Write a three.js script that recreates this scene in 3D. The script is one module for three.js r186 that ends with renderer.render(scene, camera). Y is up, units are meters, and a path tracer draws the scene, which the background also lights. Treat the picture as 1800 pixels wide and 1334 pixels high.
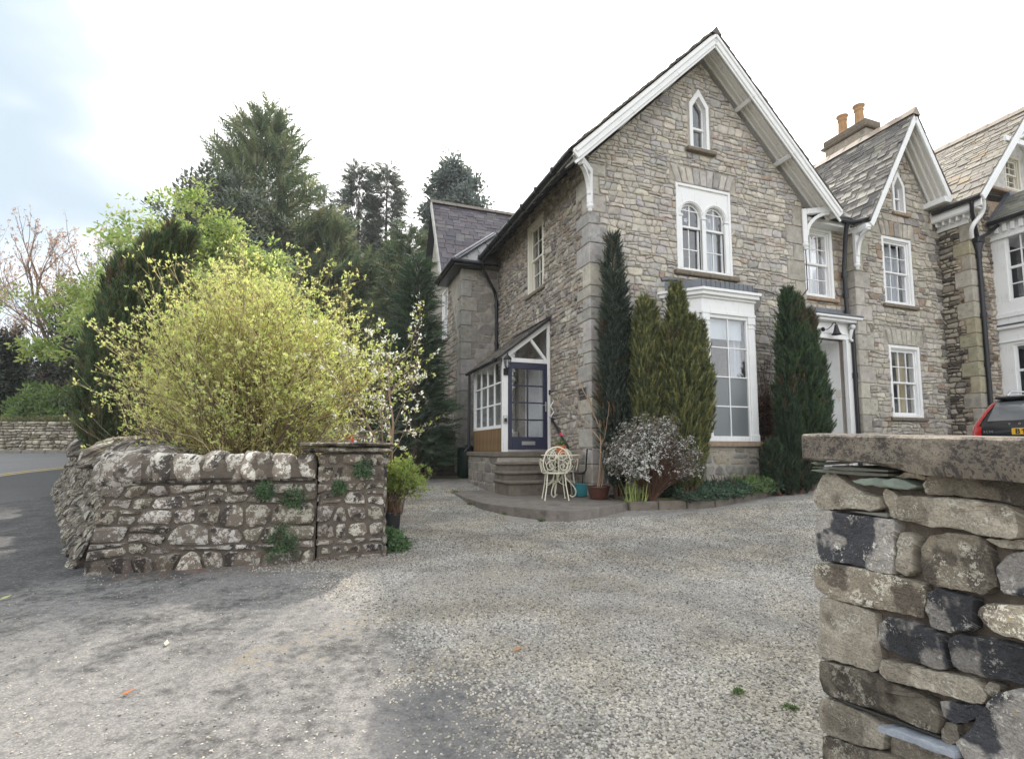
import * as THREE from 'three';
import { ImprovedNoise } from 'three/addons/math/ImprovedNoise.js';
import { FontLoader } from 'three/addons/loaders/FontLoader.js';
import { toCreasedNormals } from 'three/addons/utils/BufferGeometryUtils.js';
import { TextGeometry } from 'three/addons/geometries/TextGeometry.js';

// ---------------------------------------------------------------- camera, sky, sun, exposure
const scene = new THREE.Scene();
const EYE = 1.35, F = 926;
const camera = new THREE.PerspectiveCamera(2 * Math.atan(667 / F) * 180 / Math.PI, 1800 / 1334, 0.05, 900);
camera.position.set(0, EYE, 0);
camera.rotation.x = Math.atan(82 / F);
camera.setViewOffset(1800, 1334, 0, -41, 1800, 1334);

const SUN_AZ = 9.6 * Math.PI / 180, SUN_EL = 42 * Math.PI / 180;
const sunDir = new THREE.Vector3(Math.sin(SUN_AZ) * Math.cos(SUN_EL), Math.sin(SUN_EL), -Math.cos(SUN_AZ) * Math.cos(SUN_EL));
const sun = new THREE.DirectionalLight(new THREE.Color().setRGB(1, 0.93, 0.84), 2.25);
sun.position.copy(sunDir).multiplyScalar(60);
sun.castShadow = true;
sun.shadow.mapSize.set(4096, 4096);
Object.assign(sun.shadow.camera, { left: -30, right: 30, top: 30, bottom: -30, near: 1, far: 140 });
sun.shadow.radius = 3.5;
sun.shadow.bias = -0.0005;
scene.add(sun); scene.add(sun.target);
const renderer = new THREE.WebGLRenderer({ antialias: true });
renderer.toneMapping = THREE.LinearToneMapping;
renderer.toneMappingExposure = 2.75;
renderer.shadowMap.enabled = true;
scene.fog = new THREE.FogExp2(new THREE.Color().setRGB(0.92, 0.95, 1.0), 0.0007);

// ---------------------------------------------------------------- helpers
const rng = (a) => () => { a = (a + 0x6d2b79f5) | 0; let t = Math.imul(a ^ (a >>> 15), 1 | a); t = (t + Math.imul(t ^ (t >>> 7), 61 | t)) ^ t; return ((t ^ (t >>> 14)) >>> 0) / 4294967296; };
const lerp = (a, b, t) => a + (b - a) * t, clamp = (x, a = 0, b = 1) => Math.min(b, Math.max(a, x));
const sstep = (a, b, x) => { const t = clamp((x - a) / (b - a)); return t * t * (3 - 2 * t); };
const V3 = (x, y, z) => new THREE.Vector3(x, y, z);
const PN = new ImprovedNoise();
const n3 = (x, y, z) => PN.noise(x, y, z);
const fbm = (x, y, z, o = 3) => { let s = 0, a = 0.5; for (let i = 0; i < o; i++) { s += a * PN.noise(x, y, z); x *= 2.03; y *= 2.03; z *= 2.03; a *= 0.5; } return s; };
const h1 = (n) => { const s = Math.sin(n * 127.1) * 43758.5453; return s - Math.floor(s); };
const vn1 = (x) => { const i = Math.floor(x), f = x - i, t = f * f * (3 - 2 * f); return lerp(h1(i), h1(i + 1), t) * 2 - 1; };

// sky: thin bright veil round the sun, pale blue to its sides
{
  const W = 1024, H = 512, d = new Float32Array(W * H * 4);
  for (let j = 0; j < H; j++) for (let i = 0; i < W; i++) {
    const el = ((j + 0.5) / H - 0.5) * Math.PI, ph = ((i + 0.5) / W - 0.5) * 2 * Math.PI;
    const x = Math.cos(ph) * Math.cos(el), y = Math.sin(el), z = Math.sin(ph) * Math.cos(el);
    const c = x * sunDir.x + y * sunDir.y + z * sunDir.z, a = Math.acos(clamp(c, -1, 1)) * 57.3;
    const veil = fbm(x * 2.2 + 5, y * 5 + 2, z * 2.2, 5);
    let w = 1 - sstep(24, 46, a + veil * 14);
    w = Math.max(w, 0.4 * sstep(-0.1, 0.35, veil), 0.62 * sstep(60, 105, a));  // unseen sky behind the camera whitened to brighten the shaded house fronts
    w = Math.max(w, 0.6 * (1 - sstep(0.02, 0.24, y)));
    const g = 1 + 0.25 * Math.exp(-a * a / 500);
    const k = (j * W + i) * 4;
    const bb = sstep(60, 110, a), blue = [lerp(0.26, 0.36, bb), lerp(0.308, 0.44, bb), lerp(0.352, 0.56, bb)];
    for (let q = 0; q < 3; q++) {
      const white = [1.0, 0.975, 0.94][q] * g;
      let v = lerp(blue[q], white, w);
      if (y < 0) v = lerp(v, 0.3, clamp(-y * 8));
      d[k + q] = v;
    }
    d[k + 3] = 1;
  }
  const t = new THREE.DataTexture(d, W, H, THREE.RGBAFormat, THREE.FloatType);
  t.mapping = THREE.EquirectangularReflectionMapping; t.magFilter = THREE.LinearFilter; t.needsUpdate = true;
  scene.background = t; scene.environment = t;
}

// terrain height: the drive climbs from the road to the house
const ground = (x, z) => {
  const d = -z;
  let g = 0.043 * Math.min(d, 12);
  if (d > 12) g += 0.085 * (Math.min(d, 20) - 12);
  if (d > 24 && x < -6) g += 0.5 * sstep(24, 34, d);
  g += 0.05 * clamp(x - 3, 0, 8) * sstep(3, 7, d);
  if (d < 0) g = 0;
  return g;
};

// names
const used = {};
const numbered = (n) => { const k = used[n] = (used[n] ?? -1) + 1; return k ? n + '_' + String(k).padStart(3, '0') : n; };
function thing(name, label, category, pos = [0, 0, 0], turn = 0, group) {
  const o = new THREE.Group(); o.name = numbered(name); o.position.set(...pos); o.rotation.y = turn;
  o.userData = { label, category }; if (group) o.userData.group = group;
  scene.add(o); return o;
}
function part(name, parent, label) { const g = new THREE.Group(); g.name = name; if (label) g.userData.label = label; parent.add(g); return g; }

// mesh builder: collects triangles, builds ONE named mesh
class MB {
  constructor() { this.p = []; this.n = []; this.t = []; this.i = []; this.c = []; this.col = null; this.M = null; this.uo = [0, 0]; }
  at(m) { this.M = m; this.flip = !!m && m.determinant() < 0; this.N = m ? new THREE.Matrix3().getNormalMatrix(m) : null; return this; }
  color(c) { this.col = c; return this; }
  tri(a, b, c) { this.flip ? this.i.push(a, c, b) : this.i.push(a, b, c); }
  vert(x, y, z, nx, ny, nz, u, v) {
    if (this.M) {
      const e = this.M.elements, X = e[0] * x + e[4] * y + e[8] * z + e[12], Y = e[1] * x + e[5] * y + e[9] * z + e[13], Z = e[2] * x + e[6] * y + e[10] * z + e[14];
      const q = this.N.elements, a = q[0] * nx + q[3] * ny + q[6] * nz, b = q[1] * nx + q[4] * ny + q[7] * nz, c = q[2] * nx + q[5] * ny + q[8] * nz, l = Math.hypot(a, b, c) || 1;
      x = X; y = Y; z = Z; nx = a / l; ny = b / l; nz = c / l;
    }
    this.p.push(x, y, z); this.n.push(nx, ny, nz); this.t.push(u, v);
    if (this.col) this.c.push(this.col[0], this.col[1], this.col[2]);
    return this.p.length / 3 - 1;
  }
  face(...pts) { // flat polygon, counter-clockwise from outside, uv in metres
    const [a, b] = pts, c = pts[2];
    let ux = b[0] - a[0], uy = b[1] - a[1], uz = b[2] - a[2], vx = c[0] - a[0], vy = c[1] - a[1], vz = c[2] - a[2];
    let nx = uy * vz - uz * vy, ny = uz * vx - ux * vz, nz = ux * vy - uy * vx; const l = Math.hypot(nx, ny, nz) || 1; nx /= l; ny /= l; nz /= l;
    const ax = Math.abs(nx), ay = Math.abs(ny), az = Math.abs(nz), id = [];
    for (const q of pts) {
      const u = ax > ay && ax > az ? q[2] : q[0], v = ay >= ax && ay > az ? q[2] : q[1];
      id.push(this.vert(q[0], q[1], q[2], nx, ny, nz, u + this.uo[0], v + this.uo[1]));
    }
    for (let k = 2; k < id.length; k++) this.tri(id[0], id[k - 1], id[k]);
    return this;
  }
  box(x0, x1, y0, y1, z0, z1, c = 0) { // chamfered box
    if (c <= 0) {
      this.face([x0, y0, z1], [x1, y0, z1], [x1, y1, z1], [x0, y1, z1]); this.face([x1, y0, z0], [x0, y0, z0], [x0, y1, z0], [x1, y1, z0]);
      this.face([x1, y0, z1], [x1, y0, z0], [x1, y1, z0], [x1, y1, z1]); this.face([x0, y0, z0], [x0, y0, z1], [x0, y1, z1], [x0, y1, z0]);
      this.face([x0, y1, z1], [x1, y1, z1], [x1, y1, z0], [x0, y1, z0]); this.face([x0, y0, z0], [x1, y0, z0], [x1, y0, z1], [x0, y0, z1]);
      return this;
    }
    c = Math.min(c, (x1 - x0) * 0.45, (y1 - y0) * 0.45, (z1 - z0) * 0.45);
    const X = [x0, x1], Y = [y0, y1], Z = [z0, z1], s = [c, -c];
    const P = (i, j, k, ax) => { const q = [X[i], Y[j], Z[k]]; if (ax !== 0) q[0] += s[i]; if (ax !== 1) q[1] += s[j]; if (ax !== 2) q[2] += s[k]; return q; };
    const f = (pts, n) => { // orient by outward normal
      const [a, b, d] = pts, u = [b[0] - a[0], b[1] - a[1], b[2] - a[2]], v = [d[0] - a[0], d[1] - a[1], d[2] - a[2]];
      const m = [u[1] * v[2] - u[2] * v[1], u[2] * v[0] - u[0] * v[2], u[0] * v[1] - u[1] * v[0]];
      this.face(...(m[0] * n[0] + m[1] * n[1] + m[2] * n[2] < 0 ? pts.reverse() : pts));
    };
    const sg = [-1, 1];
    for (let a = 0; a < 2; a++) {
      f([P(a, 0, 0, 0), P(a, 1, 0, 0), P(a, 1, 1, 0), P(a, 0, 1, 0)], [sg[a], 0, 0]);
      f([P(0, a, 0, 1), P(1, a, 0, 1), P(1, a, 1, 1), P(0, a, 1, 1)], [0, sg[a], 0]);
      f([P(0, 0, a, 2), P(1, 0, a, 2), P(1, 1, a, 2), P(0, 1, a, 2)], [0, 0, sg[a]]);
      for (let b = 0; b < 2; b++) {
        f([P(a, b, 0, 0), P(a, b, 1, 0), P(a, b, 1, 1), P(a, b, 0, 1)], [sg[a], sg[b], 0]);
        f([P(a, 0, b, 0), P(a, 1, b, 0), P(a, 1, b, 2), P(a, 0, b, 2)], [sg[a], 0, sg[b]]);
        f([P(0, a, b, 1), P(1, a, b, 1), P(1, a, b, 2), P(0, a, b, 2)], [0, sg[a], sg[b]]);
        for (let k = 0; k < 2; k++) f([P(a, b, k, 0), P(a, b, k, 1), P(a, b, k, 2)], [sg[a], sg[b], sg[k]]);
      }
    }
    return this;
  }
  beam(p, q, w, h, c = 0, up = [0, 1, 0]) { // box from p to q, w across, h along the up side
    const a = V3(...p), b = V3(...q), y = b.clone().sub(a), L = y.length(); y.normalize();
    let x = new THREE.Vector3().crossVectors(y, V3(...up)); if (x.lengthSq() < 1e-6) x.set(1, 0, 0); x.normalize();
    const z = new THREE.Vector3().crossVectors(x, y), m = new THREE.Matrix4().makeBasis(x, y, z).setPosition(a), keep = this.M;
    this.at(keep ? keep.clone().multiply(m) : m); this.box(-w / 2, w / 2, 0, L, -h / 2, h / 2, c); this.at(keep); return this;
  }
  tube(pts, r0, r1, sides = 5, cap = true) {
    const P = pts.map((q) => (q.isVector3 ? q : V3(...q))), n = P.length, t = V3(0, 0, 0), x = V3(0, 0, 0), y = V3(0, 0, 0), rings = []; let len = 0, prev = null;
    for (let k = 0; k < n; k++) {
      t.subVectors(P[Math.min(k + 1, n - 1)], P[Math.max(k - 1, 0)]).normalize();
      if (!prev) { prev = Math.abs(t.y) < 0.9 ? V3(0, 1, 0) : V3(1, 0, 0); }
      x.crossVectors(prev, t); if (x.lengthSq() < 1e-8) x.set(1, 0, 0).cross(t); x.normalize(); y.crossVectors(t, x); prev = y.clone();
      const r = Array.isArray(r0) ? r0[k] : lerp(r0, r1, k / (n - 1)); if (k) len += P[k].distanceTo(P[k - 1]);
      const ring = [];
      for (let s = 0; s <= sides; s++) {
        const a = s / sides * Math.PI * 2, c = Math.cos(a), q = Math.sin(a), nx = x.x * c + y.x * q, ny = x.y * c + y.y * q, nz = x.z * c + y.z * q;
        ring.push(this.vert(P[k].x + nx * r, P[k].y + ny * r, P[k].z + nz * r, nx, ny, nz, s / sides * Math.max(0.1, r * 6.28), len));
      }
      rings.push(ring);
    }
    for (let k = 0; k < n - 1; k++) for (let s = 0; s < sides; s++) { const a = rings[k][s], b = rings[k][s + 1], c = rings[k + 1][s + 1], d = rings[k + 1][s]; this.tri(a, b, c); this.tri(a, c, d); }
    if (cap) for (const k of [0, n - 1]) { const q = rings[k]; for (let s = 1; s < sides - 1; s++) k ? this.tri(q[0], q[s], q[s + 1]) : this.tri(q[0], q[s + 1], q[s]); }
    return this;
  }
  lathe(prof, seg = 16, cx = 0, cy = 0, cz = 0) { this.geo(new THREE.LatheGeometry(prof.map((q) => new THREE.Vector2(q[0], q[1])), seg), new THREE.Matrix4().makeTranslation(cx, cy, cz)); return this; }
  geo(g, m) {
    const P = g.attributes.position, N = g.attributes.normal, T = g.attributes.uv, keep = this.M, base = this.p.length / 3;
    if (m) this.at(keep ? keep.clone().multiply(m) : m);
    for (let k = 0; k < P.count; k++) this.vert(P.getX(k), P.getY(k), P.getZ(k), N.getX(k), N.getY(k), N.getZ(k), T ? T.getX(k) : 0, T ? T.getY(k) : 0);
    const I = g.index, n = I ? I.count : P.count, ix = (k) => base + (I ? I.getX(k) : k); for (let k = 0; k < n; k += 3) this.tri(ix(k), ix(k + 1), ix(k + 2));
    this.at(keep); return this;
  }
  geometry() {
    const g = new THREE.BufferGeometry();
    g.setAttribute('position', new THREE.Float32BufferAttribute(this.p, 3)); g.setAttribute('normal', new THREE.Float32BufferAttribute(this.n, 3)); g.setAttribute('uv', new THREE.Float32BufferAttribute(this.t, 2));
    if (this.c.length) g.setAttribute('color', new THREE.Float32BufferAttribute(this.c, 3));
    g.setIndex(this.i); return g;
  }
  build(name, mat, parent, label) {
    const o = new THREE.Mesh(this.geometry(), mat); o.name = name; o.castShadow = o.receiveShadow = true;
    if (label) o.userData.label = label;
    parent.add(o); return o;
  }
}
const mat4 = (x = 0, y = 0, z = 0, ry = 0, rx = 0, rz = 0) => new THREE.Matrix4().makeRotationFromEuler(new THREE.Euler(rx, ry, rz, 'YXZ')).setPosition(x, y, z);
const basis = (x, y, z, p) => new THREE.Matrix4().makeBasis(V3(...x), V3(...y), V3(...z)).setPosition(...p);
function structure(o) { o.userData.kind = 'structure'; return o; }
function solo(mb, name, mat, label, category, group) { const o = mb.build(numbered(name), mat, scene); o.userData = { label, category }; if (group) o.userData.group = group; return o; }
function instanced(name, geo, mat, parent, list, kind) { // list of [Matrix4, [r,g,b]]
  const o = new THREE.InstancedMesh(geo, mat, list.length), c = new THREE.Color();
  for (let k = 0; k < list.length; k++) { o.setMatrixAt(k, list[k][0]); if (list[k][1]) o.setColorAt(k, c.setRGB(...list[k][1])); }
  o.name = name; o.castShadow = o.receiveShadow = true; o.userData.kind = 'stuff'; parent.add(o); return o;
}

// ---------------------------------------------------------------- textures
function tileNoise(N, cells, seed) { // periodic value noise, 0..1
  const g = new Float32Array(cells * cells), r = rng(seed), out = new Float32Array(N * N); for (let k = 0; k < g.length; k++) g[k] = r();
  const ix = new Int32Array(N), fx = new Float32Array(N);
  for (let k = 0; k < N; k++) { const q = k / N * cells; ix[k] = Math.floor(q); const f = q - ix[k]; fx[k] = f * f * (3 - 2 * f); }
  for (let y = 0; y < N; y++) {
    const a = ix[y] * cells, b = ((ix[y] + 1) % cells) * cells;
    for (let x = 0; x < N; x++) { const c = ix[x], d = (c + 1) % cells, t = fx[x]; out[y * N + x] = lerp(lerp(g[a + c], g[a + d], t), lerp(g[b + c], g[b + d], t), fx[y]); }
  }
  return out;
}
function tileFbm(N, cells, oct, seed, gain = 0.5) {
  const out = new Float32Array(N * N); let a = 1, tot = 0;
  for (let o = 0; o < oct && cells <= N; o++, cells *= 2, a *= gain) { const n = tileNoise(N, cells, seed + o * 77); for (let k = 0; k < out.length; k++) out[k] += a * n[k]; tot += a; }
  for (let k = 0; k < out.length; k++) out[k] /= tot; return out;
}
const toS = (v) => Math.round(255 * clamp(v <= 0.0031308 ? v * 12.92 : 1.055 * Math.pow(v, 1 / 2.4) - 0.055));
function tex(N, f, srgb = true, H = N) { // f(i) -> linear rgb or grey
  const d = new Uint8Array(N * H * 4);
  for (let k = 0; k < N * H; k++) { const v = f(k), c = typeof v === 'number' ? [v, v, v] : v; for (let q = 0; q < 3; q++) d[k * 4 + q] = srgb ? toS(c[q]) : Math.round(255 * clamp(c[q])); d[k * 4 + 3] = 255; }
  const t = new THREE.DataTexture(d, N, H, THREE.RGBAFormat); t.wrapS = t.wrapT = THREE.RepeatWrapping; t.magFilter = THREE.LinearFilter; t.minFilter = THREE.LinearMipmapLinearFilter;
  if (srgb) t.colorSpace = THREE.SRGBColorSpace; t.needsUpdate = true; return t;
}
const rep = (t, sx, sy = sx) => { const c = t.clone(); c.repeat.set(sx, sy); c.needsUpdate = true; return c; };
function tileNoise2(N, cx, cy, seed) { const g = new Float32Array(cx * cy), r = rng(seed), out = new Float32Array(N * N); for (let k = 0; k < g.length; k++) g[k] = r(); for (let y = 0; y < N; y++) { const v = y / N * cy, j = Math.floor(v), t = v - j, T = t * t * (3 - 2 * t); for (let x = 0; x < N; x++) { const u = x / N * cx, i = Math.floor(u), s = u - i, S = s * s * (3 - 2 * s), i1 = (i + 1) % cx, j1 = (j + 1) % cy; out[y * N + x] = lerp(lerp(g[j * cx + i], g[j * cx + i1], S), lerp(g[j1 * cx + i], g[j1 * cx + i1], S), T); } } return out; }
const N1 = 768;
const nA = tileFbm(N1, 6, 6, 11), nB = tileFbm(N1, 24, 5, 23, 0.7), nC = tileFbm(N1, 12, 6, 37), nD = tileFbm(N1, 96, 3, 51, 0.8), nE = tileFbm(N1, 4, 5, 67), nL = (() => { const p = tileNoise2(N1, 5, 48, 81), q = tileNoise2(N1, 14, 130, 82); return p.map((v, k) => 0.6 * v + 0.4 * q[k]); })();
const mix3 = (a, b, t) => [lerp(a[0], b[0], t), lerp(a[1], b[1], t), lerp(a[2], b[2], t)];
// multiplicative stone grain with specks and soft patches
const texGrain = tex(N1, (k) => { let v = 0.62 + 0.42 * nC[k] + 0.35 * (nD[k] - 0.5) + 0.3 * (nA[k] - 0.5); const l = sstep(0.6, 0.68, nB[k]); const dk = sstep(0.63, 0.72, nA[k]); v *= 1 - 0.3 * dk; return [v * (1 + 0.1 * l), v * (1 + 0.09 * l), v * (1 + 0.03 * l)]; });
const bumpGrain = tex(N1, (k) => 0.5 * nC[k] + 0.5 * nB[k], false);
// old wall stone: dark crust with pale lichen
const texLichen = tex(N1, (k) => { const m = sstep(0.49, 0.57, nC[k] * 0.38 + nB[k] * 0.4 + nD[k] * 0.22), dk = sstep(0.54, 0.62, nE[k]); let c = mix3([0.155, 0.133, 0.11], [0.05, 0.043, 0.038], dk); c = mix3(c, [0.47, 0.455, 0.415], m * 0.85); const s = 0.7 + 0.6 * nD[k]; return c.map((v) => v * s); });
// big gate stones: buff, charcoal patches, specks of white and ochre lichen
const buff = (base, dark, amt, spot) => tex(N1, (k) => {
  const d = sstep(0.52 - amt, 0.6 - amt, nE[k] * 0.8 + nC[k] * 0.2); let c = mix3(base, dark, d);
  c = c.map((v) => v * (0.42 + 0.5 * nC[k] + 0.75 * (nD[k] - 0.25) + 0.1 * nL[k])); { const cr = Math.abs(nB[k] - 0.5); if (cr < 0.012 && nE[k] > 0.5) c = c.map((v) => v * 0.55); }
  const w = sstep(0.58 - spot, 0.64 - spot, nB[k] * 0.6 + nD[k] * 0.4) * sstep(0.44, 0.58, nA[k]); c = mix3(c, [0.55, 0.53, 0.46], w * 0.8);
  const o = sstep(0.7, 0.78, nA[(k * 7 + 13) % nA.length] * 0.4 + nB[(k + N1 * 200) % nB.length] * 0.6); return mix3(c, [0.42, 0.27, 0.06], o * 0.6);
});
const texBuff = buff([0.40, 0.36, 0.30], [0.25, 0.22, 0.18], -0.02, 0.0), texChar = buff([0.30, 0.275, 0.245], [0.05, 0.05, 0.055], 0.09, 0.01), texMoss = buff([0.26, 0.23, 0.185], [0.115, 0.098, 0.08], 0.05, 0.07);
const texCop = tex(N1, (k) => { const d = sstep(0.42, 0.6, nB[k] * 0.4 + nD[k] * 0.6), m = sstep(0.38, 0.6, nE[k]); return mix3([0.27, 0.24, 0.20], [0.05, 0.044, 0.042], clamp(d * 0.7 + m * 0.4)).map((v) => v * (0.4 + 1.2 * nD[k])); });
const bumpBed = tex(N1, (k) => 0.22 * nL[k] + 0.45 * nC[k] + 0.33 * nD[k], false);
const bumpRough = tex(N1, (k) => 0.45 * nA[k] + 0.35 * nC[k] + 0.2 * nD[k], false);
const texFine = tex(512, (k) => 0.8 + 0.25 * nD[(k * 3) % nD.length], true);
const texWood = (() => { const W = 256, r = rng(5), st = Array.from({ length: 16 }, () => 0.75 + 0.4 * r()); const a = tileNoise(W, 64, 8), b = tileNoise(W, 4, 9); return tex(W, (k) => { const x = k % W, y = (k / W) | 0, p = x / W * 16, f = p % 1, g = a[((y >> 3) * W + x) % a.length]; const v = st[p | 0] * (0.7 + 0.5 * g) * (0.85 + 0.3 * b[k]) * (f < 0.08 ? 0.45 : 1); return [0.19 * v, 0.115 * v, 0.048 * v]; }); })();
const texPaint = (() => { const st = tileNoise2(N1, 70, 5, 91), s2 = tileNoise2(N1, 160, 9, 92); return tex(N1, (k) => { const g = sstep(0.62, 0.9, st[k] * 0.6 + s2[k] * 0.4) * sstep(0.4, 0.65, nA[k]); const v = 1 - 0.05 * nC[k] - 0.22 * g; return [v, v * (1 - 0.02 * g), v * (1 - 0.06 * g)]; }); })();
const texSlate = tex(512, (k) => { const x = k % 512, y = (k / 512) | 0, q = (y % N1) * N1 + x; const v = 0.62 + 0.5 * nC[q] + 0.3 * (nD[q] - 0.5), w = sstep(0.62, 0.72, nB[q]) * 0.5; return [v + w, v + w, v + w * 0.8]; });

// ---------------------------------------------------------------- materials
const std = (o) => new THREE.MeshStandardMaterial({ roughness: 0.9, ...o });
const rgb = (r, g, b) => new THREE.Color().setRGB(r, g, b);
const M = {
  stone: std({ vertexColors: true, map: rep(texGrain, 1.1), bumpMap: rep(bumpGrain, 1.1), bumpScale: 0.006, roughness: 0.95 }),
  mortar: std({ color: rgb(0.45, 0.41, 0.355), map: rep(texGrain, 0.9), bumpMap: rep(bumpGrain, 1.6), bumpScale: 0.012, roughness: 1 }),
  mortarDark: std({ color: rgb(0.15, 0.12, 0.095), map: rep(texGrain, 0.9), bumpMap: rep(bumpRough, 2), bumpScale: 0.02, roughness: 1 }),
  mortarPink: std({ color: rgb(0.15, 0.125, 0.10), map: rep(texGrain, 1.3), bumpMap: rep(bumpRough, 2), bumpScale: 0.02, roughness: 1 }),
  lichen: std({ vertexColors: true, map: rep(texLichen, 1.5), bumpMap: rep(bumpRough, 1.5), bumpScale: 0.016, roughness: 1 }),
  buff: std({ vertexColors: true, map: rep(texBuff, 1.9), bumpMap: rep(bumpBed, 1.9), bumpScale: 0.016, roughness: 0.95 }),
  char: std({ vertexColors: true, map: rep(texChar, 2.1), bumpMap: rep(bumpBed, 2.1), bumpScale: 0.016, roughness: 0.85 }),
  moss: std({ vertexColors: true, map: rep(texMoss, 2.2), bumpMap: rep(bumpBed, 2.2), bumpScale: 0.016, roughness: 0.95 }),
  cope: std({ vertexColors: true, map: rep(texCop, 1.6), bumpMap: rep(bumpRough, 3), bumpScale: 0.01, roughness: 1 }),
  slate: std({ vertexColors: true, map: rep(texSlate, 1.3), roughness: 0.62 }),
  white: std({ color: rgb(0.82, 0.82, 0.81), map: rep(texPaint, 0.8), roughness: 0.5 }),
  cream: std({ color: rgb(0.70, 0.665, 0.57), map: rep(texFine, 2), roughness: 0.6 }),
  soffit: std({ color: rgb(0.82, 0.80, 0.76), map: rep(texPaint, 0.7), roughness: 0.7 }),
  render: std({ color: rgb(0.62, 0.60, 0.56), map: rep(texGrain, 0.8), bumpMap: rep(bumpGrain, 2), bumpScale: 0.004, roughness: 0.95 }),
  tan: std({ color: rgb(0.38, 0.28, 0.20), map: rep(texGrain, 1.5), roughness: 0.95 }),
  sill: std({ color: rgb(0.22, 0.18, 0.135), map: rep(texGrain, 2), bumpMap: rep(bumpGrain, 2), bumpScale: 0.004 }),
  lead: std({ color: rgb(0.16, 0.17, 0.19), map: rep(texSlate, 1), roughness: 0.5, metalness: 0.15 }),
  iron: std({ color: rgb(0.012, 0.012, 0.016), roughness: 0.4 }),
  navy: std({ color: rgb(0.028, 0.03, 0.062), roughness: 0.4 }),
  wood: std({ map: texWood, roughness: 0.7 }),
  paving: std({ color: rgb(0.23, 0.20, 0.175), map: rep(texGrain, 0.7), bumpMap: rep(bumpRough, 0.9), bumpScale: 0.015 }),
  step: std({ color: rgb(0.20, 0.17, 0.14), map: rep(texGrain, 1), bumpMap: rep(bumpRough, 1.2), bumpScale: 0.012 }),
  glass: new THREE.MeshPhysicalMaterial({ color: rgb(0.93, 0.96, 1), transmission: 1, thickness: 0, roughness: 0.02, ior: 2.2 }),
  film: new THREE.MeshPhysicalMaterial({ color: rgb(0.20, 0.225, 0.235), transmission: 0.35, thickness: 0, roughness: 0.35, ior: 1.8 }),
  blind: new THREE.MeshPhysicalMaterial({ color: rgb(0.78, 0.82, 0.82), transmission: 0.3, thickness: 0, roughness: 1 }),
  curtain: new THREE.MeshPhysicalMaterial({ color: rgb(0.8, 0.82, 0.85), transmission: 0.35, thickness: 0, roughness: 1 }),
  curtainGold: std({ color: rgb(0.62, 0.50, 0.28), roughness: 1 }),
  dark: std({ color: rgb(0.05, 0.05, 0.055), roughness: 1 }),
  room: std({ color: rgb(0.07, 0.07, 0.07), roughness: 1 }),
  metal: std({ color: rgb(0.55, 0.55, 0.55), roughness: 0.35, metalness: 0.9 }),
  terracotta: std({ color: rgb(0.50, 0.14, 0.05), map: rep(texFine, 3), roughness: 0.8 }),
  clay: std({ color: rgb(0.50, 0.30, 0.15), map: rep(texGrain, 2), roughness: 0.9 }),
  bark: std({ vertexColors: true, map: rep(texGrain, 2.5), bumpMap: rep(bumpRough, 2.5), bumpScale: 0.02, roughness: 1 }),
  twig: std({ vertexColors: true, roughness: 0.8 }),
  leaf: new THREE.MeshPhysicalMaterial({ color: rgb(1, 1, 1), transmission: 0.5, thickness: 0, roughness: 0.95, side: THREE.DoubleSide }),
  needle: new THREE.MeshPhysicalMaterial({ color: rgb(1, 1, 1), transmission: 0.32, thickness: 0, roughness: 0.85, side: THREE.DoubleSide }),
  petal: new THREE.MeshPhysicalMaterial({ color: rgb(1, 1, 1), transmission: 0.3, thickness: 0, roughness: 0.9, side: THREE.DoubleSide }),
  pebble: std({ color: rgb(1, 1, 1), roughness: 0.95 }),
};
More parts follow.
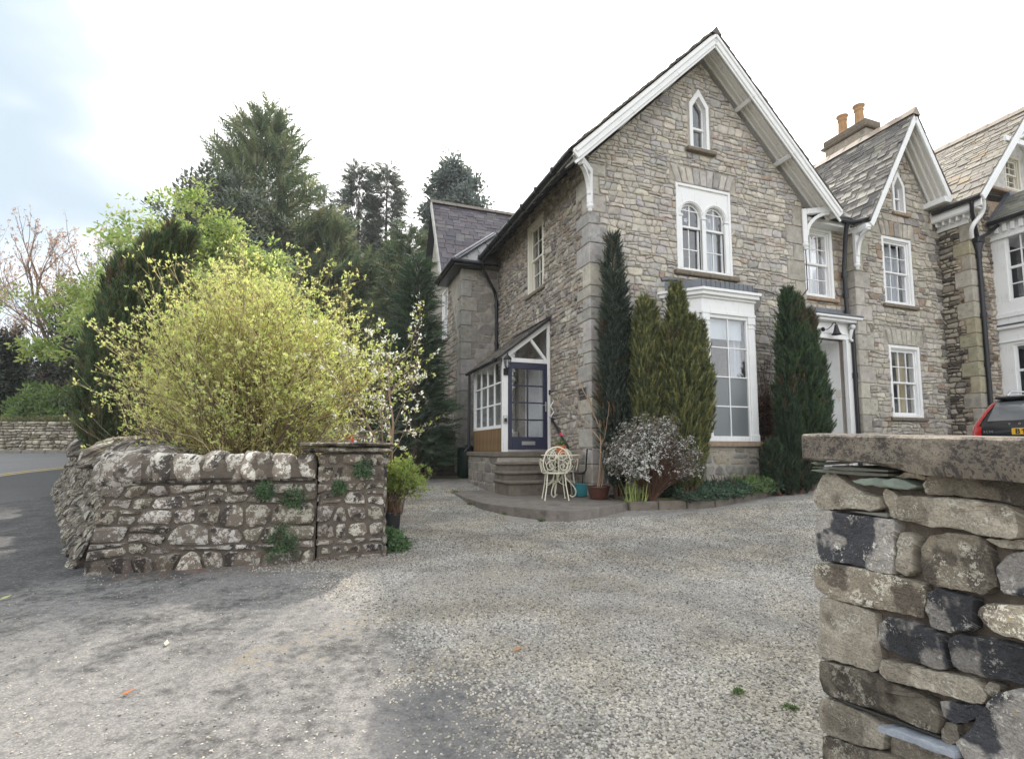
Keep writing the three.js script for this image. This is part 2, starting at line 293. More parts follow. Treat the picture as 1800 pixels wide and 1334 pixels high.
// ---------------------------------------------------------------- masonry
const area = (P) => { let s = 0; for (let i = 0; i < P.length; i++) { const a = P[i], b = P[(i + 1) % P.length]; s += a[0] * b[1] - a[1] * b[0]; } return s / 2; };
function clipPoly(P, a, b, c) { // keep a x + b y <= c
  const out = [];
  for (let i = 0; i < P.length; i++) {
    const p = P[i], q = P[(i + 1) % P.length], dp = a * p[0] + b * p[1] - c, dq = a * q[0] + b * q[1] - c;
    if (dp <= 0) out.push(p);
    if ((dp < 0 && dq > 0) || (dp > 0 && dq < 0)) { const t = dp / (dp - dq); out.push([lerp(p[0], q[0], t), lerp(p[1], q[1], t)]); }
  }
  return out;
}
function masonry(R, o) {
  const { x0, x1, y0, y1, row = [0.1, 0.2], wid = [0.16, 0.5], clips = [], holes = [], gap = 0.005, split = 0.22, wob = 0.025 } = o, out = [];
  let y = y0, k = Math.floor(R() * 1000);
  const line = (k, y) => (s) => (y <= y0 + 1e-6 || y >= y1 - 1e-6 ? y : y + wob * vn1(s * 1.7 + k * 17.3) + wob * 0.5 * vn1(s * 5.1 + k * 7.7));
  while (y < y1 - 0.02) {
    let h = lerp(row[0], row[1], R()); if (y1 - y - h < row[0] * 0.7) h = y1 - y;
    const fb = line(k, y), ft = line(++k, y + h);
    let s = x0 - R() * wid[0], sb = s, st = s;
    while (s < x1) {
      const w = lerp(wid[0], wid[1], Math.pow(R(), 1.6)) * (0.75 + 1.6 * h); let s1 = s + w; if (x1 - s1 < wid[0] * 0.5) s1 = x1;
      const last = s1 >= x1, sl = (R() - 0.5) * h * 0.5, eb = last ? x1 : s1 - sl, et = last ? x1 : s1 + sl;
      const piece = (b, t, b0, t0, b1, t1) => {
        const mk = (x, yy, dx, dy) => [x + dx, yy + dy], hh = Math.min(t(s) - b(s), w), c = () => 0.08 + 0.24 * R();
        const bl = [b0 + gap, b(b0) + gap], br = [b1 - gap, b(b1) + gap], tr = [t1 - gap, t(t1) - gap], tl = [t0 + gap, t(t0) - gap];
        const W = br[0] - bl[0]; if (W < 0.03) return;
        const cut = (p, q1, q2) => { const a = Math.min(c() * hh, 0.05), d = Math.min(c() * hh, 0.05); const u = (q) => { const l = Math.hypot(q[0] - p[0], q[1] - p[1]) || 1; return [(q[0] - p[0]) / l, (q[1] - p[1]) / l]; }, A = u(q1), B = u(q2); return [mk(p[0], p[1], A[0] * a, A[1] * a), mk(p[0], p[1], B[0] * d, B[1] * d)]; };
        const mb = [lerp(bl[0], br[0], 0.35 + 0.3 * R()), 0], mt = [lerp(tl[0], tr[0], 0.35 + 0.3 * R()), 0];
        mb[1] = b(mb[0]) + gap * (0.4 + R()); mt[1] = t(mt[0]) - gap * (0.4 + R());
        let P = [...cut(bl, tl, br), mb, ...cut(br, bl, tr), ...cut(tr, br, tl), mt, ...cut(tl, tr, bl)];
        P = clipPoly(P, -1, 0, -x0); P = P.length > 2 ? clipPoly(P, 1, 0, x1) : P;
        for (const q of clips) if (P.length > 2) P = clipPoly(P, ...q);
        for (const H of holes) {
          if (P.length < 3) break;
          let a0 = 9e9, a1 = -9e9, c0 = 9e9, c1 = -9e9; for (const q of P) { a0 = Math.min(a0, q[0]); a1 = Math.max(a1, q[0]); c0 = Math.min(c0, q[1]); c1 = Math.max(c1, q[1]); }
          if (a1 <= H[0] || a0 >= H[1] || c1 <= H[2] || c0 >= H[3]) continue;
          let best = [], ba = 0;
          for (const q of [[1, 0, H[0]], [-1, 0, -H[1]], [0, 1, H[2]], [0, -1, -H[3]]]) { const T = clipPoly(P, ...q); if (T.length > 2) { const A = area(T); if (A > ba) { ba = A; best = T; } } }
          P = best;
        }
        if (P.length > 2 && area(P) > 0.0016) out.push(P);
      };
      if (h > 0.11 && R() < split) { const f = 0.35 + 0.3 * R(), m = (x) => lerp(fb(x), ft(x), f) + 0.012 * vn1(x * 6 + k), mb = lerp(sb, st, f), me = lerp(eb, et, f); piece(fb, m, sb, mb, eb, me); piece(m, ft, mb, st, me, et); }
      else piece(fb, ft, sb, st, eb, et);
      s = s1; sb = eb; st = et;
    }
    y += h;
  }
  return out;
}
// one hewn stone: the outline set into the wall at z = -0.012, a worn arris and a faceted, slightly domed face
function addStone(mb, P, depth, R, col, bev = 0.014, rough = 0.3) {
  const n = P.length; let cx = 0, cy = 0; for (const q of P) { cx += q[0] / n; cy += q[1] / n; }
  const ins = (q, d) => { const l = Math.hypot(cx - q[0], cy - q[1]) || 1, t = Math.min(d / l, 0.6); return [lerp(q[0], cx, t), lerp(q[1], cy, t)]; };
  const tx = (R() - 0.5) * rough, ty = (R() - 0.5) * rough, zf = (x, y) => depth + ((x - cx) * tx + (y - cy) * ty) * 0.5;
  const r0 = P.map((q) => [q[0], q[1], -0.012]), r1 = P.map((q) => { const i = ins(q, bev * 0.35 * (0.5 + R())); return [i[0], i[1], Math.max(0.002, zf(i[0], i[1]) * (0.45 + 0.25 * R()))]; });
  const r2 = P.map((q) => { const i = ins(q, bev * (1 + 1.6 * R())); return [i[0], i[1], zf(i[0], i[1]) * (0.9 + 0.2 * R())]; });
  const c = [lerp(cx, P[0][0], 0.2 * R()), lerp(cy, P[0][1], 0.2 * R()), depth * (1 + 0.35 * R())];
  mb.color(col); mb.uo = [R() * 3, R() * 3];
  for (let i = 0; i < n; i++) { const j = (i + 1) % n; mb.face(r0[i], r0[j], r1[j], r1[i]); mb.face(r1[i], r1[j], r2[j]); mb.face(r1[i], r2[j], r2[i]); mb.face(r2[i], r2[j], c); }
  mb.uo = [0, 0];
}
const pick = (R, pal) => { let t = R(), i = 0; while (i < pal.length - 1 && (t -= pal[i][0]) > 0) i++; const c = pal[i], k = 0.88 + 0.24 * R(); return [c[1] * k, c[2] * k * (0.98 + 0.04 * R()), c[3] * k * (0.95 + 0.1 * R())]; };
const PAL = {
  front: [[0.36, 0.569, 0.518, 0.449], [0.28, 0.532, 0.491, 0.441], [0.19, 0.487, 0.463, 0.436], [0.1, 0.624, 0.569, 0.487], [0.03, 0.386, 0.367, 0.349], [0.02, 0.459, 0.359, 0.294], [0.02, 0.541, 0.487, 0.394]],
  side: [[0.35, 0.391, 0.340, 0.289], [0.25, 0.323, 0.289, 0.255], [0.2, 0.493, 0.451, 0.391], [0.1, 0.230, 0.212, 0.196], [0.1, 0.374, 0.297, 0.230]],
  right: [[0.38, 0.518, 0.472, 0.399], [0.26, 0.476, 0.438, 0.383], [0.2, 0.570, 0.523, 0.442], [0.08, 0.323, 0.297, 0.272], [0.03, 0.374, 0.281, 0.212]],
  stained: [[0.4, 0.408, 0.365, 0.293], [0.25, 0.255, 0.225, 0.183], [0.15, 0.085, 0.076, 0.068], [0.2, 0.476, 0.425, 0.348]],
  garden: [[0.5, 1, 0.97, 0.93], [0.3, 0.75, 0.7, 0.66], [0.2, 1.25, 1.22, 1.18]],
  dry: [[0.4, 0.42, 0.38, 0.30], [0.4, 0.30, 0.27, 0.21], [0.2, 0.56, 0.51, 0.41]],
  darkwall: [[0.6, 0.14, 0.12, 0.10], [0.4, 0.20, 0.17, 0.145]],
};
// lays stones on a wall: the largest as stones of their own, the small rest joined
function layStones(parent, polys, m, R, pal, { depth = [0.012, 0.03], keep = 300, mat = M.stone, bev, rough, tint } = {}) {
  const order = polys.map((P) => [area(P), P]).sort((a, b) => b[0] - a[0]), rest = new MB().at(m);
  order.forEach(([A, P], i) => {
    let c = pick(R, pal); if (tint) c = tint(P, c);
    const d = lerp(depth[0], depth[1], R());
    if (i < keep) { const b = new MB().at(m); addStone(b, P, d, R, c, bev, rough); b.build('stone', mat, parent); } else addStone(rest, P, d, R, c, bev, rough);
  });
  if (rest.p.length) rest.build('small_stones', mat, parent).userData.kind = 'stuff';
}
function wallCore(parent, name, shape, holes, thick, m, mat) { // slab with real openings, its face at z = 0 of m
  const s = new THREE.Shape(shape.map((q) => new THREE.Vector2(...q)));
  for (const h of holes) s.holes.push(new THREE.Path((h.length === 4 && typeof h[0] === 'number' ? [[h[0], h[2]], [h[0], h[3]], [h[1], h[3]], [h[1], h[2]]] : h).map((q) => new THREE.Vector2(...q))));
  const g = new THREE.ExtrudeGeometry(s, { depth: thick, bevelEnabled: false });
  return new MB().at(m).geo(g, new THREE.Matrix4().makeTranslation(0, 0, -thick)).build(name, mat, parent);
}
const rectPts = (x0, x1, y0, y1) => [[x0, y0], [x1, y0], [x1, y1], [x0, y1]];
// flat arch of upright stones over an opening
function voussoirs(parent, m, x0, x1, y0, y1, n, R, pal) {
  const cx = (x0 + x1) / 2;
  for (let i = 0; i < n; i++) {
    const a = lerp(x0, x1, i / n), b = lerp(x0, x1, (i + 1) / n), k = 0.22, g = 0.006, yt = y1 + 0.05 * (R() - 0.5);
    const ex = (x) => x + (x - cx) * k, P = [[a + g, y0 + g], [b - g, y0 + g], [(b + ex(b)) / 2 - g, (y0 + yt) / 2], [ex(b) - g - 0.01, yt - 0.012], [ex(b) - 0.04, yt], [ex(a) + 0.04, yt + 0.01 * R()], [ex(a) + g + 0.01, yt - 0.012]];
    const q = new MB().at(m); addStone(q, P, 0.018 + 0.012 * R(), R, pick(R, pal), 0.012, 0.2); q.build('voussoir', M.stone, parent);
  }
}
// ---------------------------------------------------------------- sash window in a reveal; x 0..w, y 0..h, wall face at z = 0
function sashWindow(parent, m, w, h, cols, rows, o = {}) {
  const g = part('window', parent), fr = new MB().at(m), ba = new MB().at(m), { trim = 0.075, back = 0.13, mat = M.white, sill = true, curtain, glass = M.glass } = o;
  fr.box(-0.0, trim, 0, h, -back, 0.012, 0.008); fr.box(w - trim, w, 0, h, -back, 0.012, 0.008); fr.box(trim, w - trim, h - trim, h, -back, 0.010, 0.008); fr.box(trim, w - trim, 0, 0.05, -back, 0.008, 0.006);
  fr.box(trim, trim + 0.03, 0.05, h - trim, -back, -0.03, 0.004); fr.box(w - trim - 0.03, w - trim, 0.05, h - trim, -back, -0.03, 0.004); fr.box(trim + 0.03, w - trim - 0.03, h - trim - 0.03, h - trim, -back, -0.03, 0.004);
  fr.build('frame', mat, g);
  const a0 = trim + 0.03, a1 = w - trim - 0.03, b0 = 0.05, b1 = h - trim - 0.03, mid = (b0 + b1) / 2, st = 0.04, br = 0.011;
  for (const [y0, y1, z] of [[mid - 0.02, b1, -0.075], [b0, mid + 0.02, -0.11]]) {
    ba.box(a0, a0 + st, y0, y1, z - 0.02, z + 0.02, 0.004); ba.box(a1 - st, a1, y0, y1, z - 0.02, z + 0.02, 0.004); ba.box(a0 + st, a1 - st, y0, y0 + (z < -0.1 ? 0.07 : 0.045), z - 0.02, z + 0.02, 0.004); ba.box(a0 + st, a1 - st, y1 - 0.045, y1, z - 0.02, z + 0.02, 0.004);
    const p0 = a0 + st, p1 = a1 - st, q0 = y0 + (z < -0.1 ? 0.07 : 0.045), q1 = y1 - 0.045, rr = rows / 2;
    for (let i = 1; i < cols; i++) { const x = lerp(p0, p1, i / cols); ba.box(x - br, x + br, q0, q1, z - 0.016, z + 0.016, 0.003); }
    for (let j = 1; j < rr; j++) { const y = lerp(q0, q1, j / rr); ba.box(p0, p1, y - br, y + br, z - 0.014, z + 0.014, 0.003); }
    for (let i = 0; i < cols; i++) for (let j = 0; j < rr; j++) { const p = new MB().at(m), x0 = lerp(p0, p1, i / cols), x1 = lerp(p0, p1, (i + 1) / cols), y0 = lerp(q0, q1, j / rr), y1 = lerp(q0, q1, (j + 1) / rr), t = (h1(i * 7 + j * 13 + w * 31) - 0.5) * 0.006; p.face([x0, y0, z - t], [x1, y0, z + t], [x1, y1, z + t], [x0, y1, z - t]); p.build('pane', glass, g); }
  }
  ba.build('glazing_bars', mat, g);
  if (sill) new MB().at(m).box(-0.07, w + 0.09, -0.085, 0.0, -0.1, 0.07, 0.012).build('sill', o.sillMat ?? M.sill, g);
  if (curtain) for (const [x0, x1, mt] of curtain) drape(g, m, x0, x1, 0.05, h - 0.1, -back - 0.12, mt ?? M.curtain);
  return g;
}
function drape(g, m, x0, x1, y0, y1, z, mat) {
  const q = new MB().at(m), n = Math.max(8, Math.round((x1 - x0) * 50)); let prev = null;
  for (let i = 0; i <= n; i++) { const x = lerp(x0, x1, i / n), zz = z + 0.03 * Math.sin(x * 48) + 0.012 * Math.sin(x * 113); const c = [[x, y0, zz], [x, y1, zz - 0.01]]; if (prev) q.face(prev[0], c[0], c[1], prev[1]); prev = c; }
  q.build('curtain', mat, g);
}
// slates laid in courses on a sloping plane: origin p at the eave, ex along the eave, es up the slope, nn outward
function slating(parent, p, ex, es, nn, L, S, { wid = 0.3, gauge = 0.22, clip, R, pal, keep = 300, thick = 0.012, name = 'slate', vary = 0 } = {}) {
  const m = basis(ex, es, nn, p), all = []; let y = 0, k = 0, g = gauge;
  while (y < S) {
    g = gauge * (1 - vary * 0.55 * y / S);
    let x = -(k % 2) * wid * 0.5 * (0.8 + 0.4 * R());
    while (x < L) { const w = wid * (0.75 + 0.5 * R()), a = Math.max(0, x) + 0.004, b = Math.min(L, x + w) - 0.004; if (b - a > 0.04 && (!clip || clip((a + b) / 2, y + g / 2))) all.push([a, b, y, Math.min(S, y + g) + 0.05, R(), R()]); x += w; }
    y += g; k++;
  }
  const rest = new MB().at(m);
  all.forEach(([a, b, y0, y1, r1, r2], i) => {
    const q = i < keep ? new MB().at(m) : rest, c = pick(R, pal), t = thick * (0.7 + 0.9 * r1), s = (r2 - 0.5) * 0.006, lift = thick * (0.7 + 0.6 * r1);
    q.color(c); q.uo = [r1 * 5, r2 * 5];
    const A = [a, y0 + s, lift], B = [b, y0 - s, lift], C = [b, y1, 0.002], D = [a, y1, 0.002], A2 = [a + 0.004, y0 + s, lift + t], B2 = [b - 0.004, y0 - s + 0.003 * r2, lift + t], C2 = [b - 0.004, y1, 0.003 + t], D2 = [a + 0.004, y1, 0.003 + t];
    q.face(A2, B2, C2, D2); q.face(A, B, B2, A2); q.face(B, C, C2, B2); q.face(D, A, A2, D2); q.face(B, A, D, C);
    if (i < keep) q.build(name, M.slate, parent);
  });
  if (rest.p.length) rest.build('small_slates', M.slate, parent).userData.kind = 'stuff';
}
const SLATE = { wing: [[0.5, 0.135, 0.115, 0.125], [0.3, 0.10, 0.09, 0.105], [0.2, 0.18, 0.165, 0.165]], mid: [[0.45, 0.165, 0.15, 0.125], [0.33, 0.11, 0.10, 0.088], [0.14, 0.27, 0.25, 0.20], [0.08, 0.06, 0.056, 0.05]], right: [[0.45, 0.22, 0.19, 0.14], [0.33, 0.16, 0.137, 0.105], [0.18, 0.28, 0.245, 0.185], [0.04, 0.26, 0.17, 0.06]], edge: [[0.6, 0.09, 0.08, 0.07], [0.4, 0.15, 0.13, 0.10]] };
// knee bracket under the eaves: wall post, arm and curved brace in the plane of (outward direction dx,dz), foot at y0, head at y1
function bracket(parent, x, z, dx, dz, reach, y0, y1) {
  const l = Math.hypot(dx, dz), ux = dx / l, uz = dz / l, m = basis([ux, 0, uz], [0, 1, 0], [-uz, 0, ux], [x, 0, z]), b = new MB().at(m), t = 0.05;
  b.box(0, 0.1, y0, y1, -t, t, 0.012); b.box(0.1, reach, y1 - 0.13, y1, -t, t, 0.012); b.box(reach - 0.04, reach + 0.02, y1 - 0.16, y1 - 0.13, -t, t, 0.01);
  const n = 9, r = Math.min(reach - 0.06, y1 - y0 - 0.3); let pr = null;
  for (let i = 0; i <= n; i++) { const a = i / n * Math.PI / 2, cx = 0.08 + r * (1 - Math.cos(a)), cy = y1 - 0.13 - (y1 - y0 - 0.3) * (1 - Math.sin(a)), nx = Math.cos(a), ny = -Math.sin(a); const q = [[cx - 0.03 * nx, cy - 0.03 * ny], [cx + 0.04 * nx, cy + 0.04 * ny]];
    if (pr) { const w = 0.035, P = (s, zz) => [s[0], s[1], zz]; b.face(P(pr[0], w), P(pr[1], w), P(q[1], w), P(q[0], w)); b.face(P(q[0], -w), P(q[1], -w), P(pr[1], -w), P(pr[0], -w)); b.face(P(pr[1], w), P(pr[1], -w), P(q[1], -w), P(q[1], w)); b.face(P(q[0], w), P(q[0], -w), P(pr[0], -w), P(pr[0], w)); } pr = q; }
  b.lathe([[0.0, -0.16], [0.03, -0.15], [0.045, -0.12], [0.03, -0.1], [0.065, -0.07], [0.07, -0.03], [0.055, 0], [0.0, 0]], 12, 0.05, y0, 0);
  b.build('eaves_bracket', M.white, parent);
}
// ---------------------------------------------------------------- houses: local x runs along the fronts, z towards the drive, y is height
const HC = [1.4465, 0, -9.5], HT = 20.2 * Math.PI / 180, HU = [Math.cos(HT), -Math.sin(HT)], HV = [-Math.sin(HT), -Math.cos(HT)];
const HW = (u, y, v) => V3(HC[0] + u * HU[0] + v * HV[0], y, HC[2] + u * HU[1] + v * HV[1]);
const I4 = new THREE.Matrix4();
const leftFace = (u) => basis([0, 0, -1], [0, 1, 0], [-1, 0, 0], [u, 0, 0]); // x = depth v, z = outward to the left ... mirrored so that x runs away
const house = thing('stone_house', 'grey stone gabled end house with twin arched window, white bargeboards and glazed bay', 'house', HC, HT, 'terraced stone houses');
{
  const R = rng(101), AX = 2.68, SL = 0.968, top = (u) => 9.46 - SL * Math.abs(u - AX);
  // front gable wall
  const fw = part('front_wall', house);
  const arch = [1.96, 3.34, 4.9, 6.72], lan = [[2.36, 7.52], [2.36, 8.5], [2.6, 8.84], [2.84, 8.5], [2.84, 7.52]];
  wallCore(fw, 'mortar', [[0, 0.3], [5.36, 0.3], [5.36, top(5.36)], [AX, top(AX)], [0, top(0)]], [arch, lan, [2.14, 3.34, 1.55, 4.0]], 0.36, mat4(0, 0, -0.004), M.mortar);
  const Q = []; let y = 0.5, k = 0;
  while (y < 6.75) { const h = 0.2 + 0.26 * R(), w = k % 2 ? 0.2 + 0.12 * R() : 0.36 + 0.2 * R(); Q.push([0, w, y, Math.min(y + h, 6.8), k % 2 ? 0.5 : 0.27]); y += h; k++; }
  for (const q of Q) { const b = new MB().color(pick(R, [[0.4, 0.47, 0.44, 0.40], [0.3, 0.40, 0.38, 0.35], [0.3, 0.49, 0.445, 0.385]])); b.uo = [R() * 4, R() * 4]; b.box(-0.022, q[1] - 0.008, q[2] + 0.004, q[3] - 0.004, -q[4], 0.02, 0.016); b.build('quoin', M.stone, fw); }
  const Q2 = []; y = 4.2; k = 0; while (y < 6.7) { const h = 0.32 + 0.16 * R(); Q2.push([k % 2 ? 5.06 : 4.85, 5.36, y, Math.min(y + h, 6.75)]); y += h; k++; }
  for (const q of Q2) { const b = new MB().color(pick(R, [[1, 0.48, 0.44, 0.375]])); b.uo = [R() * 4, R() * 4]; b.box(q[0] + 0.008, 5.375, q[2] + 0.006, q[3] - 0.006, -0.3, 0.02, 0.012); b.build('quoin', M.stone, fw); }
  const holes = [arch, [1.86, 3.5, 4.79, 4.9], [1.82, 3.5, 6.72, 7.12], [2.3, 2.9, 7.46, 8.6], [2.44, 2.76, 8.58, 8.86], [2.2, 3.0, 7.4, 7.53], [1.66, 3.82, 0.3, 4.72], ...Q, ...Q2];
  const P = masonry(R, { x0: 0, x1: 5.36, y0: 0.42, y1: 9.45, row: [0.07, 0.165], wid: [0.11, 0.36], split: 0.3, wob: 0.034, holes, clips: [[SL, 1, 9.45 + SL * AX], [-SL, 1, 9.45 - SL * AX]], gap: 0.004 });
  layStones(fw, P, I4, R, PAL.front, { keep: 290, depth: [0.012, 0.034] });
  voussoirs(fw, I4, 1.98, 3.32, 6.73, 7.08, 9, R, PAL.front);
  // side wall with its window
  const sw = part('side_wall', house), ms = leftFace(0), win = [2.1, 3.07, 5.0, 6.7];
  wallCore(sw, 'mortar', [[0.36, 0.3], [5.3, 0.3], [5.3, 7.03], [0.36, 7.03]], [win, [2.2, 3.2, 1.3, 3.4]], 0.36, basis([0, 0, -1], [0, 1, 0], [-1, 0, 0], [0.004, 0, 0]), M.mortar);
  const hs = [win, [2.0, 3.15, 4.92, 5.0], [1.76, 3.95, 0.3, 4.22], ...Q.map((q) => [0, q[4], q[2], q[3]])];
  layStones(sw, masonry(R, { x0: 0.02, x1: 5.3, y0: 0.42, y1: 7.0, row: [0.05, 0.12], wid: [0.09, 0.26], holes: hs, gap: 0.007, wob: 0.035 }), ms, R, PAL.side, { keep: 0, depth: [0.006, 0.034], rough: 0.9 });
  sashWindow(house, basis([0, 0, -1], [0, 1, 0], [-1, 0, 0], [0, 5.0, -2.1]), 0.97, 1.7, 2, 4, { trim: 0.1, mat: M.cream, back: 0.2 });
  // rest of the shell
  new MB().box(5.0, 5.36, 0.3, 6.75, -7, -0.37).box(0.0, 5.36, 0.3, 6.75, -7.3, -7.0).build('rear_wall', M.mortar, house);
  // ---- roof
  const rf = part('roof', house), RY = 9.78, e0 = -0.56, e1 = 5.98, ry = (u) => RY - SL * Math.abs(u - AX), T = 0.12;
  { const b = new MB(); for (const [a, c] of [[e0, AX], [AX, e1]]) { const ya = ry(a), yc = ry(c); const A = [a, ya, 0.46], B = [c, yc, 0.46], C = [c, yc, -9], D = [a, ya, -9], q = (p) => [p[0], p[1] - T, p[2]]; b.face(A, B, C, D); b.face(q(B), q(A), q(D), q(C)); b.face(q(A), q(B), B, A); b.face(D, C, q(C), q(D)); if (a === e0) b.face(q(D), q(A), A, D); else b.face(q(B), q(C), C, B); } b.build('roof_boarding', M.soffit, rf); }
  for (const s of [-1, 1]) { // verge slates and slate slope
    const len = (s < 0 ? AX - e0 : e1 - AX) * Math.hypot(1, SL), cs = 1 / Math.hypot(1, SL), sn = SL * cs, nn = [s * sn, cs, 0], es = [-s * cs, sn, 0], u0 = s < 0 ? e0 - 0.03 : e1 + 0.03;
    slating(rf, s < 0 ? [u0, ry(e0) + 0.0, -0.42] : [u0, ry(e1), 0.5], s < 0 ? [0, 0, 1] : [0, 0, -1], es, nn, 0.92, len + 0.02, { wid: 0.32, gauge: 0.19, R, pal: SLATE.edge, keep: 60, thick: 0.02 });
    const b = new MB().color([0.1, 0.09, 0.09]); const A = [u0, ry(s < 0 ? e0 : e1) + 0.03, -0.42], B = [AX, RY + 0.03, -0.42], C = [AX, RY + 0.03, -9], D = [u0, A[1], -9]; s < 0 ? b.face(A, B, C, D) : b.face(B, A, D, C); b.build('slate_slope', M.slate, rf);
  }
  { const b = new MB().color([0.12, 0.10, 0.085]); for (let i = 0; i < 12; i++) { const z = 0.52 - i * 0.45; b.face([AX - 0.13, RY - 0.06, z], [AX - 0.0, RY + 0.1, z], [AX + 0.13, RY - 0.06, z]); b.face([AX - 0.13, RY - 0.06, z - 0.44], [AX - 0.13, RY - 0.06, z], [AX, RY + 0.1, z], [AX, RY + 0.1, z - 0.44]); b.face([AX, RY + 0.1, z - 0.44], [AX, RY + 0.1, z], [AX + 0.13, RY - 0.06, z], [AX + 0.13, RY - 0.06, z - 0.44]); } b.build('ridge_tiles', M.slate, rf); }
  // bargeboards: two fasciae and a bead, with boarded soffit ribs behind
  for (const s of [-1, 1]) {
    const foot = s < 0 ? e0 + 0.04 : e1 - 0.02, b = new MB(), P0 = (dy, z) => [foot, ry(foot) - dy, z], P1 = (dy, z) => [AX, RY - dy, z], up = [s * SL, 1, 0];
    b.beam(P0(0.15, 0.47), P1(0.15, 0.47), 0.05, 0.16, 0.008, up); b.beam(P0(0.085, 0.505), P1(0.085, 0.505), 0.03, 0.06, 0.008, up); b.beam(P0(0.285, 0.455), P1(0.285, 0.455), 0.03, 0.05, 0.006, up);
    b.build('bargeboard', M.white, rf);
    const r = new MB(); for (const z of [0.31, 0.17, 0.04]) r.beam(P0(T + 0.03, z), P1(T + 0.03, z), 0.05, 0.05, 0.012, up); r.build('soffit_rib', M.soffit, rf);
    for (const d of [0.95, 2.0]) { const u = AX + s * d, q = new MB(), yy = ry(u) - T - 0.1; q.at(basis([1, 0, 0], [0, 1, 0], [0, 0, 1], [u, yy, 0])); q.beam([0, 0, -0.05], [0, 0, 0.40], 0.085, 0.13, 0.012, [s * SL, 1, 0]); q.beam([0, 0.0, 0.40], [0, 0.02, 0.5], 0.088, 0.1, 0.02, [s * SL, 1, 0]); q.build('purlin_end', M.white, rf); }
  }
  bracket(house, 0.02, 0.03, -0.45, 0.40, 0.52, 5.9, 6.6); bracket(house, 5.33, 0.02, 0.62, 0.38, 0.68, 5.9, 6.68);
  { const g = new MB(); g.box(-0.56, -0.53, 6.5, 6.66, -5.1, 0.4, 0.004); for (let i = 0; i < 12; i++) g.beam([-0.53, 6.5, -0.1 - i * 0.42], [0.0, 7.0, -0.1 - i * 0.42], 0.05, 0.08, 0.004, [0, 0, 1]); g.build('eaves_rafters', M.dark, house);
    const q = new MB(); q.tube([[-0.6, 6.6, 0.46], [-0.6, 6.6, -5.15]], 0.062, 0.062, 10); for (let i = 0; i < 7; i++) q.box(-0.67, -0.53, 6.53, 6.66, -0.3 - i * 0.8, -0.24 - i * 0.8, 0.004); q.build('gutter', M.iron, house); }
  // ---- twin arched window
  {
    const w = part('window', house), m = mat4(1.96, 4.9, 0), W = 1.38, H = 1.82, fr = new MB().at(m), cx = [0.385, 0.995], hw = 0.235, sp = 1.19;
    fr.box(0, 0.06, 0, H, -0.13, 0.02, 0.008); fr.box(W - 0.06, W, 0, H, -0.13, 0.02, 0.008); fr.box(0.06, W - 0.06, H - 0.06, H, -0.13, 0.022, 0.008); fr.box(0.06, W - 0.06, 0, 0.05, -0.13, 0.012, 0.006);
    // spandrel board pierced by two round arches
    const s = new THREE.Shape([[0.06, 0.05], [W - 0.06, 0.05], [W - 0.06, H - 0.06], [0.06, H - 0.06]].map((q) => new THREE.Vector2(...q)));
    for (const c of cx) { const p = new THREE.Path(); p.moveTo(c - hw - 0.02, 0.07); p.lineTo(c - hw - 0.02, sp); p.absarc(c, sp, hw + 0.02, Math.PI, 0, true); p.lineTo(c + hw + 0.02, 0.07); p.closePath(); s.holes.push(p); }
    fr.geo(new THREE.ExtrudeGeometry(s, { depth: 0.06, bevelEnabled: false, curveSegments: 18 }), new THREE.Matrix4().makeTranslation(0, 0, -0.07));
    for (const c of cx) for (const [r, zz, t] of [[hw + 0.055, -0.004, 0.014], [hw + 0.03, -0.012, 0.01]]) { const pts = []; for (let i = 0; i <= 18; i++) { const a = Math.PI * (1 - i / 18); pts.push([c + r * Math.cos(a), sp + r * Math.sin(a), zz]); } fr.tube(pts, t, t, 6); }
    for (const x of [0.105, 0.69, 1.275]) { fr.box(x - 0.05, x + 0.05, 0.05, sp - 0.06, -0.06, 0.008, 0.012); fr.box(x - 0.065, x + 0.065, sp - 0.06, sp - 0.03, -0.06, 0.02, 0.008); fr.box(x - 0.058, x + 0.058, sp - 0.03, sp + 0.0, -0.06, 0.013, 0.006); }
    fr.build('frame', M.white, w);
    const ba = new MB().at(m);
    for (const c of cx) {
      for (const [y0, y1, z] of [[0.93, sp, -0.085], [0.07, 0.97, -0.12]]) { ba.box(c - hw - 0.02, c - hw + 0.02, y0, y1, z - 0.02, z + 0.02, 0.004); ba.box(c + hw - 0.02, c + hw + 0.02, y0, y1, z - 0.02, z + 0.02, 0.004); ba.box(c - hw, c + hw, y0, y0 + 0.045, z - 0.02, z + 0.022, 0.004); ba.box(c - 0.012, c + 0.012, y0, z > -0.1 ? sp + hw : y1, z - 0.015, z + 0.015, 0.003); }
      ba.box(c - hw, c + hw, 0.94, 0.98, -0.14, -0.1, 0.004); for (const y of [0.5, 1.3]) ba.box(c - hw, c + hw, y - 0.012, y + 0.012, y > 1 ? -0.1 : -0.135, y > 1 ? -0.07 : -0.105, 0.003);
      const pts = []; for (let i = 0; i <= 18; i++) { const a = Math.PI * (1 - i / 18); pts.push([c + hw * Math.cos(a), sp + hw * Math.sin(a), -0.085]); } ba.tube(pts, 0.02, 0.02, 6);
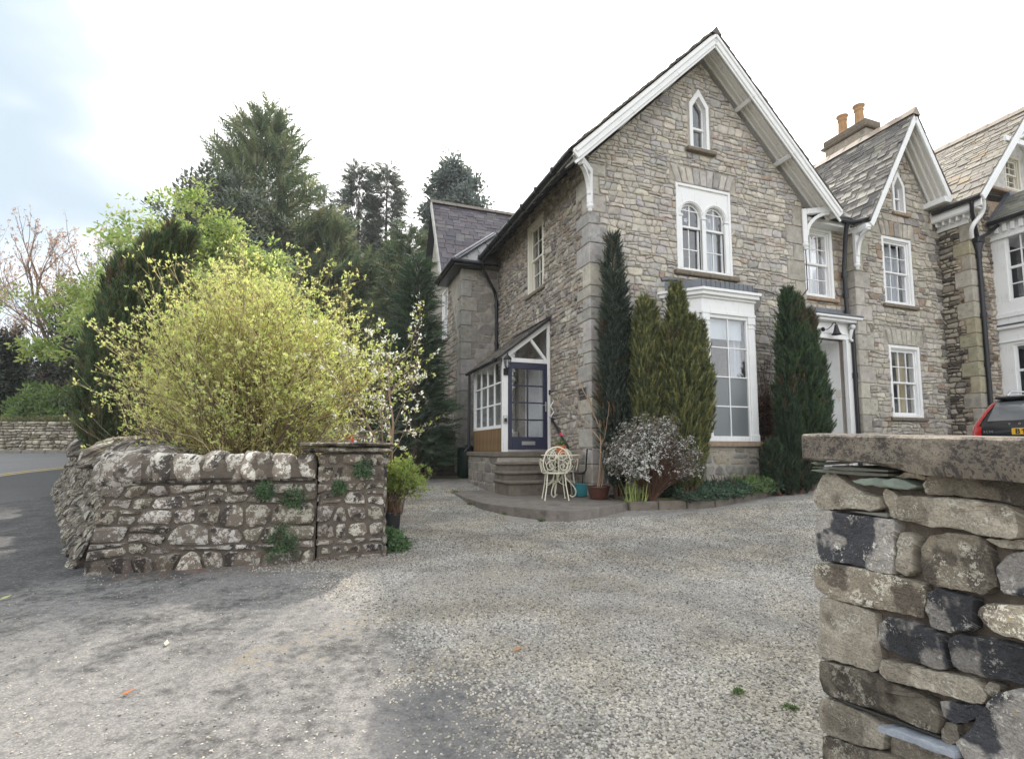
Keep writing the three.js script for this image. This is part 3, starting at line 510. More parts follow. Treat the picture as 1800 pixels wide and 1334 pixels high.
      for (const s of [-1, 1]) { for (const [y0, y1, z] of [[0.1, 0.5, -0.12], [0.5, 0.94, -0.12], [0.97, 1.3, -0.085]]) { const p = new MB().at(m); const a = s < 0 ? c - hw : c, b = s < 0 ? c : c + hw; p.face([a, y0, z], [b, y0, z], [b, y1, z], [a, y1, z]); p.build('pane', M.glass, w); }
        const p = new MB().at(m), q = [[c, 1.3, -0.085], [c + s * hw, 1.3, -0.085]]; const L = []; for (let i = 0; i <= 10; i++) { const a = i / 10 * Math.PI / 2; L.push([c + s * hw * Math.cos(a), Math.max(1.3, sp + hw * Math.sin(a)), -0.085]); } const poly = [q[0], ...L]; p.face(...(s > 0 ? poly : poly.reverse())); p.build('pane', M.glass, w); }
    }
    ba.build('glazing_bars', M.white, w);
    new MB().at(m).box(-0.08, W + 0.13, -0.1, 0.0, -0.13, 0.08, 0.015).build('sill', M.sill, w);
    drape(w, m, 0.95, 1.22, 0.05, 1.7, -0.28, M.curtain);
    const star = new MB().at(m); for (const [x, yy] of [[0.33, 1.33], [0.33, 1.12], [0.93, 1.2]]) for (let i = 0; i < 5; i++) { const a = i * 1.2566; star.face([x, yy, -0.12], [x + 0.035 * Math.cos(a - 0.35), yy + 0.035 * Math.sin(a - 0.35), -0.12], [x + 0.06 * Math.cos(a), yy + 0.06 * Math.sin(a), -0.12]); star.face([x, yy, -0.12], [x + 0.06 * Math.cos(a), yy + 0.06 * Math.sin(a), -0.12], [x + 0.035 * Math.cos(a + 0.35), yy + 0.035 * Math.sin(a + 0.35), -0.12]); } star.build('hanging_star', M.white, w);
  }
  // ---- lancet in the gable
  {
    const w = part('window', house), o = new THREE.Shape(lan.map((q) => new THREE.Vector2(...q))), inn = new THREE.Path([[2.43, 7.56], [2.43, 8.44], [2.6, 8.68], [2.77, 8.44], [2.77, 7.56]].map((q) => new THREE.Vector2(...q))); o.holes.push(inn);
    const b = new MB().geo(new THREE.ExtrudeGeometry(o, { depth: 0.17, bevelEnabled: true, bevelSize: 0.006, bevelThickness: 0.006, bevelSegments: 1 }), new THREE.Matrix4().makeTranslation(0, 0, -0.15));
    b.build('frame', M.white, w);
    const c = new MB(); c.box(2.43, 2.465, 7.56, 8.44, -0.11, -0.07, 0.004).box(2.735, 2.77, 7.56, 8.44, -0.11, -0.07, 0.004).box(2.43, 2.77, 7.98, 8.03, -0.11, -0.05, 0.004).box(2.43, 2.77, 7.54, 7.6, -0.11, -0.06, 0.004).beam([2.43, 8.42, -0.09], [2.6, 8.66, -0.09], 0.04, 0.04, 0.003, [0, 0, 1]).beam([2.77, 8.42, -0.09], [2.6, 8.66, -0.09], 0.04, 0.04, 0.003, [0, 0, 1]); c.build('glazing_bars', M.white, w);
    new MB().face([2.44, 8.01, -0.09], [2.76, 8.01, -0.09], [2.76, 8.43, -0.09], [2.6, 8.66, -0.09], [2.44, 8.43, -0.09]).build('pane', M.glass, w); new MB().face([2.44, 7.58, -0.1], [2.76, 7.58, -0.1], [2.76, 8.0, -0.1], [2.44, 8.0, -0.1]).build('pane', M.glass, w);
    new MB().box(2.24, 2.97, 7.43, 7.51, -0.14, 0.1, 0.012).build('sill', M.sill, w);
  }
  // ---- bay window
  {
    const w = part('bay_window', house), plan = [[1.62, 0.02], [2.1, 0.5], [3.38, 0.5], [3.86, 0.02]], off = (d) => { const k = d * 0.414; return [[plan[0][0] - d * 1.2, 0.02], [plan[1][0] - k, 0.5 + d], [plan[2][0] + k, 0.5 + d], [plan[3][0] + d * 1.2, 0.02]]; };
    const prism = (b, d, y0, y1) => { const q = off(d); for (let i = 0; i < 3; i++) b.face([q[i][0], y0, q[i][1]], [q[i + 1][0], y0, q[i + 1][1]], [q[i + 1][0], y1, q[i + 1][1]], [q[i][0], y1, q[i][1]]); b.face(...q.map((p) => [p[0], y1, p[1]])); b.face(...q.map((p) => [p[0], y0, p[1]]).reverse()); return b; };
    prism(new MB(), -0.03, 0.3, 1.41).build('base', M.mortar, w);
    const bs = masonry(R, { x0: 2.1, x1: 3.38, y0: 0.42, y1: 1.38, row: [0.13, 0.24], wid: [0.2, 0.42], gap: 0.02 }); for (const p of bs) { const q = new MB().at(mat4(0, 0, 0.468)); addStone(q, p, 0.014, R, pick(R, [[0.5, 0.30, 0.29, 0.25], [0.5, 0.42, 0.37, 0.29]]), 0.02); q.build('stone', M.stone, w); }
    prism(new MB(), 0.05, 1.41, 1.5).build('sill', M.tan, w);
    const c = prism(prism(prism(new MB(), 0.0, 3.98, 4.22), 0.035, 4.22, 4.27), 0.1, 4.27, 4.34); prism(c, 0.14, 4.34, 4.39); prism(c, 0.02, 3.93, 3.98); c.build('cornice', M.white, w);
    const l = new MB(), o = off(0.12), o2 = off(0.0), o3 = off(-0.28); for (let i = 0; i < 3; i++) { const P = (q, yy) => [q[0], yy, q[1]]; l.face(P(o[i], 4.395), P(o[i + 1], 4.395), P(o2[i + 1], 4.41), P(o2[i], 4.41)); l.face(P(o2[i], 4.41), P(o2[i + 1], 4.41), P(o2[i + 1], 4.58), P(o2[i], 4.58)); l.face(P(o2[i], 4.58), P(o2[i + 1], 4.58), P(o3[i + 1], 4.63), P(o3[i], 4.63)); }
    for (let i = 0; i < 12; i++) { const t = i / 11, x = lerp(2.12, 3.36, t); l.box(x - 0.012, x + 0.012, 4.42, 4.58, 0.5, 0.512, 0.003); }
    { const pts = []; for (let i = 0; i <= 14; i++) { const u = lerp(1.55, 3.95, i / 14); pts.push([u, 4.7 + 0.03 * Math.sin(i * 1.1) - 0.06 * Math.abs(i - 7) / 7, 0.03]); } l.tube(pts, 0.035, 0.035, 6); }
    l.build('lead_roof', M.lead, w);
    const f = new MB(), pil = (x, z, ang) => { f.at(mat4(x, 0, z, ang)); f.box(-0.075, 0.075, 1.5, 3.93, -0.07, 0.035, 0.01); f.box(-0.09, 0.09, 1.5, 1.63, -0.07, 0.05, 0.008); f.box(-0.09, 0.09, 3.78, 3.93, -0.07, 0.05, 0.01); f.box(-0.085, 0.085, 3.70, 3.725, -0.07, 0.045, 0.005); f.at(null); };
    pil(2.19, 0.465, 0); pil(3.29, 0.465, 0); pil(2.03, 0.375, -Math.PI / 4); pil(3.45, 0.375, Math.PI / 4); pil(1.72, 0.06, -Math.PI / 4); pil(3.76, 0.06, Math.PI / 4);
    const lights = [[mat4(2.265, 1.5, 0.47), 0.95, 2, false], [mat4(1.73, 1.5, 0.075, -Math.PI / 4), 0.42, 1, true], [mat4(3.455, 1.5, 0.37, Math.PI / 4), 0.42, 1, true]];
    for (const [m, W, cols] of lights) {
      f.at(m); f.box(0, W, 0, 0.1, -0.07, 0.01, 0.006); f.box(0, W, 2.36, 2.46, -0.07, 0.012, 0.006); f.box(0, 0.04, 0.1, 2.36, -0.06, 0.005, 0.006); f.box(W - 0.04, W, 0.1, 2.36, -0.06, 0.005, 0.006); for (let j = 1; j < 4; j++) { const yy = lerp(0.1, 2.36, j / 4); f.box(0.04, W - 0.04, yy - 0.013, yy + 0.013, -0.045, -0.012, 0.003); } for (let i = 1; i < cols; i++) { const x = W * i / cols; f.box(x - 0.013, x + 0.013, 0.1, 2.36, -0.045, -0.01, 0.003); } f.at(null);
      for (let i = 0; i < cols; i++) for (let j = 0; j < 4; j++) { const p = new MB().at(m), x0 = lerp(0.04, W - 0.04, i / cols), x1 = lerp(0.04, W - 0.04, (i + 1) / cols), y0 = lerp(0.1, 2.36, j / 4), y1 = lerp(0.1, 2.36, (j + 1) / 4); p.face([x0, y0, -0.03], [x1, y0, -0.03], [x1, y1, -0.03], [x0, y1, -0.03]); p.build('pane', j < 2 ? M.film : M.glass, w); }
      const bl = new MB().at(m); bl.face([0.05, 1.98, -0.12], [W - 0.05, 1.98, -0.12], [W - 0.05, 2.36, -0.12], [0.05, 2.36, -0.12]); bl.build('roller_blind', M.blind, w);
    }
    f.build('frame', M.white, w);
    drape(w, mat4(2.25, 1.5, 0.47), 0.7, 0.95, 0.05, 2.3, -0.22, M.curtain);
  }
  { const b = new MB(); b.box(0.36, 5.0, 4.3, 4.5, -6.9, -0.37).box(0.36, 5.0, 0.3, 0.45, -6.9, -0.37); b.box(0.36, 5.0, 7.0, 7.1, -6.9, -0.37); b.box(2.0, 2.1, 0.45, 4.3, -3.0, -0.4); b.build('floor_slab', M.room, house); }
  // ---- rear wing: a cross gable, with a low hipped block in the corner
  {
    const w = part('rear_wing', house), mg = leftFace(-1.05), yE = 6.72, vA = 8.68, sl = 1.79, vf = 6.98, prof = [[5.3, 0.4], [10.4, 0.4], [10.4, 6.4], [vA, 9.5], [vf, 6.48], [5.3, 6.3]];
    wallCore(w, 'gable_wall', prof, [[7.0, 7.75, 4.7, 6.3]], 0.3, basis([0, 0, -1], [0, 1, 0], [-1, 0, 0], [-1.045, 0, 0]), M.mortar);
    layStones(w, masonry(R, { x0: 5.32, x1: 9.5, y0: 0.5, y1: 8.6, row: [0.1, 0.2], wid: [0.16, 0.4], holes: [[6.98, 7.78, 4.6, 6.35], [5.3, 5.75, 0.4, 6.4]], clips: [[0.3, 1, 8.1], [-sl, 1, 6.65 - vf * sl]] }), mg, R, PAL.side, { keep: 0, depth: [0.01, 0.03] });
    const s = sashWindow(w, basis([0, 0, -1], [0, 1, 0], [-1, 0, 0], [-1.05, 4.7, -7.0]), 0.75, 1.6, 2, 4, { trim: 0.06 }); s.name = 'window';
    new MB().box(-1.04, -0.002, 0.4, 6.4, -5.6, -5.3).build('front_wall', M.mortar, w);
    layStones(w, masonry(R, { x0: -1.02, x1: -0.03, y0: 0.5, y1: 6.3, row: [0.16, 0.34], wid: [0.25, 0.5], holes: [[-1.05, -0.8, 0.3, 6.4]], gap: 0.005 }), mat4(0, 0, -5.3), R, [[0.6, 0.30, 0.275, 0.25], [0.4, 0.36, 0.335, 0.30]], { keep: 0, depth: [0.006, 0.016] });
    let yq = 0.5, i = 0; while (yq < 6.3) { const h = 0.36 + 0.12 * R(), b = new MB().color(pick(R, [[1, 0.37, 0.35, 0.32]])), a = i % 2; b.uo = [R() * 4, R() * 4]; b.box(-1.075, a ? -0.62 : -0.78, yq + 0.004, Math.min(6.34, yq + h) - 0.004, a ? -5.55 : -5.72, -5.275, 0.012); b.build('quoin', M.stone, w); yq += h; i++; }
    // roofs
    const cs = 1 / Math.hypot(1, sl), sn = sl * cs, L = (vA - vf) / cs;
    const bd = new MB(); bd.face([-1.25, yE - 0.1, -vf], [3.2, yE - 0.1, -vf], [3.2, yE - 0.1 + (vA - vf) * sl, -vA], [-1.25, yE - 0.1 + (vA - vf) * sl, -vA]); bd.face([3.2, 6.5, -10.6], [-1.25, 6.5, -10.6], [-1.25, 9.8, -vA], [3.2, 9.8, -vA]); bd.build('roof_boarding', M.dark, w);
    slating(w, [-1.27, yE - 0.08, -vf], [1, 0, 0], [0, sn, -cs], [0, cs, sn], 4.2, L + 0.02, { wid: 0.33, gauge: 0.27, R, pal: SLATE.wing, keep: 130, thick: 0.012, vary: 1 });
    { const b = new MB().color([0.17, 0.14, 0.11]); for (let j = 0; j < 9; j++) { const u = -1.3 + j * 0.46, yy = yE - 0.08 + (vA - vf) * sl; b.face([u, yy - 0.02, -vA + 0.12], [u + 0.45, yy - 0.02, -vA + 0.12], [u + 0.45, yy + 0.13, -vA], [u, yy + 0.13, -vA]); b.face([u, yy - 0.02, -vA + 0.12], [u, yy + 0.13, -vA], [u, yy - 0.02, -vA - 0.12]); b.face([u, yy + 0.13, -vA], [u + 0.45, yy + 0.13, -vA], [u + 0.45, yy - 0.02, -vA - 0.12], [u, yy - 0.02, -vA - 0.12]); } b.build('ridge_tiles', M.slate, w); }
    { const b = new MB(); b.beam([-1.28, yE - 0.2, -vf], [-1.28, 9.66, -vA], 0.2, 0.04, 0.008, [1, 0, 0]); b.build('verge_board', M.render, w); }
    // hipped corner roof in lead and slate
    const e = [-1.36, 6.42, -4.98], a = [-0.5, 6.42, -4.98], tp = [0.3, 8.02, -6.6], bk = [-1.36, 6.42, -7.2];
    { const b = new MB().color([0.24, 0.24, 0.235]); b.face(e, a, [0.3, 6.42, -4.98], tp); b.face(bk, e, tp); b.face([e[0], 6.36, e[2]], bk, [0.3, 6.36, -7.2], [0.3, 6.36, e[2]]); b.build('corner_roof', M.slate, w);
      const q = new MB(); q.tube([[-1.36, 6.46, -4.98], tp], 0.045, 0.045, 6); q.beam([-1.30, 6.44, -4.98], [0.34, 8.0, -6.55], 0.03, 0.2, 0.004, [1, 0.4, 0.8]); q.build('lead_hip', M.lead, w);
      const sm = new MB(); for (const t of [0.25, 0.5, 0.72]) { const p = [lerp(e[0], tp[0], t) , lerp(e[1], tp[1], t) + 0.02, lerp(e[2], tp[2], t)]; sm.tube([p, [p[0], 6.46, -4.97]], 0.012, 0.012, 4); } sm.build('lead_seam', M.lead, w); }
    const g = new MB(); g.tube([[-0.55, 6.4, -4.95], [-1.4, 6.4, -4.95], [-1.4, 6.4, -7.1]], 0.065, 0.065, 8); g.box(-1.36, -0.5, 6.3, 6.4, -5.28, -4.98, 0.005); g.box(-1.36, -1.07, 6.3, 6.4, -7.1, -5.0, 0.005); g.build('gutter', M.iron, w);
    const pp = new MB(); pp.tube([[-0.57, 6.38, -4.95], [-0.5, 6.2, -5.02], [-0.12, 5.72, -5.24], [-0.08, 5.5, -5.24], [-0.08, 3.0, -5.24], [-0.08, 0.5, -5.24]], 0.042, 0.042, 8); for (const yy of [5.4, 4.3, 2.6]) pp.tube([[-0.08, yy, -5.24], [-0.08, yy - 0.1, -5.24]], 0.055, 0.055, 8); pp.build('downpipe', M.iron, w);
    new MB().box(-0.62, -0.12, 3.05, 3.4, -5.32, -5.1, 0.01).build('lintel', M.render, w);
  }
}
// ---------------------------------------------------------------- middle house: recessed entrance bay and a narrow steep gable
const house2 = thing('stone_house', 'middle stone house with narrow steep gable, white entrance surround and stone slate roof', 'house', HC, HT, 'terraced stone houses');
{
  const R = rng(202), AX = 8.63, SL = 1.68, RY = 9.46, ry = (u) => RY - SL * Math.abs(u - AX), top = (u) => 9.2 - SL * Math.abs(u - AX);
  const up = [7.88, 8.93, 4.8, 6.47], lo = [7.9, 8.98, 2.1, 3.81], la = [[8.38, 7.12], [8.38, 7.85], [8.6, 8.2], [8.82, 7.85], [8.82, 7.12]];
  const fw = part('front_wall', house2);
  wallCore(fw, 'mortar', [[6.93, 0.3], [10.2, 0.3], [10.2, 7.2], [9.7, top(9.7)], [AX, top(AX)], [6.93, top(6.93)]], [up, lo, la], 0.36, mat4(0, 0, -0.004), M.mortar);
  const Q = []; let y = 0.6, k = 0; while (y < 6.2) { const h = 0.32 + 0.14 * R(); Q.push([6.93, k % 2 ? 7.2 : 7.42, y, Math.min(y + h, 6.3), k % 2 ? 0.21 : 0.2]); y += h; k++; }
  for (const q of Q) { const b = new MB().color(pick(R, [[1, 0.475, 0.44, 0.38]])); b.uo = [R() * 4, R() * 4]; b.box(6.905, q[1] - 0.008, q[2] + 0.005, q[3] - 0.005, -q[4], 0.02, 0.012); b.build('quoin', M.stone, fw); }
  const holes = [up, lo, [7.78, 9.05, 4.7, 4.8], [7.8, 9.1, 2.0, 2.1], [7.74, 9.08, 6.47, 6.86], [7.74, 9.14, 3.81, 4.25], [8.34, 8.86, 7.05, 7.9], [8.48, 8.72, 7.8, 8.2], ...Q];
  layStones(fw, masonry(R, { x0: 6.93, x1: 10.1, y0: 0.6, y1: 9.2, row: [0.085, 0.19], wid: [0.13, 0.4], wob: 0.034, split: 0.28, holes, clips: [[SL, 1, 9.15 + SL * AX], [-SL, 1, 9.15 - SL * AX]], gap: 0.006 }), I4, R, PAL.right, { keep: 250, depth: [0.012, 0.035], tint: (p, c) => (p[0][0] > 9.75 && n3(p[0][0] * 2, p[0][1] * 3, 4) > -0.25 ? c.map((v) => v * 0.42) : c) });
  voussoirs(fw, I4, 7.9, 8.92, 6.48, 6.84, 7, R, PAL.right); voussoirs(fw, I4, 7.92, 8.97, 3.82, 4.2, 7, R, [[1, 0.51, 0.475, 0.41]]);
  sashWindow(house2, mat4(7.88, 4.8, 0), 1.05, 1.67, 3, 4, { back: 0.2, curtain: [[0.5, 0.95]] });
  sashWindow(house2, mat4(7.9, 2.1, 0), 1.08, 1.71, 3, 4, { back: 0.2, curtain: [[0.12, 0.42, M.curtainGold], [0.72, 0.98, M.curtainGold]] });
  { const w = part('window', house2), o = new THREE.Shape(la.map((q) => new THREE.Vector2(...q))); o.holes.push(new THREE.Path([[8.45, 7.17], [8.45, 7.8], [8.6, 8.05], [8.75, 7.8], [8.75, 7.17]].map((q) => new THREE.Vector2(...q)))); new MB().geo(new THREE.ExtrudeGeometry(o, { depth: 0.18, bevelEnabled: false }), new THREE.Matrix4().makeTranslation(0, 0, -0.16)).box(8.45, 8.75, 7.5, 7.54, -0.12, -0.06, 0.004).box(8.45, 8.48, 7.17, 7.8, -0.12, -0.08).box(8.72, 8.75, 7.17, 7.8, -0.12, -0.08).build('frame', M.white, w); new MB().face([8.48, 7.17, -0.1], [8.72, 7.17, -0.1], [8.72, 7.82, -0.1], [8.6, 8.02, -0.1], [8.48, 7.82, -0.1]).build('pane', M.glass, w); new MB().box(8.3, 8.92, 7.04, 7.12, -0.1, 0.08, 0.01).build('sill', M.tan, w); }
  // recessed entrance wall
  const rw = part('entrance_wall', house2), z0 = -0.2, win = [5.5, 6.5, 4.8, 6.45], door = [5.72, 6.68, 0.4, 3.86];
  wallCore(rw, 'mortar', [[5.3, 0.3], [6.93, 0.3], [6.93, 6.65], [5.3, 6.65]], [win, door], 0.3, mat4(0, 0, z0 - 0.004), M.tan);
  layStones(rw, masonry(R, { x0: 5.38, x1: 6.9, y0: 0.6, y1: 6.6, row: [0.12, 0.24], wid: [0.18, 0.4], holes: [win, [5.4, 6.95, 0.4, 4.5], [5.4, 6.56, 4.7, 4.8]], gap: 0.012 }), mat4(0, 0, z0), R, PAL.right, { keep: 24, depth: [0.006, 0.02] });
  sashWindow(house2, mat4(5.5, 4.8, z0), 1.0, 1.65, 3, 4, { back: 0.2, curtain: [[0.45, 0.9]], sillMat: M.tan });
  {
    const e = part('entrance', house2), f = new MB();
    f.box(5.5, 5.72, 0.4, 3.86, z0 - 0.1, z0 + 0.06, 0.01).box(6.68, 6.9, 0.4, 3.86, z0 - 0.1, z0 + 0.06, 0.01).box(5.5, 6.9, 3.86, 4.0, z0 - 0.1, z0 + 0.06, 0.01).box(6.68, 6.71, 0.4, 3.86, z0 + 0.06, z0 + 0.09, 0.006).box(5.45, 6.95, 4.0, 4.24, z0 - 0.05, z0 + 0.04, 0.008).box(5.62, 6.78, 3.97, 4.0, z0 + 0.04, z0 + 0.08, 0.006); f.build('door_surround', M.white, e);
    new MB().box(5.38, 7.02, 4.24, 4.30, z0 - 0.05, z0 + 0.2, 0.01).box(5.35, 7.05, 4.30, 4.36, z0 - 0.05, z0 + 0.26, 0.015).build('cornice', M.white, e);
    new MB().box(5.34, 7.06, 4.36, 4.40, z0 - 0.02, z0 + 0.27, 0.01).box(5.4, 6.88, 4.38, 4.56, z0 - 0.0, z0 + 0.05, 0.006).build('lead_flashing', M.lead, e);
    for (const x of [5.56, 6.84]) { const c = new MB(); c.tube([[x - 0.05, 4.16, z0 + 0.12], [x + 0.05, 4.16, z0 + 0.12]], 0.06, 0.06, 12); c.beam([x, 4.13, z0 + 0.12], [x, 3.86, z0 + 0.07], 0.08, 0.05, 0.01, [0, 0, 1]); c.tube([[x - 0.045, 3.85, z0 + 0.09], [x + 0.045, 3.85, z0 + 0.09]], 0.04, 0.04, 12); c.build('console', M.white, e); }
    new MB().box(5.70, 5.73, 0.4, 3.86, z0 - 0.75, z0 - 0.1).box(6.67, 6.70, 0.4, 3.86, z0 - 0.75, z0 - 0.1).box(5.7, 6.7, 3.83, 3.86, z0 - 0.75, z0 - 0.1).build('reveal', M.white, e);
    const d = new MB(); d.box(5.73, 6.67, 0.45, 3.83, z0 - 0.8, z0 - 0.72, 0.006); for (const [a, b, c, g] of [[5.84, 6.14, 0.65, 1.4], [6.26, 6.56, 0.65, 1.4], [5.84, 6.14, 1.6, 2.6], [6.26, 6.56, 1.6, 2.6]]) { d.box(a, b, c, g, z0 - 0.72, z0 - 0.705, 0.012); } d.tube([[6.62, 0.5, z0 - 0.66], [6.62, 3.7, z0 - 0.66]], 0.05, 0.05, 8); d.build('door', M.white, e);
    new MB().at(leftFace(6.665)).box(0.28, 0.42, 2.55, 2.72, 0, 0.02, 0.006).box(0.33, 0.37, 2.6, 2.67, 0.02, 0.03, 0.004).build('bell_plate', M.cream, e);
  }
  // roofs
  const rf = part('roof', house2), L = (u0) => (AX - u0) * Math.hypot(1, SL), cs = 1 / Math.hypot(1, SL), sn = SL * cs, eL = 6.86, eR = 9.74, T = 0.13;
  { const b = new MB(); for (const [a, c] of [[eL, AX], [AX, eR]]) { const ya = ry(a), yc = ry(c), A = [a, ya, 0.46], B = [c, yc, 0.46], C = [c, yc, -5], D = [a, ya, -5], q = (p) => [p[0], p[1] - T, p[2]]; b.face(A, B, C, D); b.face(q(B), q(A), q(D), q(C)); b.face(q(A), q(B), B, A); if (a === eL) b.face(q(D), q(A), A, D); else b.face(q(B), q(C), C, B); } b.build('roof_boarding', M.soffit, rf); }
  slating(rf, [eL - 0.04, ry(eL) - 0.03, -4.4], [0, 0, 1], [cs, sn, 0], [-sn, cs, 0], 4.92, L(eL) + 0.06, { wid: 0.24, gauge: 0.17, R, pal: SLATE.mid, keep: 290, thick: 0.011, vary: 1 });
  slating(rf, [eR + 0.03, ry(eR), 0.5], [0, 0, -1], [-cs, sn, 0], [sn, cs, 0], 3.0, (eR - AX) / cs + 0.03, { wid: 0.34, gauge: 0.2, R, pal: SLATE.edge, keep: 0, thick: 0.02 });
  { const b = new MB().color([0.34, 0.27, 0.2]); for (let i = 0; i < 11; i++) { const z = 0.53 - i * 0.46, h = i % 1; b.face([AX - 0.14, RY - 0.09, z], [AX, RY + 0.12, z], [AX + 0.14, RY - 0.09, z]); b.face([AX - 0.14, RY - 0.09, z - 0.47], [AX - 0.14, RY - 0.09, z], [AX, RY + 0.12, z], [AX, RY + 0.10, z - 0.47]); b.face([AX, RY + 0.1, z - 0.47], [AX, RY + 0.12, z], [AX + 0.14, RY - 0.09, z], [AX + 0.14, RY - 0.09, z - 0.47]); } b.build('ridge_tiles', M.slate, rf); }
  for (const s of [-1, 1]) {
    const foot = s < 0 ? eL + 0.02 : eR - 0.02, b = new MB(), P0 = (dy, z) => [foot, ry(foot) - dy, z], P1 = (dy, z) => [AX, RY - dy, z], upv = [s * SL, 1, 0];
    b.beam(P0(0.15, 0.48), P1(0.15, 0.48), 0.05, 0.13, 0.008, upv); b.build('bargeboard', M.white, rf);
    const r = new MB(); for (const z of [0.33, 0.2, 0.06]) r.beam(P0(T + 0.06, z), P1(T + 0.06, z), 0.05, 0.05, 0.01, upv); r.build('soffit_rib', M.soffit, rf);
  }
  new MB().box(9.5, 9.82, 7.36, 7.5, -0.0, 0.5, 0.01).box(6.84, 7.0, 6.42, 6.5, 0.0, 0.47, 0.01).box(6.84, 6.9, 6.32, 6.42, 0.42, 0.48, 0.01).build('soffit_end', M.white, rf);
  bracket(house2, 6.93, 0.03, -0.12, 0.44, 0.45, 5.62, 6.42);
  // small roof over the entrance, its valley and gutters
  slating(rf, [5.36, 6.66, 0.06], [1, 0, 0], [0, 0.6, -0.8], [0, 0.8, 0.6], 1.6, 1.6, { wid: 0.34, gauge: 0.24, R, pal: SLATE.mid, keep: 20, thick: 0.014 });
  new MB().beam([6.84, 6.6, 0.08], [6.95, 6.6 + 0.75, -0.92], 0.16, 0.02, 0.004, [-1, 0.6, 0]).build('lead_valley', M.lead, rf);
  { const g = new MB(); g.tube([[5.6, 6.56, 0.12], [6.82, 6.56, 0.12], [6.82, 6.5, 0.5]], 0.06, 0.06, 8); g.build('gutter', M.iron, house2); new MB().box(5.5, 6.86, 6.44, 6.54, -0.19, 0.05, 0.008).build('fascia', M.white, house2);
    const p = new MB(); p.tube([[6.62, 6.54, 0.12], [6.64, 6.3, 0.05], [6.72, 5.5, -0.1], [6.74, 4.42, -0.1]], 0.045, 0.045, 8); p.tube([[6.89, 4.2, -0.1], [6.89, 3.0, -0.1], [6.89, 0.5, -0.1]], 0.045, 0.045, 8); for (const [x, yy] of [[6.725, 5.45], [6.735, 4.95], [6.89, 3.1], [6.89, 1.6]]) p.tube([[x, yy, -0.1], [x, yy - 0.12, -0.1]], 0.062, 0.062, 8); p.build('downpipe', M.iron, house2); }
  // chimney
  {
    const c = part('chimney', house2), b = new MB(); b.box(9.2, 9.75, 6.5, 10.15, -2.34, -1.1, 0.01); b.build('stack', M.mortar, c);
    for (const [m, x0, x1] of [[leftFace(9.2), -2.34 + 2.34 + 1.12, 2.33], [mat4(0, 0, -1.1), 9.21, 9.74]]) layStones(c, masonry(R, { x0, x1, y0: 8.6, y1: 10.13, row: [0.2, 0.3], wid: [0.25, 0.5], gap: 0.005 }), m, R, [[0.5, 0.42, 0.36, 0.28], [0.5, 0.36, 0.32, 0.27]], { keep: 40, depth: [0.004, 0.014], rough: 0.1 });
    new MB().box(9.12, 9.83, 10.15, 10.23, -2.44, -1.02, 0.03).box(9.17, 9.78, 10.23, 10.42, -2.38, -1.07, 0.03).build('cap', M.sill, c);
    for (const z of [-1.95, -1.45]) new MB().lathe([[0.12, 0], [0.125, 0.1], [0.11, 0.42], [0.11, 0.46], [0.125, 0.47], [0.125, 0.5], [0.115, 0.51], [0.12, 0.56], [0.155, 0.6], [0.155, 0.63], [0.12, 0.62], [0.1, 0.45]], 18, 9.47, 10.42, z).build('chimney_pot', M.clay, c);
  }
  new MB().box(6.93, 7.2, 0.3, 6.3, -5, -0.37).box(6.93, 10.2, 0.3, 6.5, -5.2, -5).box(5.36, 6.95, 0.3, 6.6, -3, -2.9).box(5.36, 9.9, 4.4, 4.5, -4.9, -0.8).build('rear_wall', M.room, house2);
}
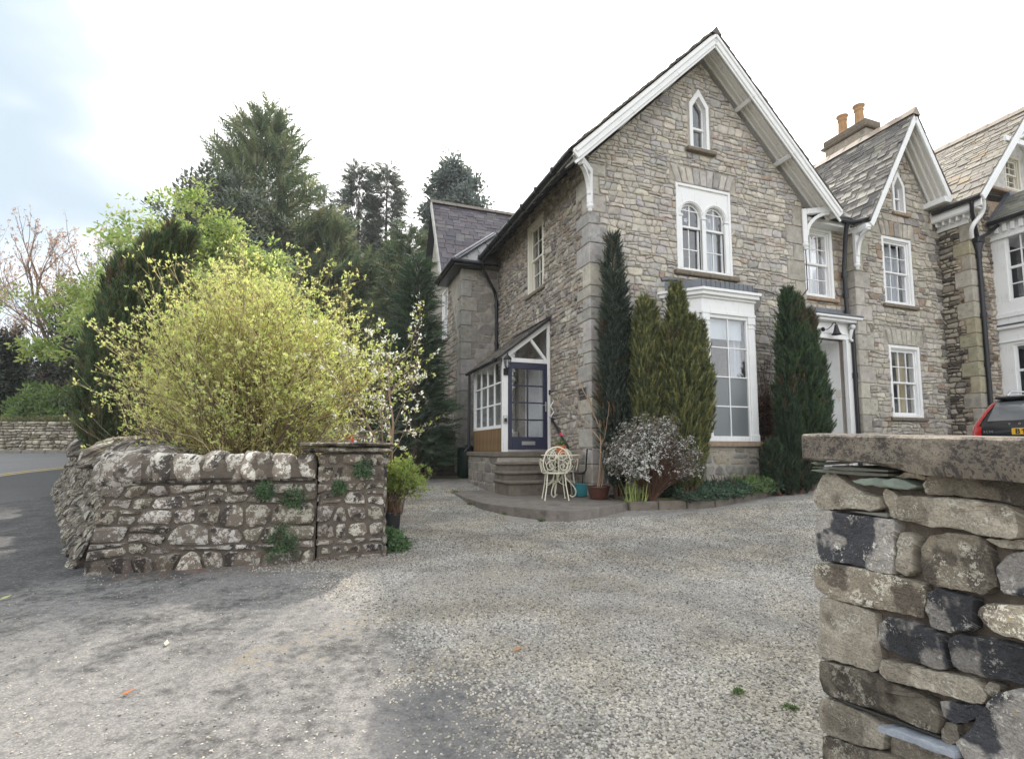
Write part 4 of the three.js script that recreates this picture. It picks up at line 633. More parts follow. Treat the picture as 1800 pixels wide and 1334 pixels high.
// ---------------------------------------------------------------- right house: taller gable with white tympanum and a big white bay
const house3 = thing('stone_house', 'right hand stone house with black stained side wall, white gable panel and square white bay', 'house', HC, HT, 'terraced stone houses');
{
  const R = rng(303), zf = 0.66, u0 = 10.0, AX = 12, SL = 1.155, RY = 9.95, ry = (u) => RY - SL * Math.abs(u - AX);
  const side = part('side_wall', house3), ms = leftFace(u0);
  wallCore(side, 'mortar', [[-zf, 0.3], [0.02, 0.3], [0.02, 7.3], [-zf, 7.3]], [], 0.3, basis([0, 0, -1], [0, 1, 0], [-1, 0, 0], [u0 + 0.004, 0, 0]), M.mortarDark);
  const Q = []; let y = 0.7, k = 0; while (y < 6.9) { const h = 0.3 + 0.16 * R(); Q.push([k % 2 ? 0.2 : 0.36, y, Math.min(y + h, 6.95), k % 2 ? 0.4 : 0.24]); y += h; k++; }
  for (const q of Q) { const b = new MB().color(pick(R, [[0.7, 0.425, 0.385, 0.32], [0.3, 0.39, 0.355, 0.245]])); b.uo = [R() * 4, R() * 4]; b.box(u0 - 0.02, u0 + q[3], q[1] + 0.005, q[2] - 0.005, zf - q[0], zf + 0.02, 0.02); b.build('quoin', M.stone, side); }
  layStones(side, masonry(R, { x0: -zf, x1: 0, y0: 0.6, y1: 7.25, row: [0.07, 0.15], wid: [0.1, 0.3], holes: Q.map((q) => [-zf, -zf + q[0], q[1], q[2]]), gap: 0.012, wob: 0.03 }), ms, R, PAL.stained, { keep: 160, depth: [0.015, 0.06], rough: 0.8 });
  const fw = part('front_wall', house3);
  wallCore(fw, 'mortar', [[u0, 0.3], [14.5, 0.3], [14.5, 7.82], [u0, 7.45]], [], 0.3, mat4(0, 0, zf - 0.004), M.tan);
  layStones(fw, masonry(R, { x0: u0, x1: 10.86, y0: 0.6, y1: 7.7, row: [0.08, 0.17], wid: [0.12, 0.3], holes: Q.map((q) => [u0, u0 + q[3], q[1], q[2]]), clips: [[-SL, 1, 7.3 - SL * u0 + 0.1]], gap: 0.014 }), mat4(0, 0, zf), R, PAL.right, { keep: 60, depth: [0.01, 0.035], rough: 0.6, tint: (p, c) => (n3(p[0][0] * 2, p[0][1] * 1.5, 8) > 0.15 ? c.map((v) => v * 0.4) : c) });
  new MB().box(10.86, 14.5, 7.82, 7.9, zf - 0.05, zf + 0.1, 0.015).build('stone_ledge', M.tan, fw);
  { const s = new THREE.Shape([[10.4, 7.9], [13.6, 7.9], [AX, ry(AX) - 0.25], [10.4, ry(10.4) - 0.25]].map((q) => new THREE.Vector2(...q))); s.holes.push(new THREE.Path(rectPts(11.66, 12.34, 8.0, 8.9).reverse().map((q) => new THREE.Vector2(...q)))); new MB().geo(new THREE.ExtrudeGeometry(s, { depth: 0.2, bevelEnabled: false }), new THREE.Matrix4().makeTranslation(0, 0, zf - 0.2)).build('gable_panel', M.render, fw); }
  sashWindow(house3, mat4(11.66, 8.0, zf), 0.68, 0.9, 2, 4, { trim: 0.05, back: 0.18, sill: false, mat: M.cream, curtain: [[0.1, 0.6, M.curtainGold]] });
  const rf = part('roof', house3), cs = 1 / Math.hypot(1, SL), sn = SL * cs, eL = 9.72, T = 0.13, zB = 1.12;
  { const b = new MB(); for (const [a, c] of [[eL, AX], [AX, 14.4]]) { const ya = ry(a), yc = ry(c), A = [a, ya, zB], B = [c, yc, zB], C = [c, yc, -5], D = [a, ya, -5], q = (p) => [p[0], p[1] - T, p[2]]; b.face(A, B, C, D); b.face(q(B), q(A), q(D), q(C)); b.face(q(A), q(B), B, A); b.face(q(D), q(A), A, D); } b.build('roof_boarding', M.soffit, rf); }
  slating(rf, [eL - 0.05, ry(eL) - 0.03, -2.6], [0, 0, 1], [cs, sn, 0], [-sn, cs, 0], zB + 2.62, (AX - eL) / cs + 0.06, { wid: 0.25, gauge: 0.18, R, pal: SLATE.right, keep: 290, thick: 0.011, vary: 1 });
  { const b = new MB().color([0.42, 0.34, 0.26]); for (let i = 0; i < 9; i++) { const z = zB + 0.04 - i * 0.46; b.face([AX - 0.14, RY - 0.07, z], [AX, RY + 0.12, z], [AX + 0.14, RY - 0.07, z]); b.face([AX - 0.14, RY - 0.07, z - 0.47], [AX - 0.14, RY - 0.07, z], [AX, RY + 0.12, z], [AX, RY + 0.10, z - 0.47]); b.face([AX, RY + 0.1, z - 0.47], [AX, RY + 0.12, z], [AX + 0.14, RY - 0.07, z], [AX + 0.14, RY - 0.07, z - 0.47]); } b.build('ridge_tiles', M.slate, rf); }
  { const b = new MB(); b.beam([eL, ry(eL) - 0.12, zB + 0.02], [AX, RY - 0.12, zB + 0.02], 0.05, 0.16, 0.008, [-SL, 1, 0]); b.beam([14.2, ry(14.2) - 0.12, zB + 0.02], [AX, RY - 0.12, zB + 0.02], 0.05, 0.16, 0.008, [SL, 1, 0]); b.box(10.9, 13.1, 8.86, 9.0, zB - 0.06, zB, 0.008); b.build('bargeboard', M.white, rf);
    const c = new MB(), pts = []; for (let i = 0; i <= 12; i++) { const a = i / 12 * Math.PI / 2; pts.push([11.25 + 0.62 * Math.sin(a), 9.02 + 0.55 * (1 - Math.cos(a)), zB - 0.03]); } c.tube(pts, 0.045, 0.045, 6); c.build('curved_brace', M.white, rf);
    const s = new MB(), P = []; for (let i = 0; i <= 10; i++) { const t = i / 10; P.push([9.84 + 0.12 * t + 0.1 * Math.sin(t * 6.28), 7.16 - 0.75 * t, lerp(zB - 0.05, zf + 0.08, t)]); } s.tube(P, 0.06, 0.04, 8); s.build('eaves_bracket', M.white, house3); }
  { const g = new MB(); g.tube([[eL - 0.08, 7.22, zB], [eL - 0.08, 7.22, 0.12]], 0.06, 0.06, 8); g.build('gutter', M.iron, house3); const f = new MB(); f.box(eL - 0.02, eL + 0.02, 7.02, 7.2, 0.0, zB, 0.006); f.box(eL, u0, 7.0, 7.03, -0.3, zB - 0.1); for (let i = 0; i < 5; i++) f.box(eL + 0.06, u0 - 0.02, 6.9, 7.0, 0.08 + i * 0.15, 0.12 + i * 0.15, 0.006); f.box(u0 - 0.06, u0 - 0.03, 6.8, 7.0, 0, 0.7, 0.006); f.build('eaves_soffit', M.white, house3); }
  { const p = new MB(), X = 10.2, Z = zf + 0.07; p.tube([[9.66, 7.18, 0.95], [9.68, 6.95, 0.93], [9.98, 6.75, 0.8], [X, 6.42, Z], [X, 6.36, Z]], 0.042, 0.042, 8); p.tube([[10.8, 6.8, 0.86], [10.6, 6.6, Z], [X + 0.06, 6.45, Z]], 0.04, 0.04, 8); p.box(X - 0.13, X + 0.13, 6.3, 6.44, Z - 0.09, Z + 0.09, 0.02); p.tube([[X, 6.3, Z], [X, 6.14, Z], [X, 6.05, Z], [X, 0.5, Z]], [0.12, 0.07, 0.05, 0.05], 0, 8); for (const yy of [6.05, 4.6, 3.4, 2.0]) p.tube([[X, yy, Z], [X, yy - 0.1, Z]], 0.068, 0.068, 8); p.build('downpipe', M.iron, house3); }
  { // bay: its left return runs forward from the wall
    const b = part('bay', house3), X = 10.84, z1 = 2.3, m = leftFace(X), f = new MB();
    f.box(X, 13.4, 6.5, 6.86, zf - 0.02, z1, 0.01).box(X - 0.06, 13.4, 6.44, 6.5, zf - 0.02, z1 + 0.06, 0.01).box(X - 0.04, 13.4, 4.5, 4.62, zf - 0.02, z1 + 0.04, 0.01).box(X, 13.4, 4.3, 4.9, zf - 0.02, z1, 0.006).box(X - 0.08, 13.4, 4.22, 4.3, zf - 0.02, z1 + 0.08, 0.012).box(X - 0.04, 13.4, 3.9, 3.94, zf - 0.02, z1 + 0.04, 0.008).box(X, 13.4, 3.83, 4.22, zf - 0.02, z1, 0.006);
    f.box(X, X + 0.1, 4.9, 6.5, zf - 0.02, 0.94, 0.006).box(X, X + 0.1, 2.6, 3.83, zf - 0.02, 0.94, 0.006).box(X - 0.0, X + 0.1, 4.9, 6.5, 1.75, z1, 0.006).box(X, X + 0.1, 2.6, 3.83, 1.75, z1, 0.006).box(X, 13.4, 0.4, 2.6, zf - 0.02, z1, 0.01).box(X + 0.1, 13.4, 2.6, 6.5, z1 - 0.1, z1, 0.01); for (let i = 0; i < 9; i++) f.box(X - 0.08, X, 6.6, 6.8, 0.78 + i * 0.16, 0.86 + i * 0.16, 0.006); f.build('frame', M.white, b);
    new MB().box(X - 0.1, 13.4, 4.3, 4.34, zf - 0.02, z1 + 0.1, 0.01).build('lead_flashing', M.lead, b);
    const bars = new MB();
    for (const [y0, y1, rows] of [[4.9, 6.5, 4], [2.6, 3.83, 2]]) { bars.box(X + 0.03, X + 0.07, y0, y1, 0.94, 0.99).box(X + 0.03, X + 0.07, y0, y1, 1.7, 1.75); for (let j = 0; j <= rows; j++) { const yy = lerp(y0, y1, j / rows), t = j === rows / 2 ? 0.03 : j % rows ? 0.012 : 0.04; bars.box(X + 0.03, X + 0.07, Math.max(y0, yy - t), Math.min(y1, yy + t), 0.99, 1.7); } bars.box(X + 0.035, X + 0.065, y0, y1, 1.21, 1.235).box(X + 0.035, X + 0.065, y0, y1, 1.455, 1.48);
      for (let i = 0; i < 3; i++) for (let j = 0; j < rows; j++) { const p = new MB(), a = lerp(0.99, 1.7, i / 3), c = lerp(0.99, 1.7, (i + 1) / 3), e = lerp(y0, y1, j / rows), g = lerp(y0, y1, (j + 1) / rows); p.face([X + 0.05, e, a], [X + 0.05, e, c], [X + 0.05, g, c], [X + 0.05, g, a]); p.build('pane', M.glass, b); } }
    bars.build('glazing_bars', M.white, b);
    drape(b, leftFace(X), -1.7, -1.25, 4.95, 6.45, -0.25, M.curtain);
    const r = 1.0, ro = new MB(); // small hipped slate roof
    slating(b, [X - 0.12, 6.88, zf], [0, 0, 1], [0.72, 0.69, 0], [-0.69, 0.72, 0], z1 - zf + 0.1, 1.2, { wid: 0.3, gauge: 0.16, R, pal: [[0.5, 0.28, 0.27, 0.22], [0.5, 0.20, 0.20, 0.175]], keep: 60, thick: 0.012 });
    ro.beam([X - 0.14, 6.92, zf + 0.06], [X + 0.75, 7.78, zf + 0.06], 0.16, 0.02, 0.004, [-0.69, 0.72, 0]); ro.box(X + 0.68, 13.4, 7.7, 7.82, zf, zf + 0.14, 0.01); ro.build('lead_flashing', M.lead, b);
    new MB().tube([[X - 0.16, 6.86, zf + 0.05], [X - 0.16, 6.86, z1 + 0.1]], 0.06, 0.06, 8).build('gutter', M.iron, b);
    new MB().box(X + 0.12, 13.3, 2.6, 6.45, zf - 0.05, zf + 0.02).build('inner_wall', M.room, b);
  }
  new MB().box(u0, u0 + 0.3, 0.3, 7.3, -5, -0.03).box(10.0, 14.5, 0.3, 7.4, -5.2, -5).box(14.3, 14.5, 0.3, 7.5, -5, zf - 0.3).build('rear_wall', M.room, house3);
}
// ---------------------------------------------------------------- glazed porch on the end house, with its steps
const porch = thing('porch', 'lean-to glazed porch with navy door, white frame and boarded base beside the steps', 'porch', HC, HT);
{
  const R = rng(404), zF = -1.8, zB = -3.92, uL = -1.1, fl = 1.3, eY = 3.28, tY = 4.14, white = new MB();
  new MB().box(-1.22, -0.002, 0.4, 1.2, zB, -1.72, 0.015).build('base', M.mortar, porch);
  { const p = masonry(R, { x0: 1.74, x1: 3.9, y0: 0.42, y1: 1.19, row: [0.14, 0.24], wid: [0.2, 0.5], gap: 0.008 }); layStones(porch, p, leftFace(-1.22), R, [[0.5, 0.31, 0.28, 0.24], [0.5, 0.23, 0.20, 0.175]], { depth: [0.006, 0.02], keep: 40, rough: 0.3 }); }
  new MB().box(-1.28, -0.002, 1.2, 1.3, zB, -1.68, 0.015).build('threshold_slab', M.step, porch);
  for (const [i, y1, z0, z1] of [[0, 1.10, -1.72, -1.40], [1, 0.93, -1.72, -1.12], [2, 0.76, -1.72, -0.84]]) {
    new MB().box(-1.26 - i * 0.01, -0.03, 0.40 - i * 0.01, y1 - 0.06, z0 + 0.002 * i, z1 - 0.03 - 0.002 * i, 0.012).build('riser', M.step, porch);
    new MB().box(-1.3 - i * 0.012, -0.025, y1 - 0.06, y1, z0 + 0.004 * i, z1 + 0.015, 0.02).build('step', M.step, porch);
  }
  // front frame
  const post = (a, b, y0, y1) => white.box(a, b, y0, y1, zF - 0.07, zF + 0.012, 0.006);
  post(uL, uL + 0.13, fl, eY - 0.02); post(-0.07, -0.005, fl, tY - 0.06); post(uL + 0.13, -0.07, 3.17, 3.26); post(uL + 0.13, -0.07, fl, fl + 0.04);
  white.beam([uL, eY - 0.04, zF - 0.03], [-0.005, tY - 0.05, zF - 0.03], 0.085, 0.12, 0.006, [-0.6, 1, 0]);
  white.beam([-0.5, 3.74, zF - 0.03], [-0.09, 3.24, zF - 0.03], 0.06, 0.06, 0.005, [1, 1, 0]);
  // left side frame
  for (const z of [zF - 0.04, zB + 0.04]) white.box(uL, uL + 0.07, 1.84, eY, z - 0.04, z + 0.04, 0.005);
  white.box(uL, uL + 0.07, 1.78, 1.86, zB, zF, 0.005).box(uL, uL + 0.07, eY - 0.08, eY, zB, zF, 0.005);
  for (let i = 1; i < 4; i++) { const z = lerp(zF - 0.08, zB + 0.08, i / 4); white.box(uL + 0.015, uL + 0.055, 1.86, eY - 0.08, z - 0.018, z + 0.018, 0.004); }
  for (let j = 1; j < 3; j++) { const y = lerp(1.86, eY - 0.08, j / 3); white.box(uL + 0.02, uL + 0.05, y - 0.016, y + 0.016, zB + 0.08, zF - 0.08, 0.004); }
  white.build('frame', M.white, porch);
  for (let i = 0; i < 4; i++) for (let j = 0; j < 3; j++) { const a = lerp(zB + 0.08, zF - 0.08, i / 4), c = lerp(zB + 0.08, zF - 0.08, (i + 1) / 4), e = lerp(1.86, eY - 0.08, j / 3), g = lerp(1.86, eY - 0.08, (j + 1) / 3); new MB().face([uL + 0.035, e, a], [uL + 0.035, e, c], [uL + 0.035, g, c], [uL + 0.035, g, a]).build('pane', M.glass, porch); }
  new MB().face([uL + 0.13, 3.26, zF - 0.03], [-0.09, 3.26, zF - 0.03], [-0.5, 3.72, zF - 0.03]).build('pane', M.glass, porch); new MB().face([-0.07, 3.26, zF - 0.032], [-0.07, 4.05, zF - 0.032], [-0.5, 3.74, zF - 0.032]).build('pane', M.glass, porch);
  { const p = new MB(); for (let i = 0; i < 16; i++) { const z = zB + 0.06 + i * 0.127, q = new MB(); q.uo = [i * 0.37, 0]; q.box(uL - 0.012, uL + 0.01, fl + 0.005, 1.79, z, z + 0.122, 0.006); q.build('board', M.wood, porch); } p.box(uL + 0.01, uL + 0.04, fl, 1.8, zB, zF); p.build('lining', M.wood, porch); }
  { // roof
    const k = (tY - eY) / -uL, cs = 1 / Math.hypot(1, k), b = new MB(); const A = [uL - 0.14, eY - 0.14 * k + 0.03], B = [0, tY + 0.03]; b.face([A[0], A[1], zF + 0.1], [B[0], B[1], zF + 0.1], [B[0], B[1], zB - 0.06], [A[0], A[1], zB - 0.06]); b.face([A[0], A[1] - 0.03, zB - 0.06], [B[0], B[1] - 0.03, zB - 0.06], [B[0], B[1] - 0.03, zF + 0.1], [A[0], A[1] - 0.03, zF + 0.1]); b.face([A[0], A[1] - 0.03, zF + 0.1], [B[0], B[1] - 0.03, zF + 0.1], [B[0], B[1], zF + 0.1], [A[0], A[1], zF + 0.1]); b.build('roof_boarding', M.dark, porch);
    slating(porch, [A[0] - 0.01, A[1] + 0.004, zB - 0.06], [0, 0, 1], [cs, k * cs, 0], [-k * cs, cs, 0], zF - zB + 0.18, Math.hypot(B[0] - A[0], B[1] - A[1]), { wid: 0.26, gauge: 0.2, R, pal: SLATE.edge, keep: 70, thick: 0.012 });
    new MB().beam([-0.03, tY + 0.06, zB - 0.05], [-0.03, tY + 0.06, zF + 0.11], 0.16, 0.015, 0.003, [-0.5, 1, 0]).build('lead_flashing', M.lead, porch);
    const m = new MB(); m.box(0.0, 0.035, tY + 0.05, tY + 0.2, zB - 0.1, zF + 0.05, 0.006); m.box(0.0, 0.03, 1.3, tY + 0.05, zF - 0.02, zF + 0.1, 0.006); m.build('mortar_fillet', M.tan, porch);
    new MB().tube([[A[0] - 0.03, A[1] - 0.03, zF + 0.08], [A[0] - 0.03, A[1] - 0.03, zB - 0.05]], 0.035, 0.035, 8).tube([[A[0] + 0.0, A[1] - 0.05, zB + 0.1], [A[0] + 0.0, 1.4, zB + 0.1], [A[0] - 0.1, 1.3, zB + 0.1]], 0.035, 0.035, 8).build('gutter', M.iron, porch);
  }
  { // navy half-glazed door
    const d = part('door', porch), f = new MB(), x0 = -0.965, x1 = -0.075, y0 = 1.35, y1 = 3.17, z = zF - 0.03, g0 = x0 + 0.09, g1 = x1 - 0.09, h0 = y0 + 0.26, h1y = y1 - 0.13; const B = (a, b, c, e) => f.box(a, b, c, e, z - 0.025, z + 0.025, 0.005);
    B(x0, g0, y0, y1); B(g1, x1, y0, y1); B(g0, g1, y0, h0); B(g0, g1, h1y, y1); const mx = (g0 + g1) / 2; f.box(mx - 0.014, mx + 0.014, h0, h1y, z - 0.02, z + 0.02, 0.003); for (let j = 1; j < 4; j++) { const y = lerp(h0, h1y, j / 4); f.box(g0, g1, y - 0.014, y + 0.014, z - 0.019, z + 0.019, 0.003); } f.build('leaf', M.navy, d);
    for (let i = 0; i < 2; i++) for (let j = 0; j < 4; j++) { const a = i ? mx : g0, c = i ? g1 : mx, e = lerp(h0, h1y, j / 4), g = lerp(h0, h1y, (j + 1) / 4); new MB().face([a, e, z], [c, e, z], [c, g, z], [a, g, z]).build('pane', M.glass, d); }
    new MB().box(-0.66, -0.36, 1.44, 1.52, z + 0.025, z + 0.034, 0.004).box(-0.62, -0.4, 1.455, 1.505, z + 0.034, z + 0.04, 0.003).build('letter_plate', M.metal, d);
    new MB().box(-0.125, -0.095, 2.15, 2.36, z + 0.025, z + 0.034, 0.004).tube([[-0.11, 2.28, z + 0.03], [-0.11, 2.28, z + 0.075], [-0.2, 2.28, z + 0.075]], 0.009, 0.009, 6).build('handle', M.metal, d);
    new MB().box(-0.965, -0.075, 1.30, 1.345, zF - 0.06, zF + 0.03, 0.006).build('threshold', M.metal, d);
  }
  { // inner door and shelf seen through the glass
    const i = new MB(); i.box(-0.03, -0.002, 1.3, 3.4, -3.2, -2.2, 0.004); i.box(-0.06, -0.03, 1.5, 3.25, -3.1, -3.0, 0.004).box(-0.06, -0.03, 1.5, 3.25, -2.4, -2.3, 0.004).box(-0.05, -0.03, 2.0, 2.1, -3.0, -2.4, 0.004); i.build('inner_door', M.white, porch);
    new MB().box(-1.02, -0.05, 1.3, 1.78, zB + 0.02, zB + 0.3, 0.01).build('white_cupboard', M.cream, porch);
    new MB().box(-1.08, -0.01, 1.302, 3.2, zB - 0.03, zB - 0.001).build('end_wall', M.render, porch);
  }
}
// ---------------------------------------------------------------- ground sheets
function sheet(name, x0, x1, z0, z1, nx, nz, lift, mat, keep) {
  const b = new MB(), id = [];
  for (let j = 0; j <= nz; j++) for (let i = 0; i <= nx; i++) { const x = lerp(x0, x1, i / nx), z = lerp(z0, z1, j / nz), y = ground(x, z) + (typeof lift === 'function' ? lift(x, z) : lift), e = 0.05, n = V3(ground(x - e, z) - ground(x + e, z), 2 * e, ground(x, z - e) - ground(x, z + e)).normalize(); id.push(b.vert(x, y, z, n.x, n.y, n.z, (x - x0) / (x1 - x0), (z - z0) / (z1 - z0))); }
  for (let j = 0; j < nz; j++) for (let i = 0; i < nx; i++) { const a = id[j * (nx + 1) + i], c = a + nx + 1; if (keep && !keep(lerp(x0, x1, (i + 0.5) / nx), lerp(z0, z1, (j + 0.5) / nz))) continue; b.i.push(a, c, a + 1, a + 1, c, c + 1); }
  return structure(b.build(name, mat, scene));
}
const DR = { x0: -9, x1: 9.5, z0: -13.2, z1: 1.2 };
const inDrive = (x, z) => x > DR.x0 && x < DR.x1 && z > DR.z0 && z < DR.z1;
// how much loose gravel lies at a place (1 = deep gravel, 0 = bare tarmac)
const gravelAt = (x, z) => {
  const d = -z, xb = d > 3.4 ? lerp(-0.85, -1.95, (d - 3.4) / 1.8) : lerp(1.0, -0.85, (d - 1.3) / 2.1);
  const n = 0.35 * n3(x * 1.3, z * 1.3, 3.1) + 0.22 * n3(x * 3.7, z * 3.7, 7.2);
  let g = sstep(-0.45, 0.75, x - xb + n);
  if (d > 5.0) g = Math.max(g, sstep(-2.6, -1.4, x + n + 0.12 * (d - 5)));
  return clamp(g);
};
function driveColor(x, z) {
  const g = gravelAt(x, z), c1 = n3(x * 0.9, z * 0.9, 1.7), c2 = n3(x * 4.1, z * 4.1, 5.2), c3 = n3(x * 17, z * 17, 9.1), c4 = n3(x * 61, z * 61, 2.3), sp = h1(Math.floor(x * 150) * 13.7 + Math.floor(z * 150) * 71.3);
  let gv = 0.29 + 0.05 * c1 + 0.07 * c2 + 0.07 * c3 + 0.15 * c4 + 0.14 * (sp - 0.5); gv = Math.max(0.08, gv);
  let col = [gv, gv * 0.935, gv * 0.85];
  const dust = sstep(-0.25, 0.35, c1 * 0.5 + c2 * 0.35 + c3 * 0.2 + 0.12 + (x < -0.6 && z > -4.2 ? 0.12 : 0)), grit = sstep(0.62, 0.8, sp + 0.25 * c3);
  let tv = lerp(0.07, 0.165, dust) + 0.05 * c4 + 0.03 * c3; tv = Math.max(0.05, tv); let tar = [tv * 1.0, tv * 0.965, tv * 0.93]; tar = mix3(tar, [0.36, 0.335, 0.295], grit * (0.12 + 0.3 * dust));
  const bare = sstep(0.1, -0.25, Math.hypot((x + 0.28) / 0.42, (z + 2.55) / 0.85) - 1 + 0.5 * c2 + 0.25 * c3); tar = mix3(tar, [0.085 + 0.03 * c4, 0.085 + 0.03 * c4, 0.09 + 0.03 * c4], bare * 0.6);  // bare tarmac patch; part of its darkness is painted shade
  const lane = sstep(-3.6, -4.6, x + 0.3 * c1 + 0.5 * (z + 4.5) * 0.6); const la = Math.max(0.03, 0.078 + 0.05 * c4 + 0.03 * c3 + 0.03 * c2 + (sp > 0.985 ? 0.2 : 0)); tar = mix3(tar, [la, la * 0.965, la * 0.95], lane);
  col = mix3(tar, col, clamp(g + 0.25 * c3 * g * (1 - g) * 4));
  // litter along the foot of the wall, moss and soil by the kerb and the near right corner
  const wx = (x + 3.9) * 0.963 - (z + 4.9) * -0.269 * -1, wz = (x + 3.9) * 0.269 + (z + 4.9) * 0.963;
  const t = (x + 3.9) * 0.963 + (z + 4.9) * -0.269;
  const lit = t > 0.3 && t < 2.9 ? sstep(0.5, 0.05, wz + 0.35 * c2) * sstep(-0.1, 0.2, c3 + c2 * 0.6) : 0; col = mix3(col, [0.13 + 0.05 * c4, 0.06 + 0.02 * c4, 0.03], lit * 0.8);
  const kb = Math.min(Math.hypot(x - 0.7, z + 8.1) - 0.9, 9), mo = sstep(0.5, 0.0, Math.abs(kb) + 0.3 * c2) * sstep(-0.1, 0.25, c3 + 0.4 * c2); col = mix3(col, [0.17, 0.125, 0.06], mo * 0.6);
  const nm = sstep(1.15, 0.3, Math.hypot(x - 1.05, (z + 2.35) * 0.9) + 0.5 * c2) * sstep(0.0, 0.3, c3 + 0.6 * c2); col = mix3(col, [0.10, 0.105, 0.03], nm * 0.7);
  const gm = sstep(0.2, 0.42, n3(x * 1.7 + 9, z * 1.7, 4.4)) * sstep(0.1, 0.35, c3 + 0.5 * c2); if (x > -1.6 && x < 4 && z < -3) col = mix3(col, [0.21, 0.17, 0.105], gm * 0.45);
  return col;
}
function groundTex(x0, x1, z0, z1, N, H) {
  const d = new Uint8Array(N * H * 4), e = new Uint8Array(N * H * 4);
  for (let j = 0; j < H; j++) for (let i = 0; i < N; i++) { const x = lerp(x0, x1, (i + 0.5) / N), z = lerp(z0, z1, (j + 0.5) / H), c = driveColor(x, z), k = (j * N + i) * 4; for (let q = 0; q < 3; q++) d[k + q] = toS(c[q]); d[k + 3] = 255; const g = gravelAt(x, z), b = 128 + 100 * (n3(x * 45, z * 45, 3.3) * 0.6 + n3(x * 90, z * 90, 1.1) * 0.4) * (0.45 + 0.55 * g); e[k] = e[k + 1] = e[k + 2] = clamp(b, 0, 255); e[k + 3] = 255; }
  const mk = (a, s) => { const t = new THREE.DataTexture(a, N, H, THREE.RGBAFormat); t.magFilter = THREE.LinearFilter; t.minFilter = THREE.LinearMipmapLinearFilter; if (s) t.colorSpace = THREE.SRGBColorSpace; t.needsUpdate = true; return t; };
  return [mk(d, true), mk(e, false)];
}
const NR = { x0: -3.4, x1: 2.6, z0: -5.0, z1: -1.0 };
{
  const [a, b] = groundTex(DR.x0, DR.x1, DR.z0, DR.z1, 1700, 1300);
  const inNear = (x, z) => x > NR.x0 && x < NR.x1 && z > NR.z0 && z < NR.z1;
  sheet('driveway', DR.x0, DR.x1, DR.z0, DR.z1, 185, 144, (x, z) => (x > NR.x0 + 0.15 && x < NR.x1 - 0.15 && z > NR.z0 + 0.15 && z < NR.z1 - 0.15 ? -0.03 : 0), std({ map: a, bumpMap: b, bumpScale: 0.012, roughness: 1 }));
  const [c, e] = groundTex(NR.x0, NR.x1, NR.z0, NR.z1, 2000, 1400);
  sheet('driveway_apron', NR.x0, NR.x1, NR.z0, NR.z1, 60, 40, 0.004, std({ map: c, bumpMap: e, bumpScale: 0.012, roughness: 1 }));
}
const texAsphalt = tex(512, (k) => { const v = 0.16 * (0.75 + 0.5 * nD[k % nD.length] + 0.2 * (nC[(k * 2) % nC.length] - 0.5)); return [v, v * 0.99, v * 1.0]; });
const texSoil = tex(512, (k) => { const g = sstep(0.45, 0.6, nC[k % nC.length]); return mix3([0.10, 0.075, 0.05], [0.09, 0.11, 0.035], g).map((v) => v * (0.6 + 0.8 * nD[k % nD.length])); });
{
  const RP = [[1.2, -8.6], [-6, -10.3], [-9.6, -12.0], [-11.3, -12.67], [-12.7, -13.07], [-13.7, -13.23], [-14.3, -13.22], [-15.4, -12.98], [-15.85, -12.75], [-17.6, -10.6], [-20.2, -6]];
  const lx = (z) => { for (let i = 0; i < RP.length - 1; i++) if (z <= RP[i][0] && z >= RP[i + 1][0]) return lerp(RP[i][1], RP[i + 1][1], (RP[i][0] - z) / (RP[i][0] - RP[i + 1][0])); return -9; };
  const N = 1400, H = 800, R = rng(8), t = tex(N, (k) => { const x = lerp(-46, -9, (k % N) / N), z = lerp(-20.1, 1.2, Math.floor(k / N) / H), far = sstep(0.1, -0.1, x - lx(z)), g = R(), n = 0.5 + n3(x * 0.8, z * 0.8, 3) * 0.3; const v = lerp(0.085, 0.20, far) * (0.75 + 0.35 * g + 0.25 * n); return [v, v * 0.98, v * 0.98]; }, true, H); t.wrapS = t.wrapT = THREE.ClampToEdgeWrapping;
  sheet('road', -46, -9, -20.1, 1.2, 74, 43, 0.0, std({ map: t, roughness: 0.9 }));
}
sheet('ground', -140, 90, -190, 30, 115, 110, (x, z) => (inDrive(x, z) || (x > -47 && x < -8 && z > -20.6) ? -0.25 : -0.02), std({ map: rep(texSoil, 120, 110), roughness: 1 }));
{ // double yellow line following the bend
  const P = [[-12.0, -9.6], [-12.67, -11.29], [-13.07, -12.73], [-13.23, -13.72], [-13.22, -14.34], [-13.1, -14.9], [-12.98, -15.36], [-12.75, -15.85], [-12.1, -16.6], [-10.6, -17.6]];
  for (const [o, w] of [[0, 0.05], [-0.34, 0.05]]) { const b = new MB(); for (let i = 0; i < P.length - 1; i++) { const q = (p, s) => { const x = p[0] + o * 0.95 + s, z = p[1] + o * 0.35; return [x, ground(x, z) + 0.006, z]; }; const dx = P[i + 1][0] - P[i][0]; b.face(q(P[i], -w), q(P[i], w), q(P[i + 1], w), q(P[i + 1], -w)); } structure(b.build('road_marking', std({ color: rgb(0.62, 0.45, 0.16) }), scene)); }
  const k = new MB(); for (let i = 0; i < 34; i++) { const x = -40 + i * 0.92; k.box(x, x + 0.905, 1.1, 1.335, -20.45, -20.28, 0.02); } structure(k.build('kerb', std({ color: rgb(0.26, 0.24, 0.21), map: rep(texGrain, 1) }), scene));
}
